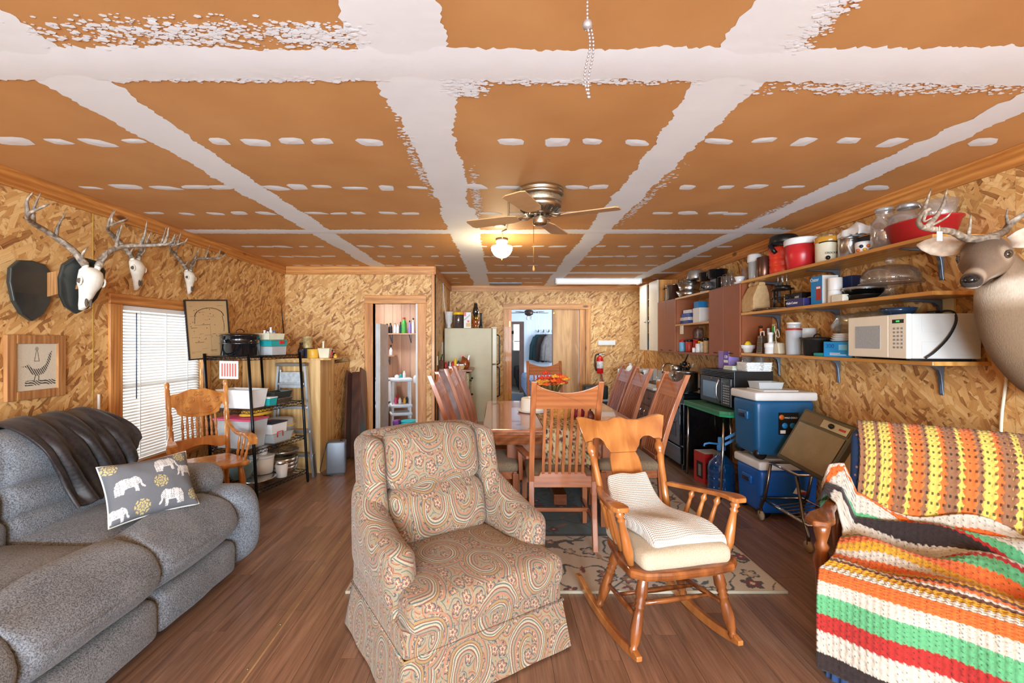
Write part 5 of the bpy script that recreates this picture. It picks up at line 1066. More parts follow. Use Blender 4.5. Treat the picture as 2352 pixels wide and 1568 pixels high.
bl_ = thing('bathroom_fill_panel', 'added square white fill light panel on the bathroom ceiling', 'ceiling light', (-1.9, 6.5, CEIL)); MB().box(-.18, .18, -.18, .18, -.06, -.001).build('housing', PW, bl_, bevel=.01); MB().box(-.15, .15, -.15, .15, -.064, -.06).build('lens', M('fill_lens', (255, 252, 246), .4, emit=3, var=.01), bl_)  # glowing panel added to house the bathroom fill light
# ================================================================ bedroom beyond the sliding door
PALE = M('pale_blue_wall', (206, 218, 230), .7, var=.02); BRW = M('brown_trim', (86, 56, 46), .5)
BZ = 12.2
struct(MB().box(.62, 3.2, BZ, BZ+.05, 0, 2.4).build('wall_bedroom_back', PALE)); struct(MB().box(-.6, .62, BZ, BZ+.05, 1.83, 2.4).build('wall_bedroom_lintel', PALE))
struct(MB().box(XS, 3.2, YB+.1, BZ+3, 2.40, 2.45).build('ceiling_bedroom', M('bedroom_ceiling', (226, 230, 234), .7, var=.02)))
struct(MB().box(-.65, -.6, YB+.1, BZ+3, 0, 2.4).build('wall_bedroom_left', PALE)); struct(MB().box(3.2, 3.25, YB+.1, BZ+3, 0, 2.4).build('wall_bedroom_right', PALE))
struct(MB().box(-.6, 3.2, 14.6, 14.65, 0, 2.4).build('wall_far_room', M('beige_wall', (206, 198, 186), .7, var=.02)))
struct(MB().box(-.6, 3.2, 12.0, 15.2, -.12, -.0).build('floor_far_room', M('tan_carpet', (176, 164, 146), .95))); struct(MB().box(-.6, 3.2, YB+.1, 12.0, -.02, .004).build('floor_bedroom', M('grey_carpet', (112, 116, 120), .95, var=.2, vs=60, bmp=.4)))
d3 = struct(MB().box(.12, .74, BZ-.03, BZ, 1.83, 1.90).build('door_3', BRW)); MB().box(.62, .74, BZ-.03, BZ, 0, 1.83).build('casing', BRW, d3)
bw5 = struct(MB().box(3.17, 3.2, 8.85, 10.35, .86, .90).build('window_5', WHITE))  # unseen window frame, added around the bedroom fill light
for z0, z1, y0, y1 in ((2.1, 2.14, 8.85, 10.35), (.9, 2.1, 8.81, 8.85), (.9, 2.1, 10.35, 10.39), (.9, 2.1, 9.58, 9.62)): MB().box(3.17, 3.2, y0, y1, z0, z1).build('frame', WHITE, bw5)
# bright far window
fw = struct(MB().box(.86-.32, .92, 14.56, 14.6, 1.05, 1.09).build('window_4', WHITE)); MB().box(.56, .92, 14.57, 14.60, 1.09, 2.05).build('pane', M('bright_pane', (250, 250, 248), .4, emit=2.2, var=.01), fw); MB().box(.56, .92, 14.56, 14.6, 1.36, 1.39).build('sash', WHITE, fw)
rk2 = thing('coat_rack', 'dark hook rail on the far bedroom wall', 'hook rail', (.36, 14.55, 1.66)); MB().box(-.2, .2, 0, .03, -.05, .05).build('rail', M('dark_wood', (54, 40, 34), .5), rk2)
for k in range(5): MB().tube([(-.16+.08*k, -.0, .0), (-.16+.08*k, -.05, -.02), (-.16+.08*k, -.05, .03)], .008, 6).build('hook', BLACK, rk2)
# coats
cr = thing('coat_hooks', 'black hanging hooks with white hangers on the bedroom wall', 'hooks', (1.36, BZ-.02, 1.62))
for k in range(4): MB().tube([(-.24+.14*k, 0, 0), (-.24+.14*k, -.06, .06), (-.24+.14*k, -.08, .0)], .01, 6).build('hook', BLACK, cr)
for k in range(3): MB().tube([(-.12+.12*k+.1*math.cos(a), -.06, -.06+.1*math.sin(a)) for a in np.linspace(0, 2*PI, 17)[:-1]], .007, 6, closed=True).build('hanger', WHITE, cr)
for k, (px, wv, c, lb) in enumerate(((1241, .20, (40, 66, 70), 'dark green jacket hanging in the bedroom'), (1250, .16, (58, 44, 42), 'dark brown coat hanging between two jackets'), (1266, .22, (112, 106, 104), 'grey jacket hanging nearest the sliding door'))):
    x = (px-CX)*12.05/F; t = thing('jacket', lb, 'jacket', (x, 12.08-.15*k, .86)); m_ = M('jacket%d' % k, c, .9, var=.2, vs=12)
    def jf(q): return Vector((q.x*(1.05-.45*max(0, (q.z-.5)/.25)), q.y, q.z+.02*math.sin(q.x*30)*(q.z < .1)))
    MB().rbox((0, 0, .34), (wv, .07, .36), .06, 3, fn=jf).build('body', m_, t)
    for s in (-1, 1): MB().tube([(s*wv*.6, 0, .62), (s*wv*1.05, 0, .4), (s*wv*1.2, 0, .02)], [.07, .07, .06], 8).build('sleeve', m_, t)
# beds
def bed(label, x0, x1, y0, y1, h, m_, pm=None):
    t = thing('bed', label, 'bed', ((x0+x1)/2, (y0+y1)/2, 0)); a, b_ = (x1-x0)/2, (y1-y0)/2
    MB().rbox((0, 0, h-.16), (a-.02, b_-.02, .15), .05).build('mattress', WHITE, t); MB().box(-a+.05, a-.05, -b_+.05, b_-.05, .08, h-.3).build('base', BLACK, t)
    MB().rbox((0, 0, h-.2), (a, b_, .2), .07, 3, fn=lambda q: q+Vector((0, 0, .012*nz(q.x*5, q.y*5)))).build('cover', m_, t)
    for s in (-1, 1):
        for u in (-1, 1): MB().box(s*(a-.1)-.03, s*(a-.1)+.03, u*(b_-.1)-.03, u*(b_-.1)+.03, 0, .09).build('leg', BLACK, t)
    if pm: MB().rbox((.0, b_-.2, h+.06), (a*.6, .16, .08), .07, puff=(0, 0, .03)).build('pillow', pm, t)
BEDP = M('paisley_quilt', (120, 132, 156), .9, var=.9, vs=22, bmp=.3)
bed('bed with a blue and white patterned quilt in the bedroom', .62, 1.9, 9.5, 11.4, .60, BEDP); bed('dark-covered bed in the far room beyond the bedroom', .55, 1.5, 12.7, 14.3, .62, M('dark_brown_cover', (52, 40, 40), .9, var=.2), M('grey_pillow', (70, 66, 78), .8))
nd = thing('nightstand', 'small wooden nightstand in the far room', 'nightstand', (.28, 14.0, 0)); MB().box(-.2, .2, -.2, .2, .45, .48).build('top', BRW, nd); MB().box(-.18, .18, -.18, .18, .3, .45).build('drawer', BRW, nd)
for s in (-1, 1):
    for t in (-1, 1): MB().bar((s*.17, t*.17, 0), (s*.17, t*.17, .45), .035).build('leg', BRW, nd)
fg_ = L('carved_figure', 'pale figure with a round brown head on the nightstand', 'figurine', (.36, 13.9, .481), [(.09, 0), (.10, .05), (.07, .2), (.05, .28), (.001, .3)], PK); fh = MB().ball((0, 0, .35), .075, 12, 8).build('head', KRAFT, fg_)
lm_ = L('floor_lamp', 'pale floor lamp at the left edge of the far room', 'lamp', (.18, 13.5, 0), [(.12, 0), (.12, .02), (.015, .03), (.015, 1.1), (.001, 1.1)], WHITE, [('shade', [(.16, 1.02), (.11, 1.42), (.105, 1.42), (.155, 1.02)], M('cream_shade', (240, 224, 212), .8))], body='stand')
def cfan(label, loc, bladem, metal, r=.55, drop=.16):
    t = thing('ceiling_fan', label, 'ceiling fan', loc); MB().cyl((0, 0, 0), (0, 0, -drop), .012).build('rod', metal, t); MB().lathe([(.04, -drop-.14), (.1, -drop-.10), (.11, -drop-.02), (.06, -drop+.01), (.001, -drop+.015)], 18).build('motor', metal, t)
    for k in range(5):
        a = 2*PI*k/5+.3; mb = MB(); mb.m = Matrix.Rotation(a, 4, 'Z'); mb.prism([(.12, -.02), (.2, -.055), (r, -.065), (r+.02, 0), (r, .065), (.2, .055), (.12, .02)], -drop-.065, -drop-.057); mb.build('blade', bladem, t)
    for k in range(3): a = 2.1*k; MB().ball((.07*math.cos(a), .07*math.sin(a), -drop-.19), (.03, .03, .045), 8, 6).build('bulb', PW, t)
    for k in range(2): MB().cyl((.03-.06*k, 0, -drop-.14), (.03-.06*k, 0, -drop-.6), .004, n=5).build('pull_chain', WHITE, t)
    return t
DKB = M('dark_fan_blade', (60, 44, 38), .4)
cfan('dark ceiling fan nearest in the bedroom', (.82, 9.2, 2.40), DKB, M('bronze_dark', (70, 54, 44), .35, .6), .5); cfan('dark ceiling fan farther back in the bedroom', (.78, 10.9, 2.40), DKB, MATS['bronze_dark'], .48, .28)
# ================================================================ back wall: fridge, dresser, extinguisher, trash can, broom
FRI = M('almond_enamel', (204, 196, 164), .55, var=.04); FRD = M('almond_door', (226, 220, 196), .4, var=.02)
fr = thing('refrigerator', 'almond refrigerator turned sideways beside the dresser', 'refrigerator', (-.41, 6.95, 0)); MB().box(-.345, .345, -.34, .34, .03, 1.565).build('cabinet', FRI, fr, bevel=.012)
for z0, z1, n_ in ((.06, 1.03, 'door'), (1.045, 1.565, 'freezer_door')):
    d_ = MB().box(.35, .415, -.34, .34, z0, z1).build(n_, FRD, fr, bevel=.012)
    zc = .78 if n_ == 'door' else 1.25; MB().tube([(.415, -.28, zc-.22), (.455, -.28, zc-.2), (.455, -.28, zc+.2), (.415, -.28, zc+.22)], .012, 8).build('handle', BLACK, d_)
MB().box(.416, .42, -.2, -.02, 1.12, 1.45).build('calendar', WHITE, fr); MB().box(-.30, .30, -.30, .30, 0, .03).build('base', BLACK, fr); MB().box(.34, .42, -.34, -.28, 1.565, 1.575).build('hinge_cap', FRD, fr)
FZ = 1.566
def fx(px, Y=6.75): return (px-CX)*Y/F
wj = L('white_jar', 'white jar with a rag over it on the refrigerator', 'jar', (fx(1031), 6.76, FZ), [(.03, 0), (.032, .003), (.028, .05), (.05, .09), (.055, .19), (.058, .195), (.058, .235), (.001, .237)], PW, [('lid', [(.06, .225), (.062, .226), (.062, .245), (.001, .246)], PW)])
L('snack_jar', 'clear jar with a yellow lid on the refrigerator', 'jar', (fx(1053), 6.76, FZ), [(.07, 0), (.075, .004), (.075, .20), (.07, .21), (.001, .212)], GLASS('smoke_plastic', (190, 176, 170), .08, .05, .35, (120, 104, 100)), [('lid', [(.076, .20), (.078, .203), (.078, .235), (.06, .242), (.001, .242)], M('lid_yellow', (244, 196, 30), .4))])
cb = B('cracker_tin', 'white cracker tin with red corner reading PREMIUM', 'tin', (fx(1074), 6.74, FZ), (.105, .105, .235), WHITE, 0, [('red_corner', (-.0525, -.02, -.0535, -.0528, .175, .235), REDP), ('cracker_print', (-.02, .045, -.0535, -.0528, .02, .075), M('cracker_tan', (226, 186, 130), .6)), ('red_dot', (.0, .03, -.0535, -.0528, .085, .115), ORGP)])
text('PREMIUM', .028, NAVYP, cb, (-.002, -.0535, .155), (PI/2, -.75, 0))
ol = L('oil_lamp', 'amber oil lamp with a smoked chimney on the refrigerator', 'oil lamp', (fx(1092), 6.84, FZ), [(.05, 0), (.052, .005), (.03, .03), (.045, .06), (.055, .10), (.05, .125), (.02, .14), (.001, .141)], GLASS('amber_glass', (220, 140, 50), .1, .03, .4, (196, 110, 30)), [('burner', [(.028, .14), (.03, .145), (.03, .175), (.02, .18), (.001, .18)], M('brass', (196, 156, 70), .3, 1.0)), ('chimney', [(.026, .18), (.048, .24), (.045, .28), (.026, .34), (.022, .38), (.021, .38), (.025, .34), (.043, .28), (.046, .24), (.025, .18)], GLASS('smoked_glass', (120, 108, 104), .12, .04, .25, (60, 50, 48)))])
L('flashlight', 'black flashlight standing on the refrigerator', 'flashlight', (fx(1105), 6.74, FZ), [(.027, 0), (.028, .01), (.026, .05), (.019, .06), (.018, .20), (.021, .21), (.021, .225), (.001, .226)], BLACK)
cp_ = thing('cap', 'dark green baseball cap lying behind the yellow-lidded jar', 'cap', (fx(1064, 7.0), 7.0, FZ)); MB().lathe([(.11, .15), (.112, .17), (.10, .22), (.06, .25), (.001, .255)], 16).build('crown', M('dark_green_cloth', (30, 56, 56), .9), cp_); MB().box(-.1, .1, -.08, .08, 0, .15).build('box_under', M('dark_box', (40, 44, 46), .7), cp_)
# dresser
DRW = WOOD('dresser_wood', (118, 66, 40), (156, 96, 62), 2, 8, .4, .2); DRF = M('distressed_green', (150, 140, 100), .6, var=.4, vs=30)
dr = thing('dresser', 'brown dresser with distressed drawer fronts before the refrigerator', 'dresser', (-.575, 6.28, 0)); MB().box(-.19, .175, -.28, .28, 0, .97).build('carcass', DRW, dr); MB().box(-.19, .26, -.30, .29, .97, 1.0).build('top', DRW, dr, bevel=.006)
for a, b_, z0, z1 in ((-.17, -.11, .05, .95), (.10, .165, .05, .95)): MB().box(a, b_, -.288, -.28, z0, z1).build('stile', DRW, dr)
for z0, z1 in ((.05, .12), (.88, .95)): MB().box(-.11, .10, -.288, -.28, z0, z1).build('rail', DRW, dr)
for k in range(4):
    z = .06+.228*k; d_ = MB().box(.176, .215, -.27, .27, z, z+.21).build('drawer', DRF, dr, bevel=.006)
    for y in (-.18, .18): MB().ball((.232, y, z+.105), .016, 8, 6).build('knob', BLACK, d_)
DZ = 1.001
def dx(px, Y=6.15): return ((px-CX)*Y/F, Y, DZ)
pb = thing('pencil_box', 'rough brown wooden box of pens on the dresser', 'box', dx(1009, 6.1)); MB().box(-.06, .06, -.05, .05, 0, .115).build('box', M('bark', (96, 64, 44), .9, var=.4, vs=30, bmp=.6), pb)
for k in range(7): a = k*.9; MB().cyl((.03*math.cos(a), .03*math.sin(a), .115), (.06*math.cos(a+.4)-.01, .05*math.sin(a), .20+.02*(k % 3)), .004, n=6).build('pen', (BLACK, GRNP, PW, KRAFT, PINK, NAVYP, BLACK)[k], pb)
for k, (px, m_, r_, h_, lb) in enumerate(((1024, REDP, .02, .09, 'red bottle beside the pencil box'), (1031, NAVYP, .012, .10, 'navy marker standing on the dresser'), (1034, PW, .012, .09, 'white tube standing on the dresser'), (1040, REDP, .02, .10, 'red jar behind the pens on the dresser'), (1046, M('lid_yellow', (244, 196, 30), .4), .022, .15, 'tall yellow bottle on the dresser'), (1053, M('teal_dark', (30, 60, 66), .4), .018, .11, 'dark teal bottle on the dresser'))):
    L('desk_bottle', lb, 'bottle', dx(px, 6.2), bot(r_, h_, .45, .2), m_, n=12)
hen = thing('hen_figurine', 'brown glazed hen figurine on the dresser corner', 'figurine', dx(1068, 6.2)); HENM = M('brown_glaze', (140, 66, 30), .2, var=.4, vs=20, coat=.5)
loft(MB(), [((0, 0, .005), (1, 0, 0), (0, 1, 0), .05, .05), ((0, 0, .03), (1, 0, 0), (0, 1, 0), .065, .06), ((0, 0, .08), (1, 0, 0), (0, 1, 0), .07, .06), ((.01, 0, .12), (1, 0, 0), (0, 1, 0), .055, .045), ((-.02, 0, .15), (1, 0, 0), (0, 1, 0), .025, .025), ((-.03, 0, .17), (1, 0, 0), (0, 1, 0), .006, .006)]).build('body', HENM, hen); MB().bar((.04, 0, .10), (.06, 0, .18), .05, .015).build('tail', HENM, hen); MB().box(-.05, -.015, -.004, .004, .165, .19).build('comb', REDP, hen)
bk = thing('wicker_basket', 'small pale wicker basket with a napkin on the dresser', 'basket', dx(1057, 6.05)); MB().lathe(cup(.04, .055, .05), 16, sx=1.2).build('basket', M('wicker', (206, 170, 112), .8, var=.3, vs=60, bmp=.8), bk); MB().rbox((0, 0, .055), (.055, .04, .012), .01, fn=soften(2, .02)).build('napkin', PW, bk)
for k in range(3): tag(MB().box(-.05, .05, -.035, .035, 0, .003+.002*k).build('paper_slip', PW, None, (dx(1018+11*k, 6.05)[0], 6.03, DZ), .3*k), ('white paper slip nearest the pencil box', 'white paper slip in the middle of the dresser', 'white paper slip nearest the wicker basket')[k], 'paper')
tag(MB().box(-.002, .002, -.08, .08, 0, .28).build('notice', WHITE, None, (XS+.004, 6.95-.4, 1.08)), 'white notice strip on the side wall by the refrigerator', 'notice')
tag(MB().box(-.006, .006, -.035, .035, -.06, .06).build('light_switch', PK, None, (XS+.008, 5.95, 1.12)), 'cream light switch on the side wall past the corner', 'switch')
tag(MB().tube([(XS+.01, 6.55, CEIL-.1), (XS+.01, 6.6, 2.0), (XS+.03, 6.7, 1.75), (XS+.03, 6.8, 1.58)], .006, 6).build('power_lead', WHITE), 'white cord hanging down the side wall above the refrigerator', 'cord')
# extinguisher
ex = thing('fire_extinguisher', 'red fire extinguisher hung on the back wall', 'fire extinguisher', at(1378, 857, YB-.07)); RX = M('extinguisher_red', (206, 26, 28), .25, coat=.5)
MB().lathe([(.052, 0), (.055, .006), (.055, .235), (.045, .265), (.02, .285), (.018, .30), (.001, .30)], 20).build('cylinder', RX, ex); MB().lathe([(.0555, .085), (.0558, .086), (.0558, .20), (.0555, .201)], 20).build('label', M('ext_label', (214, 214, 212), .5, var=.35, vs=35), ex)
MB().box(-.02, .02, -.025, .025, .30, .33).build('valve', STEEL, ex); MB().bar((-.02, 0, .335), (.09, 0, .36), .02, .008).build('lever', BLACK, ex); MB().bar((-.02, 0, .32), (.09, 0, .31), .02, .008).build('carry_handle', BLACK, ex)
MB().tube(spline([(-.02, 0, .32), (-.07, 0, .30), (-.085, -.01, .2), (-.07, 0, .08), (-.06, 0, .04)], 12), .011, 8).build('hose', BLACK, ex); MB().box(-.03, .03, .055, .068, .02, .25).build('bracket', BLACK, ex)
tag(MB().box(-.145, .145, -.03, 0, -.04, .04).build('wall_light_box', PW, None, at(1393, 787, YB), bevel=.006), 'white wall light box above the extinguisher', 'light')
tc = thing('trash_can', 'dark green trash can with a grey-rimmed lid by the back wall', 'trash can', (at(1368, 940, 7.2).x, 7.2, 0)); DG = M('dark_green_plastic', (24, 34, 32), .45)
vs = [(s*.155, t*.13, 0) for s, t in ((-1, -1), (1, -1), (1, 1), (-1, 1))]+[(s*.19, t*.16, .44) for s, t in ((-1, -1), (1, -1), (1, 1), (-1, 1))]; MB().add(vs, [(3, 2, 1, 0), (4, 5, 6, 7)]+[(k, (k+1) % 4, 4+(k+1) % 4, 4+k) for k in range(4)]).build('bin', DG, tc, bevel=.01)
MB().rbox((0, 0, .45), (.20, .17, .012), .008).build('rim', M('grey_rim', (150, 154, 156), .5), tc); MB().rbox((0, .04, .57), (.19, .10, .11), .03).build('lid', DG, tc)
brm = thing('broom', 'red-handled broom leaning in the back corner', 'broom', (at(1408, 940, 7.3).x, 7.38, 0)); MB().cyl((.0, 0, .1), (-.16, .22, 1.0), .011).build('handle', M('red_brown_handle', (130, 40, 36), .4), brm); MB().rbox((.01, -.01, .06), (.10, .03, .06), .02).build('bristles', KRAFT, brm)
# ================================================================ things on the dining table
ck = thing('cake_keeper', 'white covered cake keeper on the dining table', 'cake keeper', (.33, 4.02, .752)); MB().lathe([(.125, 0), (.135, .004), (.145, .016), (.142, .018), (.12, .012), (.001, .012)], 26).build('plate', PW, ck)
MB().lathe([(.118, .013), (.118, .016), (.11, .115), (.102, .122), (.001, .122)], 26).build('cover', M('cream_cover', (240, 236, 224), .35, var=.02), ck); MB().rbox((0, 0, .128), (.05, .012, .007), .005).build('handle', PW, ck)
fb = thing('flower_basket', 'basket of orange silk flowers on the dining table', 'flowers', (.53, 4.40, .7575)); MB().lathe(cup(.07, .10, .09), 18).build('basket', M('dark_wicker', (110, 66, 40), .8, var=.4, vs=50, bmp=.8), fb); r = random.Random(4)
for k in range(26):
    a = r.random()*6.28; q = .14*math.sqrt(r.random()); z = .17+.10*r.random()+.06*(1-q/.14); x, y = q*1.2*math.cos(a), q*math.sin(a); f = MB()
    for p in range(6): g = p*PI/3+k; f.ball((x+.024*math.cos(g), y+.024*math.sin(g), z+.004*(p % 2)), (.02, .02, .012), 7, 5)
    f.ball((x, y, z+.012), .015, 7, 5); f.build('flower', (M('petal_orange', (238, 110, 40), .7), M('petal_red', (210, 60, 34), .7), M('petal_yellow', (236, 170, 60), .7))[k % 3], fb)
for k in range(14): a = k*.45; MB().bar((.03*math.cos(a), .03*math.sin(a), .08), (.11*math.cos(a), .10*math.sin(a), .19), .025, .004).build('leaf', M('olive_leaf', (110, 100, 50), .7), fb)
L('coffee_canister', 'green and white coffee canister on the runner', 'canister', (.545, 4.05, .756), [(.045, 0), (.047, .003), (.047, .125), (.044, .13), (.001, .131)], M('cup_green', (0, 98, 66), .5), [('badge', [(.0473, .035), (.0476, .036), (.0476, .085), (.0473, .086)], PW)], 18)
L('candle_jar', 'white candle jar on the runner behind the slats', 'jar', (.66, 4.10, .756), [(.04, 0), (.042, .003), (.042, .10), (.03, .105), (.001, .106)], PW)
L('wicker_bowl', 'yellow wicker basket near the runner end', 'basket', (.52, 3.70, .756), cup(.085, .10, .12), M('gold_wicker', (206, 150, 70), .8, var=.35, vs=70, bmp=.9))
for k, (x, y, m_, lb) in enumerate(((.655, 3.62, M('dark_red_gourd', (130, 30, 44), .4), 'dark red gourd on the table runner'), (.72, 3.50, M('maroon_gourd', (96, 40, 30), .4), 'small maroon gourd with a curled stem'))):
    g = thing('gourd', lb, 'gourd', (x, y, .756 if k == 0 else .751)); MB().lathe([(.001, .0), (.03, .004), (.05, .03), (.05, .055), (.03, .08), (.012, .09), (.001, .092)], 16, sx=1-.3*k, sy=1-.3*k).build('fruit', m_, g); MB().tube([(0, 0, .085), (.005, 0, .105), (.02, 0, .12)], [.006, .005, .004], 6).build('stem', BROWNB, g)
# ================================================================ right wall: three long shelves and everything on them
SHELF = WOOD('shelf_pine', (188, 128, 58), (226, 172, 96), 1, 12, .4, .3); SHY0, SHY1, SHX = 2.305, 4.115, 2.21; ZS = (1.915, 1.628, 1.268)
def sb_(zt, nm):
    t = thing('wall_shelf', nm, 'shelf', ((SHX+XR)/2, (SHY0+SHY1)/2, zt)); a, b_ = (XR-SHX)/2, (SHY1-SHY0)/2; MB().box(-a, a-.001, -b_, b_, -.022, 0).build('board', SHELF, t, bevel=.003)
    for y in (2.56, 3.33, 4.03):
        yy = y-(SHY0+SHY1)/2; k = MB(); k.prism([(a-.002, -.023), (-a+.06, -.023), (-a+.06, -.027), (a-.06, -.04), (a-.03, -.06), (a-.02, -.09), (a-.008, -.20), (a-.002, -.20)], yy-.012, yy+.012, 'xz'); k.build('bracket', SLATE, t, bevel=.002)
        MB().box(a-.016, a-.001, yy-.004, yy+.004, -.19, -.03).build('bracket_rib', SLATE, t)
for z, nm in zip(ZS, ('top long pine shelf under the ceiling on the right wall', 'middle long pine shelf on the right wall', 'lowest long pine shelf holding the white microwave')): sb_(z, nm)
def SP(px, x, lv, dz=.001): return (x, x*F/(px-CX), ZS[lv]+dz)
# --- top shelf
L('water_pitcher', 'white filter pitcher at the far end of the top shelf', 'pitcher', SP(1733, 2.34, 0), cup(.045, .056, .20), PC, [('lid', [(.057, .17), (.06, .175), (.058, .235), (.04, .245), (.001, .246)], PW)])
L('drinking_glass', 'clear tall glass beside the white pitcher', 'glass', SP(1712, 2.36, 0), cup(.032, .036, .15), GL, n=16)
L('brown_canister', 'brown metal ice bucket on the top shelf', 'canister', SP(1755, 2.30, 0), [(.054, 0), (.056, .004), (.056, .172), (.053, .176), (.052, .17), (.05, .01), (.001, .01)], M('brown_metal', (110, 76, 62), .28, .7), [('clasp', [(.01, .165), (.012, .18), (.004, .19), (.001, .19)], STEEL)])
L('green_cup', 'bright green cup behind the brown ice bucket', 'cup', SP(1766, 2.43, 0), cup(.04, .045, .19), M('lime_plastic', (110, 190, 40), .35))
L('clay_pot', 'terracotta pot behind the white pitcher', 'pot', SP(1752, 2.45, 0), cup(.05, .065, .23), M('terracotta', (176, 90, 60), .8))
jg = L('water_jug', 'red ribbed drink jug with black lid and handle', 'jug', SP(1800, 2.385, 0), [(.098, 0), (.102, .006), (.104, .07), (.100, .078), (.104, .086), (.106, .13), (.102, .138), (.107, .146), (.110, .20), (.108, .235), (.001, .235)], M('orange_red_plastic', (232, 62, 40), .35), [('lid', [(.112, .232), (.114, .238), (.114, .26), (.104, .266), (.108, .275), (.10, .32), (.085, .332), (.001, .334)], BLACK)])
MB().tube([(-.115, -.02, .25), (-.14, -.05, .235), (-.135, -.075, .20), (-.12, -.09, .17)], [.016, .018, .018, .016], 8).build('handle', BLACK, jg)
rc_ = L('red_cooler', 'round red drink cooler with white lid and spigot', 'cooler', SP(1841, 2.32, 0), [(.088, 0), (.094, .006), (.106, .10), (.112, .185), (.001, .185)], M('cooler_red', (200, 40, 44), .32), [('lid', [(.114, .182), (.117, .186), (.117, .222), (.11, .232), (.001, .234)], PW)])
MB().lathe([(.03, 0), (.03, .01), (.02, .014), (.001, .014)], 14).build('spigot_plate', M('cooler_red_dark', (150, 24, 30), .4), rc_, (.045, -.095, .06)).rotation_euler = (PI/2, 0, .4)
MB().ball((.04, -.118, .045), .016, 8, 6).build('spigot', PW, rc_); MB().ball((.065, -.10, .11), .013, 8, 6).build('button', BLUEC, rc_)
kp = L('slow_cooker', 'cream slow cooker with an amber rim and black cord', 'slow cooker', SP(1903, 2.33, 0), [(.072, 0), (.078, .006), (.08, .14), (.083, .146), (.001, .146)], PK, [('rim', [(.082, .142), (.085, .147), (.085, .176), (.08, .182), (.001, .182)], M('amber_glaze', (196, 140, 50), .2)), ('lid', [(.08, .182), (.06, .20), (.02, .208), (.001, .21)], GL)])
MB().tube([(.083*math.cos(a), .083*math.sin(a), .135+.008*math.sin(a*2)) for a in np.linspace(-2.9, -.9, 12)]+[(.055, -.078, .09), (.06, -.078, .06)], .004, 6).build('cord', BLACK, kp); MB().box(.048, .066, -.086, -.076, .05, .075).build('plug', BLACK, kp)
MB().lathe([(.014, 0), (.014, .008), (.001, .01)], 12).build('knob', BLACK, kp, (-.05, -.064, .03)).rotation_euler = (PI/2, 0, -.65); text('CROCKETTE', .018, BROWNB, kp, (-.022, -.0795, .062), (PI/2, 0, -.25))
sp2 = L('steel_pitcher', 'steel beverage pitcher with a white looped handle', 'pitcher', SP(1950, 2.34, 0), [(.06, 0), (.063, .012), (.06, .014), (.058, .13), (.06, .132), (.06, .14), (.055, .142), (.001, .142)], STEEL)
MB().tube([(-.02+.0, -.06, .115), (-.055, -.085, .11), (-.075, -.09, .07), (-.055, -.085, .03), (-.01, -.066, .022)], .006, 8).build('handle', PW, sp2); L('white_canister', 'cream canister standing behind the steel pitcher', 'canister', SP(1962, 2.445, 0), cup(.05, .055, .215), PK)
def bagf(q): return Vector((q.x+.03*nz(q.x*25, q.y*25, 1), q.y+.02*nz(q.y*22, q.z*22, 3), q.z+.06*nz(q.x*22, q.y*20, 6)+.02*nz(q.x*50, q.y*50, 2)-.5*max(0, abs(q.y)-.05)))
bp = SP(1963, 2.36, 0, .175); tag(MB().rbox((0, 0, 0), (.055, .10, .025), .018, 4, fn=bagf).build('plastic_bag', M('white_film', (240, 240, 240), .35, var=.04, bmp=.8, bs=40), None, bp, sub=1), 'white crumpled plastic bag over the steel pitcher', 'bag')
fp = L('floral_pot', 'white pot with blue and orange flowers on the top shelf', 'pot', SP(1984, 2.30, 0), [(.04, 0), (.043, .003), (.046, .06), (.044, .075), (.001, .075)], PW)
for k in range(7): a = -2.9+.38*k; MB().ball((.0455*math.cos(a), .0455*math.sin(a), .022+.022*(k % 2)), (.011, .011, .011), 7, 5).build('flower_print', (ORGP, NAVYP, PY)[k % 3], fp)
B('chalk_card', 'black price card in a wooden frame behind the floral pot', 'card', SP(1988, 2.37, 0), (.008, .10, .13), M('chalk_black', (44, 44, 46), .6), 0, [('frame_side', (-.008, .0, -.055, -.05, 0, .135), SHELF), ('frame_side', (-.008, .0, .05, .055, 0, .135), SHELF), ('frame_top', (-.008, .0, -.05, .05, .13, .135), SHELF)])
GJ = [(.062, 0), (.068, .006), (.07, .12), (.068, .165), (.045, .20), (.042, .215), (.046, .22), (.046, .235), (.043, .235), (.04, .215), (.042, .2), (.065, .165), (.067, .12), (.064, .01), (.001, .008)]
L('glass_jar', 'large clear glass jar standing beside the red tub', 'jar', SP(2032, 2.33, 0), GJ, GL, [('lid', [(.047, .232), (.049, .234), (.049, .25), (.001, .252)], GLASS('lid_glass', (226, 226, 222), .15, .08, .3))])
rt = SP(2118, 2.36, 0); tag(MB().lathe([(.10, 0), (.105, .004), (.128, .105), (.135, .108), (.135, .114), (.126, .112), (.10, .01), (.001, .01)], 30, sx=1.0, sy=1.45).build('red_tub', M('tub_red', (168, 36, 36), .3), None, rt), 'red oval plastic tub on the top shelf', 'tub')
L('cookie_jar', 'wide glass cookie jar with metal lid inside the red tub', 'jar', (2.35, rt[1]+.075, ZS[0]+.0125), [(.06, 0), (.07, .01), (.09, .10), (.092, .14), (.075, .175), (.045, .19), (.044, .20), (.04, .20), (.042, .188), (.07, .172), (.088, .14), (.086, .1), (.066, .012), (.001, .01)], GL, [('lid', [(.046, .198), (.05, .2), (.05, .222), (.046, .225), (.001, .226)], ALU)])
L('glass_bowl', 'deep clear glass bowl inside the red tub', 'bowl', (2.36, rt[1]-.095, ZS[0]+.0125), [(.05, 0), (.055, .005), (.068, .12), (.08, .19), (.077, .19), (.065, .12), (.05, .01), (.001, .008)], GLASS('seeded_glass', (250, 250, 250), .14, .06, .08))
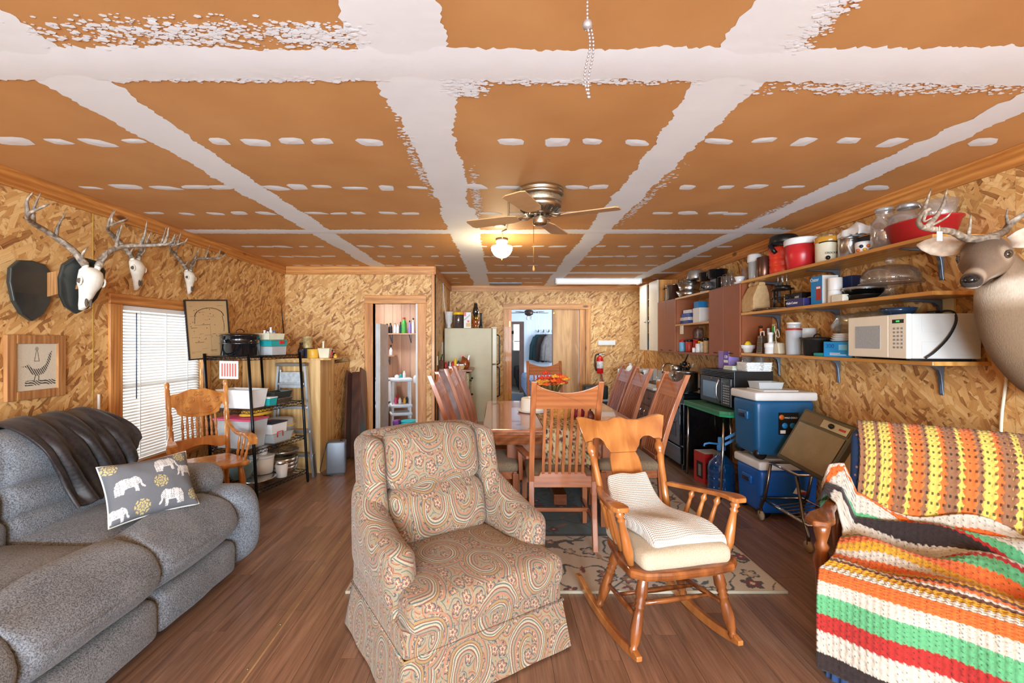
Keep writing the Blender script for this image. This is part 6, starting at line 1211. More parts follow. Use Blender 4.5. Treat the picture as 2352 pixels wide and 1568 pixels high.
# --- middle shelf
pg = thing('paper_bag', 'crumpled brown paper bag on the middle shelf', 'bag', SP(1735, 2.30, 1)); MB().rbox((0, 0, .115), (.075, .10, .115), .012, 3, fn=lambda q: Vector((q.x*(1-.5*max(0, (q.z-.12)/.11)), q.y*(1-.22*max(0, (q.z-.12)/.11))+.03*max(0, (q.z-.12)/.11)*-1, q.z+.012*nz(q.x*25, q.y*25, q.z*20)))+Vector((.008*nz(q.y*22, q.z*22), .006*nz(q.z*25, q.x*20, 4), 0))).build('bag', KRAFT, pg)
MB().rbox((0, -.03, .245), (.03, .085, .018), .015, 3, fn=lambda q: q+Vector((.02*nz(q.y*30, 1), 0, .02*nz(q.y*24, 5)))).build('rolled_top', KRAFT, pg)
for k in range(3): p = SP(1738+14*k, 2.235, 1, .012); t = thing('barbecue_utensil', ('wood-handled barbecue fork nearest the paper bag', 'wood-handled skewer in the middle of the shelf edge', 'wood-handled spatula by the black rack')[k], 'utensil', p, .2*k); MB().cyl((0, .10, .0), (0, .0, .0), .009, n=8).build('handle', BRNB, t); MB().cyl((0, .0, 0), (.01, -.15, .0), .004, n=6).build('shaft', STEEL, t)
kr = thing('black_wire_rack', 'black tiered metal rack on the middle shelf', 'rack', SP(1797, 2.36, 1))
for z in (.02, .10, .17): MB().tube([(.07*math.cos(a), .10*math.sin(a), z) for a in np.linspace(0, 2*PI, 17)[:-1]], .005, 6, closed=True).build('tier', BLACK, kr)
for a in (0, 1.57, 3.14, 4.71): MB().cyl((.07*math.cos(a), .10*math.sin(a), 0), (.07*math.cos(a), .10*math.sin(a), .17), .004, n=6).build('upright', BLACK, kr)
MB().lathe([(.05, .165), (.06, .17), (.06, .20), (.001, .2)], 16).build('pan', BLACK, kr)
for s in (-1, 1): MB().tube([(-.02, s*.025, .2), (-.02, s*.025, .27), (.02, s*.025, .27), (.02, s*.025, .2)], .003, 6).build('wire_loop', STEEL, kr)
b1 = B('black_carton', 'black appliance carton on the middle shelf', 'box', SP(1838, 2.42, 1), (.12, .20, .125), M('black_card', (24, 24, 28), .5), 0, [('white_line', (-.0605, -.06, -.10, .10, .075, .079), WHITE), ('side_flap', (-.06, .06, .1001, .112, 0, .12), KRAFT)]); text('mini', .03, WHITE, b1, (-.0606, -.05, .092), (PI/2, 0, -PI/2)); text('SM', .034, WHITE, b1, (-.0606, -.05, .058), (PI/2, 0, -PI/2))
b2_ = B('navy_carton', 'small navy carton reading Multi-Cutter', 'box', SP(1838, 2.27, 1), (.08, .19, .06), M('navy_card', (48, 44, 104), .5), 0); text('Multi-Cutter', .026, WHITE, b2_, (-.0408, .035, .03), (PI/2, 0, -PI/2))
tag(MB().rbox((0, 0, .045), (.03, .075, .045), .028, 3, fn=lambda q: Vector((q.x, q.y, q.z*(1+.8*max(0, -q.y/.07)))) if q.z > .05 else q).build('oven_mitt', M('mitt_tan', (206, 186, 140), .9, var=.2), None, SP(1872, 2.42, 1)), 'tan and green oven mitt beside the blue carton', 'oven mitt')
ob = B('blender_carton', 'bright blue appliance carton with a red blender picture', 'box', SP(1893, 2.31, 1), (.11, .115, .20), BLUEC, 0, [('jar_print', (-.0558, -.0552, -.045, .005, .03, .13), M('print_red', (170, 50, 40), .5)), ('white_print', (-.056, -.0553, -.04, .0, .11, .125), WHITE), ('white_panel', (-.055, .055, -.0582, -.0576, .0, .2), WHITE)]); text('Oster', .036, WHITE, ob, (-.0562, .018, .175), (PI/2, 0, -PI/2))
for k in range(2): L('paper_roll', ('upper white paper roll beside the blue carton', 'lower white paper roll beside the blue carton')[k], 'paper roll', SP(1918, 2.28, 1, .001+.085*(1-k)), [(.018, 0), (.040, .0), (.041, .003), (.041, .081), (.040, .084), (.018, .084), (.017, .08), (.017, .004)], WHITE)
B('navy_box', 'dark blue carton behind the paper rolls', 'box', SP(1945, 2.45, 1), (.09, .20, .19), M('navy_blue_card', (30, 50, 110), .5))
tag(MB().box(-.02, .02, -.05, .05, 0, .045).build('paper_bundle', M('cream_paper', (224, 220, 200), .7), None, SP(1929, 2.235, 1), bevel=.004), 'cream paper bundle at the middle shelf edge', 'paper')
for k, (dz, m_, r_) in enumerate(((0, M('dark_tin', (66, 60, 54), .35, .7), .115), (.037, FOIL, .11), (.074, M('grey_tin', (170, 166, 158), .35, .7), .115))): L('baking_pan', ('lowest dark baking pan of the stack beside the cake stand', 'fluted shiny pan in the middle of the pan stack', 'flat grey pan lid on top of the pan stack')[k], 'pan', SP(1985, 2.36, 1, .001+dz), [(r_*.8, 0), (r_*.85, .003), (r_, .034), (r_+.01, .036), (r_-.004, .035), (r_*.8, .006), (.001, .006)] if k < 2 else [(r_*.9, 0), (r_, .004), (r_*.98, .014), (.001, .02)], m_, n=26)
cs_ = L('cake_stand', 'clear glass pedestal cake stand with domed cover', 'cake stand', SP(2044, 2.36, 1), [(.075, 0), (.075, .004), (.05, .02), (.026, .045), (.026, .065), (.05, .075), (.15, .082), (.155, .09), (.15, .092), (.001, .085)], GL, [('dome', [(.142, .092), (.143, .12), (.13, .165), (.10, .188), (.03, .196), (.028, .2), (.03, .196), (.098, .185), (.127, .163), (.139, .12), (.138, .092)], GLASS('dome_glass', (244, 240, 232), .10, .02, .06)), ('knob', [(.012, .196), (.01, .205), (.022, .215), (.024, .23), (.015, .245), (.001, .25)], GL)], 30, body='stand')
# --- lowest shelf
L('juicer', 'white citrus juicer bowl with a yellow cone', 'juicer', SP(1718, 2.27, 2), [(.03, 0), (.035, .003), (.045, .035), (.055, .04), (.06, .07), (.057, .07), (.05, .045), (.001, .045)], PW, [('cone', [(.03, .06), (.028, .08), (.018, .10), (.001, .105)], M('lemon_plastic', (246, 214, 40), .4))])
for k, (px, x, r_, h_, m_, cm, lb) in enumerate(((1741, 2.40, .026, .235, BROWNB, PW, 'dark vinegar bottle with a white top, leftmost of the four bottles'), (1748, 2.36, .028, .24, BROWNB, ORGP, 'dark sauce bottle with an orange neck'), (1765, 2.42, .026, .22, M('white_label_glass', (206, 204, 196), .3), PW, 'pale sauce bottle with a white cap behind the grater'), (1777, 2.38, .032, .25, M('olive_glass', (96, 86, 40), .1, coat=.4), GRNP, 'olive glass bottle with a green neck'))):
    L('sauce_bottle', lb, 'bottle', SP(px, x, 2), bot(r_, h_*.93, .42, .45), m_, [('neck_band', [(r_*.46, h_*.72), (r_*.5, h_*.73), (r_*.47, h_*.9), (r_*.44, h_*.91)], cm), ('cap', capp(r_*.45, h_*.92, h_), (PW, BLACK, PW, KRAFT)[k]), ('label', [(r_+.0003, h_*.12), (r_+.0006, h_*.13), (r_+.0006, h_*.4), (r_+.0003, h_*.41)], (PY, REDP, PW, PK)[k])], 16)
gt = thing('box_grater', 'steel box grater with a looped handle', 'grater', SP(1751, 2.255, 2), .2); vs = [(s*.034, t*.03, 0) for s, t in ((-1, -1), (1, -1), (1, 1), (-1, 1))]+[(s*.026, t*.022, .15) for s, t in ((-1, -1), (1, -1), (1, 1), (-1, 1))]; MB().add(vs, [(3, 2, 1, 0), (4, 5, 6, 7)]+[(k, (k+1) % 4, 4+(k+1) % 4, 4+k) for k in range(4)]).build('body', STEEL, gt, bevel=.002); hl = MB()
for i in range(4):
    for j in range(9): hl.ball((-.036+.006*(j/9), -.02+.013*i, .02+.013*j), .0035, 6, 4); hl.ball((-.022+.013*i, -.032+.006*(j/9), .02+.013*j), .0035, 6, 4)
hl.build('teeth', M('dark_holes', (60, 60, 60), .5), gt)['kind'] = 'stuff'; MB().tube([(0, -.02, .15), (0, -.018, .185), (0, .018, .185), (0, .02, .15)], .005, 6).build('handle', PW, gt)
L('food_chopper', 'white plunger food chopper on the lowest shelf', 'chopper', SP(1770, 2.25, 2), [(.04, 0), (.043, .003), (.043, .05), (.046, .052), (.046, .085), (.02, .09), (.016, .10), (.016, .155), (.022, .16), (.022, .175), (.001, .178)], PW)
ap_ = thing('small_appliance', 'white electric appliance with a coiled cord', 'appliance', SP(1791, 2.27, 2)); MB().rbox((0, 0, .045), (.03, .04, .045), .012, fn=lambda q: Vector((q.x, q.y*(1-.4*q.z/.09), q.z))).build('body', PK, ap_); MB().tube([(0, 0, .09)]+[(-.02+.006*math.cos(t*1.3), .03*math.cos(t), .14+.045*math.sin(t)+.008*t) for t in np.linspace(-1.2, 7, 26)], .0035, 6).build('cord', PK, ap_)
L('clear_pitcher', 'tall clear pitcher with a red lid on the lowest shelf', 'pitcher', SP(1823, 2.27, 2), [(.048, 0), (.05, .003), (.055, .19), (.056, .195), (.053, .195), (.047, .006), (.001, .006)], PC, [('red_cup', [(.046, .13), (.05, .132), (.053, .185), (.056, .187), (.056, .2), (.001, .2)], M('brick_red_plastic', (164, 50, 38), .4)), ('top_jar', [(.04, .2), (.044, .203), (.044, .23), (.04, .232), (.001, .233)], PC), ('lid', [(.046, .232), (.047, .234), (.047, .246), (.001, .248)], PW)])
L('coffee_filter_tub', 'white round canister behind the cast-iron pot', 'canister', SP(1853, 2.43, 2), [(.056, 0), (.06, .004), (.06, .16), (.062, .162), (.062, .20), (.058, .206), (.001, .207)], PW)
di = L('dutch_oven', 'black cast-iron dutch oven with a lid on the lowest shelf', 'pot', SP(1877, 2.30, 2), [(.072, 0), (.08, .006), (.09, .11), (.093, .112), (.001, .112)], M('cast_iron', (30, 29, 28), .55, .2, var=.3, vs=25), [('lid', [(.098, .112), (.102, .115), (.10, .124), (.05, .132), (.001, .134)], M('cast_iron', (30, 29, 28), .55, .2))]); MB().tube([(.0, .035*math.cos(a), .132+.022*math.sin(a)) for a in np.linspace(0, PI, 9)], .005, 6).build('lid_handle', MATS['cast_iron'], di); MB().bar((0, .095, .118), (-.01, .17, .128), .02, .008).build('pan_handle', MATS['cast_iron'], di)
bb = B('straw_carton', 'bright blue carton printed 300 on the lowest shelf', 'box', SP(1938, 2.275, 2), (.11, .19, .10), M('cyan_card', (20, 140, 206), .55), .25, [('white_text', (-.0556, -.055, -.06, .05, .012, .016), WHITE), ('white_text', (-.0556, -.055, -.02, .05, .022, .026), WHITE), ('text_block', (-.0556, -.055, -.065, -.01, .045, .08), M('cyan_pale', (120, 190, 226), .6)), ('white_text', (-.05, .04, -.0956, -.095, .012, .016), WHITE), ('white_text', (-.05, .03, -.0956, -.095, .022, .026), WHITE)]); text('300', .045, M('cyan_dark', (10, 90, 150), .6), bb, (-.002, -.0958, .072), (PI/2, 0, 0)); text('300', .04, MATS['cyan_dark'], bb, (-.0558, .05, .07), (PI/2, 0, -PI/2)); text('COUNT', .017, MATS['cyan_dark'], bb, (-.002, -.0958, .046), (PI/2, 0, 0))
for k in range(4): L('foam_plate', ('lowest foam plate in the pile on the blue carton', 'second foam plate from the bottom of the pile', 'third foam plate from the bottom of the pile', 'topmost foam plate under the plastic bag')[k], 'plate', SP(1942+2*k, 2.32, 2, .102+.013*k), [(.06, 0), (.075, .004), (.085, .011), (.084, .013), (.05, .006), (.001, .006)], PW, n=24)
L('cup_stack', 'stack of green and white paper cups beside the microwave', 'cups', SP(1979, 2.27, 2), [(.03, 0)]+[p for k in range(9) for p in ((.032, .003+.018*k), (.035, .016+.018*k))]+[(.03, .17), (.001, .17)], M('green_cups', (120, 190, 130), .5, var=.4, vs=30))
tag(MB().rbox((0, 0, .012), (.02, .05, .012), .01).build('teal_holder', M('teal_silicone', (30, 150, 150), .5), None, SP(1885, 2.225, 2)), 'flat teal silicone holder at the lowest shelf edge', 'holder')
bgp = SP(1985, 2.36, 2, .165); tag(MB().rbox((0, 0, .06), (.09, .20, .06), .05, 3, fn=lambda q: q+Vector((.03*nz(q.x*16, q.y*16), .03*nz(q.y*14, q.z*20), .04*nz(q.x*18, q.y*12, 3)))).build('clear_bag', GLASS('film', (244, 248, 246), .12, .15, .16, (190, 206, 196)), None, bgp, sub=1), 'clear plastic bag of green cups slumped on the plates', 'bag')
# --- white microwave
mw = thing('microwave', 'white countertop microwave on the lowest shelf', 'microwave', (2.325, 2.56, ZS[2]+.001), math.radians(-7)); MWM = M('cream_microwave', (244, 240, 222), .4, var=.02); MWS = M('white_microwave_case', (190, 189, 184), .5, var=.02)
# local: front faces -x, length along y
MB().box(-.155, .165, -.235, .235, .012, .245).build('case', MWS, mw, bevel=.006)
dr_ = MB().box(-.18, -.155, -.105, .235, .012, .245).build('door', MWM, mw, bevel=.006); MB().box(-.1815, -.18, -.045, .165, .06, .19).build('window', M('grey_mesh_window', (170, 178, 184), .25, var=.15, vs=200), dr_)
cp = MB().box(-.18, -.155, -.235, -.108, .012, .245).build('control_panel', MWM, mw, bevel=.004); MB().box(-.1812, -.18, -.215, -.135, .198, .218).build('display', BLACK, cp)
for i in range(3):
    for j in range(6): MB().rbox((-.181, -.205+.027*i, .07+.02*j), (.0012, .008, .005), .001, 1).build('button', M('button_grey', (150, 150, 150), .5), cp)
text('0:00', .014, M('lcd_green', (90, 220, 120), .5, emit=.6), cp, (-.1816, -.175, .208), (PI/2, 0, -PI/2))
for x, z0, z1 in ((.0, .03, .10), (.0, .15, .23)): MB().box(-.11, .13, -.2365, -.235, z0, z1).build('side_panel_relief', MWS, mw, bevel=.003)
for s in (-1, 1): MB().box(-.15, .14, s*.2-.012, s*.2+.012, 0, .012).build('foot', BLACK, mw)
MB().tube(spline([(.10, -.06, .25), (.06, -.15, .262), (.05, -.22, .25), (.04, -.245, .20), (.0, -.25, .12), (-.06, -.25, .05), (-.10, -.245, .016)], 24), .006, 6).build('power_cord', BLACK, mw); MB().rbox((.10, -.03, .258), (.02, .03, .012), .006).build('plug', BLACK, mw)
tag(MB().box(-.012, 0, -.035, .035, -.055, .055).build('wall_outlet', PK, None, (XR, 2.52, 1.56)), 'cream wall outlet above the white microwave', 'outlet')
tag(MB().tube(spline([(XR-.02, 2.24, 1.45), (XR-.01, 2.22, 1.3), (XR-.012, 2.25, 1.0), (XR-.01, 2.26, .7), (XR-.012, 2.3, .4)], 20), .007, 6).build('power_lead', PK), 'pale cord running down the right wall below the shelves', 'cord')
bw_ = L('blue_bowls', 'stack of dark blue bowls on top of the microwave', 'bowl', (2.42, 2.74, ZS[2]+.25), [(.05, 0), (.08, .03), (.09, .055), (.086, .055), (.001, .02)], M('navy_bowl', (50, 76, 110), .2, coat=.5)); bw_.location.z = ZS[2]+.248
# ================================================================ wall cabinets further back
CAB = M('brown_cabinet', (146, 80, 44), .5, var=.05); CABD = M('brown_cabinet_inside', (126, 72, 46), .4, var=.05)
def wcab(label, y0, y1, z0, z1, doors, m_, dm=None, hnd=None):
    t = thing('wall_cabinet', label, 'cabinet', ((SHX+XR)/2+.01, (y0+y1)/2, z0)); a, b_ = (XR-SHX)/2-.012, (y1-y0)/2
    MB().box(-a, a, -b_, -b_+.016, 0, z1-z0).build('side', m_, t); MB().box(-a, a, b_-.016, b_, 0, z1-z0).build('side', m_, t); MB().box(-a, a, -b_+.016, b_-.016, 0, .016).build('bottom', m_, t); MB().box(-a, a, -b_+.016, b_-.016, z1-z0-.016, z1-z0).build('top', m_, t); MB().box(a-.006, a, -b_+.016, b_-.016, .016, z1-z0-.016).build('back', CABD, t)
    for k in range(doors):
        w_ = 2*b_/doors; d_ = MB().box(-a-.018, -a-.001, -b_+w_*k+.003, -b_+w_*(k+1)-.003, .004, z1-z0-.004).build('door', dm or m_, t, bevel=.003)
        MB().tube([(-a-.018, -b_+w_*(k+.5)-.03, .03), (-a-.032, -b_+w_*(k+.5)-.02, .034), (-a-.032, -b_+w_*(k+.5)+.02, .034), (-a-.018, -b_+w_*(k+.5)+.03, .03)], .004, 6).build('handle', M('dark_bronze', (70, 52, 40), .4, .8), d_)
    return t
wcab('brown two-door wall cabinet at the end of the long shelves', 4.135, 4.745, 1.225, 1.905, 2, CAB)
wcab('brown two-door wall cabinet farther back, with a dark latch', 5.64, 6.24, 1.225, 1.905, 2, CAB)
for z, nm in ((1.225, 'lower brown shelf of the open bay between the wall cabinets'), (1.56, 'middle pine shelf of the open bay between the wall cabinets'), (1.885, 'upper pine shelf holding pots between the wall cabinets')): tag(MB().box(SHX+.005, XR-.001, 4.75, 5.635, z, z+.02).build('bay_shelf', SHELF if z > 1.3 else CAB), nm, 'shelf')
wc = thing('pantry_cabinet', 'tall cream cabinet with one door ajar in the kitchen corner', 'cabinet', (2.37, 6.66, 1.24)); CRM = M('cream_cabinet', (222, 208, 184), .45, var=.03)
MB().box(-.13, .13, -.40, -.384, 0, .98).build('side', TRIMZ, wc); MB().box(-.13, .13, .384, .40, 0, .98).build('side', TRIMZ, wc); MB().box(.12, .13, -.384, .384, .016, .97).build('back', CABD, wc)
for z in (0, .25, .5, .74, .965): MB().box(-.13, .12, -.384, .384, z, z+.015).build('shelf', TRIMY, wc)
for y0, y1, ky in ((-.40, -.05, -.08), (.06, .38, .09)): d_ = MB().box(-.155, -.135, y0, y1, .0, .98).build('door', CRM, wc, bevel=.003); MB().ball((-.165, ky, .42), .014, 8, 6).build('knob', STEEL, d_)
r = random.Random(12); k = 0
for z in (.016, .266, .516):
    for y in (-.02, .06, .12): L('pantry_can', ('%s can, %s on the %s pantry shelf' % (('red', 'dark', 'blue', 'white', 'green', 'brown', 'pale', 'black', 'yellow')[k], ('nearest', 'second', 'third')[k % 3], ('lowest', 'second', 'third')[k//3])), 'can', (2.28, 6.60+y, 1.24+z), [(.033, 0), (.035, .003), (.035, .11+.03*r.random()), (.001, .14)], (REDP, BROWNB, BLUEC, PW, GRNP, KRAFT, PK, BLACK, PY)[k], n=12); k += 1
# --- things in the open bay
def BP(px, x, z): return (x, x*F/(px-CX), z)
for k, (px, x, r_, h_, m_, cm, lb) in enumerate(((1567, 2.30, .038, .14, M('pale_blue_can', (120, 180, 214), .45), REDP, 'light blue can with a red lid in the open bay'), (1583, 2.32, .042, .145, M('red_can', (190, 60, 40), .45), BLACK, 'red spice jar with a black lid in the open bay'), (1594, 2.26, .02, .06, PW, REDP, 'tiny white jar with a red lid in the open bay'), (1599, 2.36, .034, .15, REDP, REDP, 'red tin in the middle of the open bay'), (1604, 2.28, .03, .10, PW, PW, 'white jar in the open bay'), (1608, 2.34, .025, .13, PY, M('lid_yellow', (244, 196, 30), .4), 'yellow bottle in the open bay'), (1615, 2.31, .034, .12, M('grey_label_can', (206, 206, 200), .5, var=.3, vs=30), PW, 'white-labelled can at the right of the open bay'), (1622, 2.29, .03, .16, KRAFT, BLACK, 'tan shaker next to the brown cabinet door'))):
    L('spice_jar', lb, 'jar', BP(px, x, 1.246), [(r_*.95, 0), (r_, .003), (r_, h_*.82), (r_*.92, h_*.84), (.001, h_*.84)], m_, [('lid', capp(r_*.95, h_*.84, h_), cm)], 14)
tag(MB().rbox((0, 0, .07), (.05, .06, .07), .03, fn=soften(11, .02)).build('snack_bag', M('brown_snack_bag', (110, 84, 70), .4, var=.6, vs=40), None, BP(1605, 2.42, 1.42)), 'dark printed snack bag behind the spice jars', 'bag').location.z = 1.385
B('bag_carton', 'dark carton holding up the snack bag in the open bay', 'box', BP(1605, 2.44, 1.246), (.08, .16, .138), BLACK)
for k in range(4): B('foil_carton', ('blue foil wrap carton, bottom of the pile in the bay', 'white and red wrap carton on the bay shelf', 'blue and white wrap carton, third in the pile', 'topmost wrap carton of the pile in the bay')[k], 'box', BP(1578+3*k, 2.33, 1.582+.042*k), (.10, .26-.03*k, .04), (M('wrap_blue', (70, 90, 160), .5, var=.5, vs=30), M('wrap_white', (220, 216, 220), .5, var=.3, vs=40), MATS.get('wrap_blue') or NAVYP, M('wrap_white', (220, 216, 220), .5))[k], .05*k)
wb_ = B('bag_box', 'tall white carton with a blue liner in the bay', 'box', BP(1611, 2.33, 1.581), (.12, .17, .17), WHITE); tag(MB().box(-.05, .05, -.06, .06, 0, .075).build('blue_liner', BLUEC, None, BP(1609, 2.34, 1.752)), 'bright blue carton resting on the tall white carton', 'box')
tag(MB().box(-.004, 0, -.045, .045, -.10, 0).build('paper_note', PK, None, BP(1566, SHX, 1.558)), 'cream paper note hanging from the bay shelf', 'note')
# --- on top of the cabinets
ZT = 1.906
sp3 = L('stock_pot', 'tall steel stock pot at the far end above the cabinets', 'pot', BP(1547, 2.34, ZT), [(.095, 0), (.10, .004), (.10, .20), (.105, .202), (.105, .208), (.07, .215), (.001, .217)], STEEL); MB().tube([(-.10, -.04, .16), (-.13, -.03, .16), (-.13, .03, .16), (-.10, .04, .16)], .006, 6).build('handle', BLACK, sp3)
L('small_pot', 'small grey pot beyond the tall stock pot', 'pot', BP(1534, 2.38, ZT), cup(.08, .085, .12), ALU)
for k, (dz, r_, h_) in enumerate(((0, .15, .07), (.056, .135, .12), (.16, .09, .04))): L('mixing_bowl', ('widest steel bowl at the bottom above the bay', 'deep steel bowl stacked in the wide one', 'small steel bowl on top of the stack')[k], 'bowl', BP(1583, 2.34, ZT+dz), cup(r_*.75, r_, h_), STEEL)
L('colander', 'perforated steel colander upside down on the bowls', 'colander', BP(1598, 2.36, ZT+.202), [(.10, 0), (.102, .004), (.08, .09), (.075, .10), (.001, .102)], M('perforated_steel', (176, 174, 168), .4, .8, var=.4, vs=120))
for k in range(2): L('black_roaster', ('black enamel roaster above the coffee maker', 'second black enamel pot above the cabinet doors')[k], 'pot', BP((1627, 1648)[k], 2.36, ZT+(.135, .135)[k]), [(.08, 0), (.09, .006), (.10, .085), (.105, .087), (.105, .092), (.001, .093)], ENAM)
cm_ = thing('coffee_maker', 'black coffee maker with a glass carafe on the cabinet top', 'coffee maker', BP(1628, 2.32, ZT)); MB().rbox((.03, 0, .012), (.09, .085, .012), .008).build('base', BLACK, cm_); MB().rbox((.08, 0, .075), (.03, .08, .058), .012).build('tower', BLACK, cm_); MB().lathe([(.05, .024), (.062, .04), (.065, .07), (.045, .10), (.043, .112), (.001, .112)], 18, (-.01, 0, 0)).build('carafe', GLASS('carafe_glass', (190, 190, 190), .15, .03, .1), cm_); MB().tube([(-.06, -.03, .10), (-.095, -.04, .09), (-.095, -.04, .045), (-.06, -.03, .04)], .007, 6).build('carafe_handle', BLACK, cm_)
B('pot_stand', 'black box supporting the second enamel pot', 'box', BP(1650, 2.38, ZT), (.12, .13, .133), BLACK)
for k in range(3): L('glass_tumbler', ('clear glass jar, first of three beyond the chrome rack', 'clear glass jar, middle of three by the chrome rack', 'clear glass jar, last of three by the chrome rack')[k], 'glass', BP(1667+9*k, 2.28+.03*k, ZT), cup(.034, .038, .11), GL, n=14)
cr_ = thing('chrome_rack', 'chrome wire rack standing on the cabinet top', 'rack', BP(1666, 2.24, ZT))
for k in range(3): MB().tube([(0, -.12+.1*k, 0), (0, -.12+.1*k, .13-.01*k), (0, -.05+.1*k, .13-.01*k), (0, -.05+.1*k, 0)], .003, 6).build('wire', CHROME, cr_)
MB().tube([(0, -.14, .003), (0, .18, .003)], .003, 6).build('base_wire', CHROME, cr_)
for k in range(3): L('tea_saucer', ('white china saucer, lowest by the tall glass', 'white china saucer, second by the tall glass', 'white china bowl on the saucers')[k], 'saucer', BP(1699, 2.30, ZT+.012*k), [(.03, 0), (.055, .010), (.053, .012), (.001, .004)] if k < 2 else cup(.03, .05, .05), PORC, n=18)
# ================================================================ kitchen run along the right wall
BASEW = WOOD('base_cabinet_wood', (92, 54, 30), (132, 84, 48), 2, 10, .4, .2); CTOP = M('grey_laminate', (206, 204, 198), .35, var=.08, vs=60); KX, KZ = 1.90, .81
def bcab(label, y0, y1, n=2):
    t = thing('base_cabinet', label, 'cabinet', ((KX+XR)/2+.01, (y0+y1)/2, 0)); a, b_ = (XR-KX)/2-.012, (y1-y0)/2
    MB().box(-a, a, -b_, b_, .09, KZ-.032).build('carcass', BASEW, t); MB().box(-a+.05, a, -b_, b_, 0, .09).build('toe_kick', BLACK, t)
    for k in range(n):
        w_ = 2*b_/n; y = -b_+w_*k
        d_ = MB().box(-a-.018, -a-.001, y+.008, y+w_-.008, .11, .55).build('door', BASEW, t, bevel=.004); MB().tube([(-a-.018, y+w_*(.8 if k == 0 else .2), .42), (-a-.045, y+w_*(.8 if k == 0 else .2), .43), (-a-.045, y+w_*(.8 if k == 0 else .2), .49), (-a-.018, y+w_*(.8 if k == 0 else .2), .50)], .008, 8).build('handle', CHROME, d_)
        d_ = MB().box(-a-.018, -a-.001, y+.008, y+w_-.008, .57, .75).build('drawer', BASEW, t, bevel=.004); MB().tube([(-a-.018, y+w_/2-.04, .66), (-a-.035, y+w_/2-.03, .66), (-a-.035, y+w_/2+.03, .66), (-a-.018, y+w_/2+.04, .66)], .005, 6).build('handle', M('dark_bronze', (70, 52, 40), .4, .8), d_)
bcab('dark wood base cabinet next to the stove', 5.47, 6.26); bcab('dark wood base cabinet at the far end of the counter', 6.27, 7.04)
ct = MB()
for r in minus((KX-.02, XR-.001, 5.46, 7.06), [(2.05, 2.40, 5.9, 6.55)]): ct.box(r[0], r[1], r[2], r[3], KZ-.03, KZ)
tag(ct.build('worktop', CTOP, bevel=.003), 'pale laminate kitchen worktop along the right wall', 'worktop')
tag(MB().box(XR-.022, XR-.001, 5.46, 7.02, KZ+.001, KZ+.12).build('backsplash', CTOP), 'pale laminate splash strip along the counter wall', 'backsplash')
tag(MB().box(KX-.02, XR-.023, 7.04, 7.06, KZ+.001, KZ+.14).build('end_splash', M('white_laminate', (228, 228, 224), .35, var=.03)), 'white splash panel across the far end of the counter', 'backsplash')
si = thing('kitchen_sink', 'steel kitchen sink set in the worktop', 'sink', (2.225, 6.225, KZ)); v0 = [(-.172, -.322), (.172, -.322), (.172, .322), (-.172, .322)]
MB().add([(x*1.03, y*1.02, .003) for x, y in v0]+[(x, y, .003) for x, y in v0]+[(x*.93, y*.96, -.17) for x, y in v0], [(k, (k+1) % 4, 4+(k+1) % 4, 4+k) for k in range(4)]+[(4+k, 4+(k+1) % 4, 8+(k+1) % 4, 8+k) for k in range(4)]+[(8, 9, 10, 11)]).build('basin', STEEL, si)
MB().tube([(.21, 0, .0), (.21, 0, .17)]+[(.21-.09+.09*math.cos(a), -.0-.05*(a/PI), .17+.09*math.sin(a)) for a in np.linspace(.3, PI, 10)]+[(.03, -.05, .13)], .011, 8).build('faucet', CHROME, si)
def KP(px, x, dz=.001): return (x, x*F/(px-CX), KZ+dz)
mj = L('vinegar_jug', 'white plastic jug with a green label on the far counter', 'jug', KP(1448, 2.05), [(.06, 0), (.066, .006), (.066, .12), (.05, .17), (.022, .19), (.02, .205), (.001, .205)], M('jug_white', (232, 234, 228), .4), [('cap', capp(.022, .2, .222), PW), ('label', [(.0664, .04), (.0667, .041), (.0667, .10), (.0664, .101)], M('green_label', (70, 110, 70), .5, var=.5, vs=40))])
tag(MB().rbox((0, 0, .05), (.10, .06, .05), .01).build('tray', M('dark_printed', (70, 76, 80), .5, var=.5, vs=30), None, KP(1468, 2.16)), 'dark printed carton behind the white jug', 'box')
for k, (px, x, r_, h_, m_, lb) in enumerate(((1484, 2.25, .045, .13, PW, 'white paper cup stack on the far counter'), (1494, 2.20, .04, .14, PC, 'clear plastic cup on the far counter'), (1512, 2.02, .028, .12, PC, 'clear tumbler beside the faucet'))): L('counter_cup', lb, 'cup', KP(px, x), cup(r_*.85, r_, h_), m_, n=16)
L('honey_jar', 'amber jar with an orange label at the counter edge', 'jar', KP(1515, 1.95), [(.032, 0), (.036, .005), (.036, .08), (.03, .09), (.03, .095), (.001, .095)], M('honey', (206, 120, 40), .2, coat=.5), [('lid', capp(.032, .09, .108), PW), ('label', [(.0364, .02), (.0367, .021), (.0367, .065), (.0364, .066)], ORGP)])
km = thing('coffee_brewer', 'black and silver coffee brewer on the counter', 'coffee maker', KP(1557, 2.28)); MB().rbox((0, 0, .02), (.1, .08, .02), .01).build('base', BLACK, km); MB().rbox((.06, 0, .13), (.04, .08, .11), .015).build('tower', BLACK, km); MB().lathe([(.065, .19), (.068, .195), (.068, .255), (.06, .262), (.001, .263)], 20, (-.02, 0, 0)).build('head', STEEL, km); MB().lathe([(.05, .04), (.055, .045), (.055, .14), (.001, .15)], 18, (-.03, 0, 0)).build('carafe', GLASS('carafe_glass', (190, 190, 190), .15, .03, .1), km)
uc = thing('utensil_crock', 'black crock holding kitchen utensils and knives', 'utensils', KP(1577, 2.36)); MB().lathe(cup(.055, .06, .15), 18).build('crock', BLACK, uc)
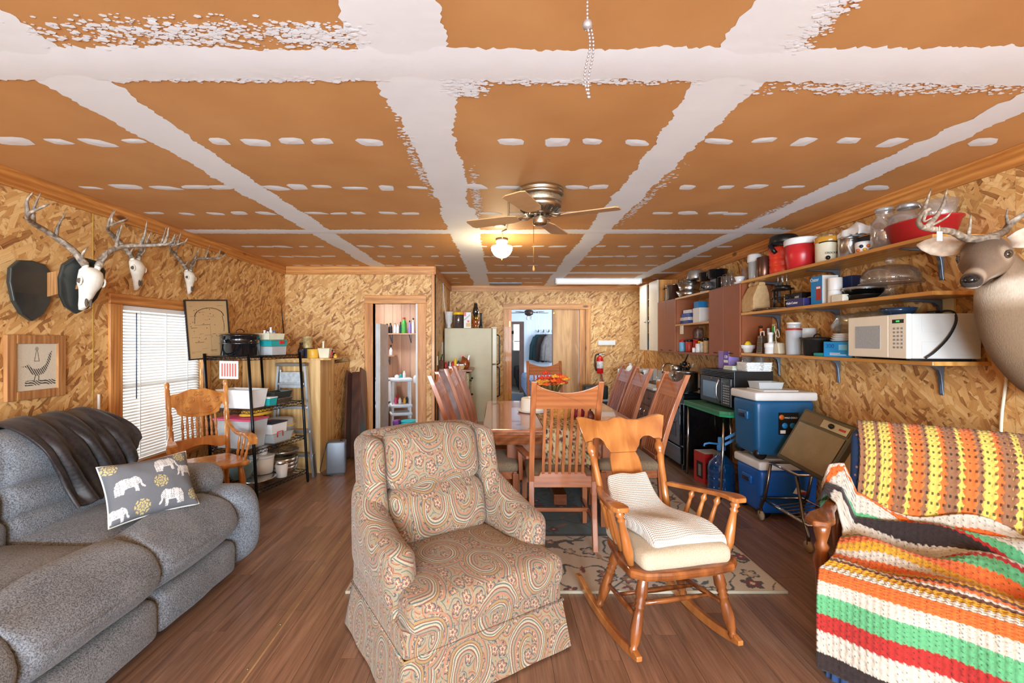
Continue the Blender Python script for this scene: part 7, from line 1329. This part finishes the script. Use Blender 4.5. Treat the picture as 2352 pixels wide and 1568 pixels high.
for k in range(8): a = k*.8; x, y = .035*math.cos(a), .035*math.sin(a); MB().turned((x, y, .1), (x*2.2, y*2.2, .27+.02*(k % 3)), [(0, .005), (.7, .005), (.75, .012), (.95, .014), (1, .006)], 6).build('utensil', (BLACK, STEEL, BROWNB, PK)[k % 4], uc)
kn = thing('hanging_ladle', 'black ladle hanging above the stove', 'utensil', KP(1572, 2.30, .30)); MB().cyl((0, 0, .0), (.05, -.05, .16), .008).build('handle', BLACK, kn); MB().ball((0, 0, -.01), (.035, .035, .03), 10, 6).build('bowl', BLACK, kn)
# stove
sv = thing('stove', 'black range with oven door beside the green table', 'stove', (2.235, 5.14, 0)); BKG = M('black_gloss', (14, 15, 18), .12, var=.2, coat=.5); MB().box(-.25, .27, -.31, .31, .05, .80).build('body', BKG, sv, bevel=.006); MB().box(-.27, .27, -.315, .315, .80, .822).build('cooktop', BKG, sv, bevel=.004)
d_ = MB().box(-.285, -.251, -.30, .30, .26, .70).build('oven_door', BKG, sv, bevel=.006); MB().tube([(-.285, -.25, .66), (-.32, -.25, .665), (-.32, .25, .665), (-.285, .25, .66)], .009, 8).build('handle', BLACK, d_); MB().box(-.287, -.285, -.2, .2, .34, .58).build('window', M('oven_glass', (30, 30, 34), .05), d_)
MB().box(-.28, -.251, -.30, .30, .06, .24).build('storage_drawer', BKG, sv, bevel=.006); MB().box(.20, .27, -.31, .31, .822, .98).build('control_panel', BKG, sv, bevel=.005)
for s in (-1, 1):
    for t in (-1, 1): MB().box(s*.22-.02, s*.22+.02, t*.26-.02, t*.26+.02, 0, .05).build('foot', BLACK, sv); MB().lathe([(.07, .822), (.07, .828), (.001, .829)], 16, (s*.12-.03, t*.15, 0)).build('burner', BLACK, sv)
for k in range(4): MB().lathe([(.018, 0), (.016, .02), (.001, .021)], 10).build('knob', STEEL, sv, (.20, -.22+.14*k, .90)).rotation_euler = (0, -PI/2, 0)
bp_ = L('steel_stockpot', 'large steel stockpot standing on the stove', 'pot', (2.09, 4.985, .83), [(.105, 0), (.11, .004), (.11, .20), (.115, .203), (.115, .21), (.08, .216), (.001, .22)], STEEL)
# black over-the-range microwave on a green folding table
gt_ = thing('green_table', 'green folding camp table under the black microwave', 'table', (2.20, 4.32, 0)); GRNT = M('green_table_paint', (58, 118, 84), .5, var=.2, vs=12)
mb = MB(); mb.prism([(-.26, -.36), (-.20, -.42), (.24, -.42), (.27, -.36), (.27, .40), (-.26, .40)], .735, .765); mb.build('top', GRNT, gt_, bevel=.004); mb = MB(); mb.prism([(-.255, -.355), (-.197, -.415), (.235, -.415), (.262, -.355), (.262, .395), (-.255, .395)], .715, .735); mb.build('rim', M('green_rim', (40, 140, 96), .4), gt_)
for x, y, bx2, by2 in ((-.20, -.33, -.25, -.36), (-.22, .36, -.22, .40), (.20, -.33, .22, -.36), (.20, .34, .22, .38)): MB().cyl((x, y, .715), (bx2, by2, 0), .0115, n=10).build('leg', CHROME, gt_)
om = thing('range_microwave', 'black over-the-range microwave on the green table', 'microwave', (2.245, 4.30, .766)); MB().box(-.155, .19, -.30, .30, .012, .34).build('case', BLACK, om, bevel=.004)
for s in (-1, 1): MB().box(-.14, .17, s*.25-.015, s*.25+.015, 0, .012).build('foot', BLACK, om)
dd_ = MB().box(-.185, -.155, -.13, .30, .02, .275).build('door', M('black_satin', (26, 27, 30), .3, var=.1), om, bevel=.01); MB().box(-.1865, -.185, -.04, .235, .07, .225).build('window', M('mirror_glass', (92, 98, 100), .08, .6, var=.1), dd_); MB().tube(spline([(-.185, -.105, .04), (-.215, -.11, .09), (-.222, -.11, .15), (-.215, -.11, .21), (-.185, -.105, .26)], 14), .008, 8).build('handle', STEEL, dd_)
cp2 = MB().box(-.185, -.155, -.30, -.133, .02, .275).build('control_panel', M('black_satin', (26, 27, 30), .3), om, bevel=.006)
for i in range(4):
    for j in range(8): MB().rbox((-.1862, -.265+.03*i, .05+.022*j), (.0012, .009, .005), .001, 1).build('button', M('key_grey', (170, 172, 176), .5), cp2)
MB().box(-.187, -.185, -.26, -.17, .24, .262).build('display', M('lcd_dark', (40, 70, 50), .2), cp2)
for k in range(4): MB().box(-.19, -.155, -.29, .29, .282+.014*k, .290+.014*k).build('vent_louvre', BLACK, om)
MB().lathe([(.008, 0), (.008, .002), (.001, .002)], 12).build('logo', STEEL, om, (-.1862, .06, .253)).rotation_euler = (0, -PI/2, 0)
OZ = 1.107
pbx = B('purple_carton', 'purple and lilac carton printed 120 on the black microwave', 'box', (2.26, 4.43, OZ), (.10, .20, .17), PURP, 0, [('dark_panel', (-.0506, -.05, -.10, .0, 0, .17), M('violet_card', (112, 84, 168), .6)), ('white_tag', (-.0512, -.0506, -.09, -.01, .06, .085), WHITE)]); text('120', .04, WHITE, pbx, (-.0514, -.05, .115), (PI/2, 0, -PI/2))
for k in range(3): B('paper_book', ('white booklet at the bottom of the pile on the black microwave', 'green-edged booklet in the middle of the pile', 'top booklet of the pile by the purple carton')[k], 'book', (2.22, 4.24, OZ+.0125*k), (.13, .17-.02*k, .012), (WHITE, M('mint_paper', (190, 214, 190), .7), PK)[k], .06*k)
wbk = tub('white_basket', 'white woven basket holding jars on the black microwave', 'basket', (2.30, 4.06, OZ), (.22, .17, .075), M('white_wicker', (236, 236, 234), .7, var=.2, vs=90, bmp=1.0, bs=90), 0, .94)
wv_ = MB()
for j in range(4):
    z = .012+.017*j; c = [(-.11, -.085), (.11, -.085), (.11, .085), (-.11, .085)]; pts = []
    for q in range(4):
        a, b3 = Vector(c[q]), Vector(c[(q+1) % 4])
        for i in range(12): p = a.lerp(b3, i/12); nn_ = Vector((b3-a)).normalized(); pts.append((p.x*(.955+.045*z/.075)+nn_.y*.004*(-1)**(i+j), p.y*(.955+.045*z/.075)-nn_.x*.004*(-1)**(i+j), z))
    wv_.tube(pts, .006, 5, closed=True)
wv_.build('weave', MATS['white_wicker'], wbk)
for k in range(2): L('glass_jar_small', ('wide glass jar in the white basket', 'ribbed glass jar in the white basket')[k], 'jar', (2.26+.06*k, 4.11-.10*k, OZ+.007), cup(.038, .042, .12), GL, n=16)
# water jug with pump, red carton, coolers
WB = GLASS('blue_bottle_plastic', (96, 168, 216), .10, .04, .30, (30, 110, 176))
wj_ = L('water_bottle', 'blue five-gallon water bottle under the green table', 'water bottle', (at(1655, 1128, 4.14).x, 4.13, 0), [(.105, 0), (.115, .012), (.115, .07), (.108, .08), (.115, .09), (.115, .15), (.108, .16), (.115, .17), (.115, .23), (.10, .28), (.05, .33), (.03, .345), (.03, .39), (.001, .39)], WB, [('water', [(.10, .006), (.108, .014), (.108, .20), (.001, .20)], GLASS('blue_water', (60, 140, 200), .03, .02, .45, (16, 96, 168)))], 24)
pmn = M('pump_blue', (70, 150, 220), .35); MB().lathe([(.034, .385), (.036, .39), (.036, .42), (.028, .43), (.026, .50), (.001, .505)], 16).build('pump', pmn, wj_); MB().tube([(-.02, 0, .44), (-.11, 0, .45), (-.15, 0, .44), (-.155, 0, .42)], .009, 8).build('spout', pmn, wj_)
for k in range(2): MB().bar((.02, -.02, .44+.05*k), (.14, -.06, .52+.05*k), .016, .022).build('lever', pmn, wj_)
rbx = B('red_carton', 'red and white appliance carton under the green table', 'box', (2.09, 4.47, 0), (.20, .20, .29), WHITE, .1, [('red_front', (-.1008, -.1, -.1, .1, 0, .29), REDP), ('red_side', (-.1, -.02, -.1008, -.1, 0, .29), REDP), ('black_print', (-.1016, -.1008, -.06, .05, .04, .20), BLACK), ('silver_print', (-.1022, -.1016, -.03, .02, .06, .17), STEEL), ('black_print', (-.09, -.035, -.1016, -.1008, .05, .2), BLACK), ('silver_print', (-.075, -.05, -.1022, -.1016, .06, .17), STEEL)])
L('white_tub', 'white round tub behind the water bottle', 'tub', (2.38, 4.22, 0), cup(.09, .10, .22), PK)
def cooler(label, loc, rz, w_, d_, h_, blue, deco):
    t = thing('cooler', label, 'cooler', loc, rz)
    def tap(q): k = 1-.07*(1-q.z/h_); return Vector((q.x*k, q.y*k, q.z))
    MB().rbox((0, 0, .03+(h_-.03)/2), (w_/2, d_/2, (h_-.03)/2), .035, 3, fn=tap).build('body', blue, t); MB().rbox((0, 0, h_+.032), (w_/2+.012, d_/2+.012, .034), .018, 3).build('lid', PW, t)
    for s in (-1, 1): MB().cyl((-w_/2+.05, s*(d_/2-.04)-.02, .045), (-w_/2+.05, s*(d_/2-.04)+.02, .045), .045, n=18).build('wheel', BLACK, t)
    MB().rbox((-w_/2-.002, 0, h_*.72), (.012, .07, .035), .01).build('side_handle', blue, t); MB().rbox((-w_/2-.012, 0, h_*.71), (.006, .05, .018), .004).build('handle_recess', NAVYP, t); MB().rbox((.0, 0, h_+.068), (w_*.3, d_*.34, .006), .005).build('lid_panel', PW, t)
    return t
CB1 = M('cooler_blue', (24, 92, 176), .35, var=.04); CB2 = M('cooler_teal_blue', (28, 92, 140), .35, var=.04)
c1 = cooler('bright blue wheeled cooler with white lid on the floor', (2.265, 3.69, 0), 0, .46, .36, .375, CB1, 0); MB().add([(.02, -.182, .20), (.08, -.182, .215), (.05, -.182, .25), (.065, -.182, .23), (.10, -.182, .225), (.14, -.182, .20), (.08, -.182, .19)], [(0, 1, 2), (1, 3, 4, 5, 6, 0)]).build('bird_logo', WHITE, c1); MB().box(.085, .125, -.184, -.1805, .193, .21).build('red_logo', REDP, c1)
c2_ = cooler('tall teal-blue wheeled cooler stacked on top', (2.235, 3.69, .452), 0, .46, .36, .46, CB2, 0); lp = MB().box(-.06, .09, -.188, -.183, .20, .37).build('label', BLACK, c2_); text('MAX COLD', .019, WHITE, lp, (.032, -.189, .33), (PI/2, 0, 0))
for k in range(2): MB().lathe([(.022, 0), (.022, .002), (.001, .002)], 14).build('label_dial', BLUEC, lp, (-.015+.06*k, -.188, .27)).rotation_euler = (PI/2, 0, 0)
MB().box(-.05, -.01, -.190, -.188, .21, .235).build('label_code', WHITE, lp); MB().lathe([(.02, 0), (.02, .002), (.001, .002)], 14).build('label_sun', ORGP, lp, (-.04, -.188, .335)).rotation_euler = (PI/2, 0, 0)
tag(tub('clear_bowl', 'clear plastic tub upside down on the tall cooler', 'tub', (2.20, 3.72, .452+.46+.076), (.20, .16, .05), PC, 0, .9), None)
# old air conditioner on a chrome cart
acn = thing('air_conditioner', 'old window air conditioner tilted back on the chrome cart', 'air conditioner', (0, 0, 0)); a_, b2, c2 = at(1782, 1047, 3.36), at(1893, 1108, 2.93), at(1825, 933, 3.42)
fu = (b2-a_).normalized(); fv = c2-a_; fv = (fv-fu*fv.dot(fu)).normalized(); fn_ = fu.cross(fv); W_ = (b2-a_).length; H_ = .41
acn.location = a_; acn.rotation_mode = 'QUATERNION'; acn.rotation_quaternion = Matrix((fu, fv, fn_)).transposed().to_quaternion()
OLV = M('olive_bronze', (92, 90, 76), .4, .4); MB().box(0, W_, 0, H_, -.055, 0).build('front_frame', OLV, acn, bevel=.008); MB().box(.012, W_-.012, .01, H_-.01, -.165, -.055).build('case', M('cream_case', (220, 212, 186), .5), acn)
MB().box(.025, W_-.025, .025, H_-.105, .0, .004).build('grille_backing', M('grille_brown', (92, 78, 58), .5, .3), acn); gm = MB()
for k in range(44): y = .03+(H_-.14)*k/43; gm.box(.027, W_-.027, y, y+.0035, .004, .007)
for k in range(56): x = .027+(W_-.056)*k/55; gm.box(x, x+.003, .03, H_-.107, .004, .0065)
gm.build('grille', M('grille_tan', (164, 150, 124), .45, .5), acn)['kind'] = 'stuff'
MB().box(.02, W_-.02, H_-.09, H_-.02, 0, .004).build('top_band', M('wood_band', (112, 92, 60), .5), acn); cpn = MB().box(W_-.24, W_-.03, H_-.085, H_-.03, .004, .009).build('control_plate', M('silver_plate', (176, 170, 150), .35, .6), acn); MB().lathe([(.018, 0), (.015, .014), (.001, .015)], 14).build('knob', BLACK, cpn, (W_-.16, H_-.057, .009)); MB().box(W_-.10, W_-.05, H_-.065, H_-.05, .009, .011).build('badge', REDP, cpn)
kt = thing('chrome_cart', 'chrome wire cart on four wheels carrying the air conditioner', 'cart', (2.20, 3.22, 0)); DKC = M('dark_chrome', (120, 112, 104), .22, 1.0)
for x, y in ((-.17, -.26), (-.17, .27), (.15, -.26), (.15, .27)):
    MB().tube([(x, y, .05), (x, y, .11), (x, y*.8, .20), (x, y*.55, .46)], .011, 8).build('leg', DKC, kt); MB().cyl((x-.009, y, .038), (x+.009, y, .038), .036, n=18).build('wheel', M('caster_tan', (176, 160, 136), .5), kt)
MB().tube([(-.17, -.26, .17), (.15, -.26, .17), (.15, .27, .17), (-.17, .27, .17)], .009, 8, closed=True).build('lower_frame', CHROME, kt); MB().tube([(-.17, -.16, .47), (.15, -.16, .47), (.15, .16, .47), (-.17, .16, .47)], .009, 8, closed=True).build('upper_frame', CHROME, kt)
for k in range(9): y = -.22+.055*k; MB().tube([(-.17, y, .17), (-.08, y, .13), (.15, y, .16)], .0045, 6).build('wire', CHROME, kt)
# ================================================================ trophy deer head
FUR = None
def make_fur():
    m, n, l, b = nt('deer_fur'); v = coords(n, l); t = ntex(n, l, v, 9, 3); f = ntex(n, l, coords(n, l, (240, 240, 60)), 1, 3)
    a = n.new('ShaderNodeAttribute'); a.attribute_name = 'Col'; d = mixc(n, l, mathn(n, l, 'MULTIPLY', f.outputs[0], .45), a.outputs[0], lin((60, 46, 36)))
    l.new(mixc(n, l, mathn(n, l, 'MULTIPLY', t.outputs[0], .12), d, lin((170, 148, 120))), b.inputs['Base Color']); b.inputs['Roughness'].default_value = .95; bump(n, l, b, f.outputs[0], .5, .004); return m
FUR = make_fur()
dh = thing('deer_head', 'mounted whitetail deer head with antlers on the right wall', 'deer mount', (XR, 2.0, 1.32)); O = Vector((XR, 2.0, 1.32))
hb_ = Vector((2.145, 1.99, 1.735)); ns_ = at(2228, 634, 1.81); hd = (ns_-hb_).normalized(); sd_ = hd.cross(Vector((0, 0, 1))).normalized(); up_ = sd_.cross(hd)
def hp(t, u=0, s=0): return hb_+hd*t+up_*u+sd_*s
HL = (ns_-hb_).length
rg = [((XR-.004, 2.02, 1.36), (0, 1, 0), (0, 0, 1), .19, .27), ((2.44, 2.02, 1.38), (0, 1, 0), (.2, 0, .98), .175, .25), ((2.34, 2.02, 1.46), (0, 1, 0), (.55, 0, .83), .135, .19), ((2.26, 2.01, 1.57), (0, 1, 0), (.75, 0, .66), .105, .14), ((2.20, 2.005, 1.67), (.2, .98, 0), (.7, .0, .7), .078, .105)]
rings = [tuple(Vector(c)-O if i == 0 else x for i, x in enumerate(r_)) for r_ in rg for c in [r_[0]]]
for t, u, rx, ry in ((-.01, -.005, .080, .098), (.04, .004, .082, .090), (.085, .004, .078, .080), (.125, -.004, .064, .067), (.165, -.013, .048, .054), (.21, -.020, .038, .044), (HL-.05, -.024, .034, .037), (HL-.02, -.025, .034, .033), (HL, -.025, .025, .023), (HL+.010, -.025, .008, .008)): rings.append((hp(t, u)-O, sd_, up_, rx, ry))
fr_ = spline([list(Vector(c))+list(Vector(a))+list(Vector(u))+[x, y] for c, a, u, x, y in rings], 90)
mb = loft(MB(), [(r_[0:3], r_[3:6], r_[6:9], r_[9], r_[10]) for r_ in fr_], 40); me_o = mb.build('head_and_neck', FUR, dh)
hbL, nsL = np.array(hb_-O), np.array(ns_-O); hdn, upn = np.array(hd), np.array(up_)
def deercol(p):
    t = (p-hbL) @ hdn; u = (p-hbL) @ upn; c = np.zeros_like(p, dtype=float); c[:] = (132, 108, 82)
    sm = lambda x, a, b: np.clip((x-a)/(b-a), 0, 1)
    def mx(m, col): c[:] = c*(1-m[:, None])+np.array(col)*m[:, None]
    H_ = sm(t, -.04, .02)*sm(u, -.115, -.095)
    mx(H_, (138, 112, 88)); mx(H_*sm(u, .02, .06), (98, 76, 58)); mx(H_*sm(t, .10, .16)*sm(u, -.02, .015), (112, 90, 72))
    for s_ in (-1, 1):
        d_ = np.linalg.norm(p-np.array(hp(.085, .024, s_*.066)-O), axis=1); mx(1-sm(d_, .026, .042), (172, 150, 124))
    mx(sm(t, -.16, -.06)*(1-sm(t, .05, .12))*(1-sm(u, -.105, -.075))*sm(u, -.22, -.16), (204, 190, 170))
    mx(H_*sm(t, .08, .14)*(1-sm(u, -.055, -.04)), (212, 202, 186)); mx(H_*sm(t, HL-.085, HL-.065)*(1-sm(t, HL-.035, HL-.02))*sm(u, -.035, -.02), (178, 158, 136))
    mx(H_*sm(t, HL-.020, HL-.012)*sm(u, -.05, -.042), (28, 25, 25)); mx(H_*sm(t, HL-.05, HL-.03)*(1-sm(u, -.052, -.044)), (226, 220, 208)); return c
paint(me_o, deercol)
loft(MB(), [(hp(HL-.02+.034*k/6, -.016, 0)-O, sd_, up_, .029*math.sqrt(max(.02, 1-(k/6)**2.4)), .021*math.sqrt(max(.02, 1-(k/6)**2.4))) for k in range(7)], 16).build('nose', M('wet_nose', (16, 14, 15), .25, coat=.4), dh)
for s in (-1, 1):
    e_ = MB().ball(tuple(hp(.085, .024, s*.066)-O), (.0175, .0175, .0175), 12, 8).build('eye', M('deer_eye', (14, 10, 8), .04, coat=1.0), dh)
    MB().tube([tuple(hp(.085+.024*math.cos(a), .024+.014*math.sin(a), s*(.075-.006*math.cos(a)))-O) for a in np.linspace(0, 2*PI, 13)[:-1]], .0045, 6, closed=True).build('eyelid', M('brown_lid', (74, 56, 42), .9), e_)
    MB().ball(tuple(hp(HL+.008, -.014, s*.014)-O), (.006, .006, .005), 8, 6).build('nostril', BLACK, dh)
    MB().tube([tuple(hp(HL-.004, -.045, s*.016)-O), tuple(hp(HL-.04, -.047, s*.033)-O), tuple(hp(HL-.10, -.044, s*.041)-O)], .0025, 5).build('mouth_line', BLACK, dh)
    er = MB(); b0 = hp(-.01, .055, s*.066)-O; dr2 = (sd_*s*.95+up_*.22-hd*.10).normalized(); nr = (hd*.9+up_*.2).normalized(); ac2 = dr2.cross(nr).normalized(); vs = []
    for i, (t_, w_) in enumerate(((0, .022), (.03, .036), (.07, .045), (.11, .040), (.145, .024), (.17, .003))):
        for j in range(7): v_ = (j/6-.5)*2; vs.append(b0+dr2*t_+ac2*(v_*w_)-nr*(.018*(1-v_*v_)*(1-t_/.18)))
    er.add(vs, [(i*7+j, i*7+j+1, i*7+j+8, i*7+j+7) for i in range(5) for j in range(6)], True); er = er.build('ear', M('ear_fur', (206, 186, 164), .9, var=.2, vs=40), dh); q = er.modifiers.new('solid', 'SOLIDIFY'); q.thickness = .006
def ant2(pts, r0, tines):
    mb = MB(); P = spline([tuple(p-O) for p in pts], 22); mb.tube([tuple(p) for p in P], list(np.linspace(r0, .006, 22)), 9)
    for base, ps, r_ in tines: q = spline([tuple(P[base])]+[tuple(p-O) for p in ps], 9); mb.tube([tuple(x) for x in q], list(np.linspace(r_, .002, 9)), 8)
    return mb.build('antler', ANT, dh)
Y0 = 1.95
ant2([hp(.02, .085, -.035), at(2222, 548, 1.95), at(2190, 533, 1.92), at(2150, 527, 1.88), at(2118, 522, 1.84), at(2110, 508, 1.80), at(2122, 488, 1.77), at(2138, 478, 1.75)], .017, [(17, [at(2126, 470, 1.84), at(2139, 433, 1.86)], .011), (11, [at(2162, 480, 1.88), at(2175, 434, 1.88)], .012), (11, [at(2172, 500, 1.86), at(2188, 482, 1.84)], .006), (19, [at(2122, 508, 1.78), at(2140, 500, 1.77)], .007), (3, [at(2228, 520, 1.93), at(2230, 492, 1.93)], .009)])
ant2([hp(.02, .085, .035), at(2302, 535, 2.0), at(2322, 512, 2.02), at(2352, 492, 2.0), at(2385, 470, 1.94), at(2395, 450, 1.86), at(2370, 448, 1.80)], .017, [(6, [at(2312, 498, 1.98), at(2315, 478, 1.98)], .009), (11, [at(2368, 470, 1.97), at(2362, 440, 1.95)], .01)])
gtag = MB().box(-.011, .011, -.001, .001, -.05, -.012).build('paper_tag', WHITE, dh, at(2158, 525, 1.86)-O); MB().tube([(0, 0, .012), (0, 0, -.012)], .001, 4).build('tag_string', PK, dh, at(2158, 525, 1.86)-O)
# ================================================================ ceiling fixtures
NICK = M('brushed_nickel', (196, 186, 166), .28, 1.0, var=.05); fnn = thing('ceiling_fan', 'brushed nickel ceiling fan above the dining table', 'ceiling fan', (.27, 2.82, CEIL)); fnn.scale = (1.06, 1.06, 1.12); BLD = M('fan_blade_tan', (206, 160, 108), .45)
MB().lathe([(.132, -.001), (.138, -.004), (.138, -.022), (.133, -.024), (.138, -.027), (.138, -.04), (.132, -.043), (.128, -.05), (.001, -.05)], 40).build('canopy', NICK, fnn); MB().lathe([(.127, -.05), (.128, -.052), (.128, -.078), (.126, -.08)], 40).build('mesh_band', M('nickel_mesh', (176, 164, 140), .4, .9, var=.6, vs=260), fnn)
MB().lathe([(.127, -.08), (.127, -.10), (.118, -.112), (.085, -.135), (.07, -.138), (.001, -.138)], 40).build('motor_housing', NICK, fnn)
for k in range(24): a = 2*PI*k/24; m_ = MB(); m_.m = Matrix.Rotation(a, 4, 'Z'); m_.bar((.117, 0, -.1155), (.091, 0, -.1345), .012, .003); m_.build('vent_slot', M('slot_dark', (90, 82, 70), .4, .6), fnn)
MB().lathe([(.02, -.138), (.02, -.15), (.042, -.152), (.043, -.155), (.043, -.185), (.038, -.195), (.02, -.20), (.001, -.201)], 24).build('switch_cup', NICK, fnn)
for k in range(4):
    a = PI/4+k*PI/2+.35; m_ = MB(); m_.m = Matrix.Rotation(a, 4, 'Z'); m_.tube([(.04, 0, -.142), (.09, .03, -.150), (.15, .0, -.150), (.09, -.03, -.150)], .005, 6, closed=True); ib = m_.build('blade_iron', NICK, fnn)
    m_ = MB(); m_.m = Matrix.Rotation(a, 4, 'Z') @ Matrix.Rotation(.12, 4, 'X'); m_.prism([(.13, -.035), (.18, -.052), (.44, -.062), (.455, -.04), (.455, .04), (.44, .062), (.18, .052), (.13, .035)], -.154, -.149); m_.build('blade', BLD, fnn)
MB().cyl((-.04, -.04, -.19), (-.04, -.04, -.43), .0016, n=5).build('pull_chain', MATS['brass'], fnn); MB().lathe([(.006, 0), (.008, .012), (.003, .03), (.001, .031)], 10).build('pull_knob', SHELF, fnn, (-.04, -.04, -.455))
lg = thing('globe_light', 'lit white glass globe light on the ceiling', 'ceiling light', (.05, 4.16, CEIL)); MB().lathe([(.055, 0), (.057, -.003), (.057, -.012), (.04, -.016), (.04, -.04), (.001, -.04)], 24).build('base', BRW, lg)
MB().lathe([(.050, -.02), (.054, -.03), (.046, -.05), (.05, -.06), (.092, -.072), (.098, -.082), (.094, -.11), (.075, -.145), (.045, -.168), (.015, -.178), (.001, -.18)], 28).build('globe', M('lit_globe', (255, 236, 190), .4, emit=9.0, var=.01), lg); MB().lathe([(.008, -.18), (.006, -.19), (.001, -.196)], 10).build('finial', MATS['brass'], lg)
pl_ = bpy.data.lights.new('globe_bulb', 'POINT'); pl_.energy = 14; pl_.color = (1, .78, .45); pl_.shadow_soft_size = .1; po = bpy.data.objects.new('globe_bulb', pl_); C.objects.link(po); po.location = (.05, 4.16, CEIL-.24)
tag(MB().tube([Vector((.27-.13, 2.83, CEIL-.03)), Vector((.08, 3.02, CEIL-.006)), Vector((.09, 3.35, CEIL-.006)), Vector((.09, 3.8, CEIL-.006)), Vector((.05, 3.86, CEIL-.006)), Vector((.055, 4.12, CEIL-.008))], .005, 6).build('ceiling_wire', M('tan_wire', (150, 116, 80), .5)), 'thin wire stapled across the ceiling from fan to globe light', 'wire')
tag(MB().lathe([(.055, 0), (.056, -.004), (.04, -.012), (.001, -.013)], 20).build('junction_cover', M('grey_cover', (180, 172, 160), .4, .5), None, (.02, 3.66, CEIL-.001)), 'flat grey junction cover on the ceiling near the globe', 'cover plate')
fl_ = thing('fluorescent_fixture', 'white fluorescent ceiling fixture in the kitchen', 'ceiling light', (1.52, 6.82, CEIL)); MB().box(-.64, .64, -.07, .13, -.02, -.001).build('pan', PW, fl_); mb = MB(); mb.prism([(-.065, -.02), (.125, -.02), (.115, -.065), (.08, -.075), (-.02, -.075), (-.055, -.065)], -.62, .62, 'yz'); mb.build('diffuser', M('diffuser', (236, 238, 240), .3, var=.02, emit=.5), fl_)
for s in (-1, 1): MB().box(s*.63-.012, s*.63+.012, -.075, .135, -.08, -.02).build('end_cap', PW, fl_, bevel=.006)
vt = thing('ceiling_vent', 'dark slotted ceiling vent by the back wall', 'vent', (.15, 7.35, CEIL)); MB().box(-.26, .26, -.10, .10, -.012, -.001).build('frame', M('grey_vent', (110, 112, 118), .4, .5), vt)
for k in range(6): MB().box(-.24, .24, -.08+.03*k, -.065+.03*k, -.018, -.012).build('louvre', BLACK, vt)
ch = thing('bead_chain', 'silver beaded pull chain looped near the camera', 'pull chain', (.21, 1.05, CEIL)); mb = MB(); pts = [(0, 0, -.004*k*2.2) for k in range(1, 25)]+[(.006*math.sin(k*.35), 0, -.215-.0085*k) for k in range(20)]+[(.008+.006*math.sin(k*.3), 0, -.215-.0085*k) for k in range(20)]
for p in pts: mb.ball(p, .0034, 6, 4)
mb.build('beads', M('bead_grey', (190, 184, 184), .3, .7), ch)['kind'] = 'stuff'; MB().ball((0, 0, -.21), .012, 8, 6).build('knot', MATS['bead_grey'], ch); MB().cyl((0, 0, 0), (0, 0, -.012), .008, n=8).build('anchor', BRW, ch)
# ================================================================ things that stand on the rug rest on its pile
for o in C.objects:
    if o.parent is None and o.name.startswith('dining_chair'): o.location.z += .0146
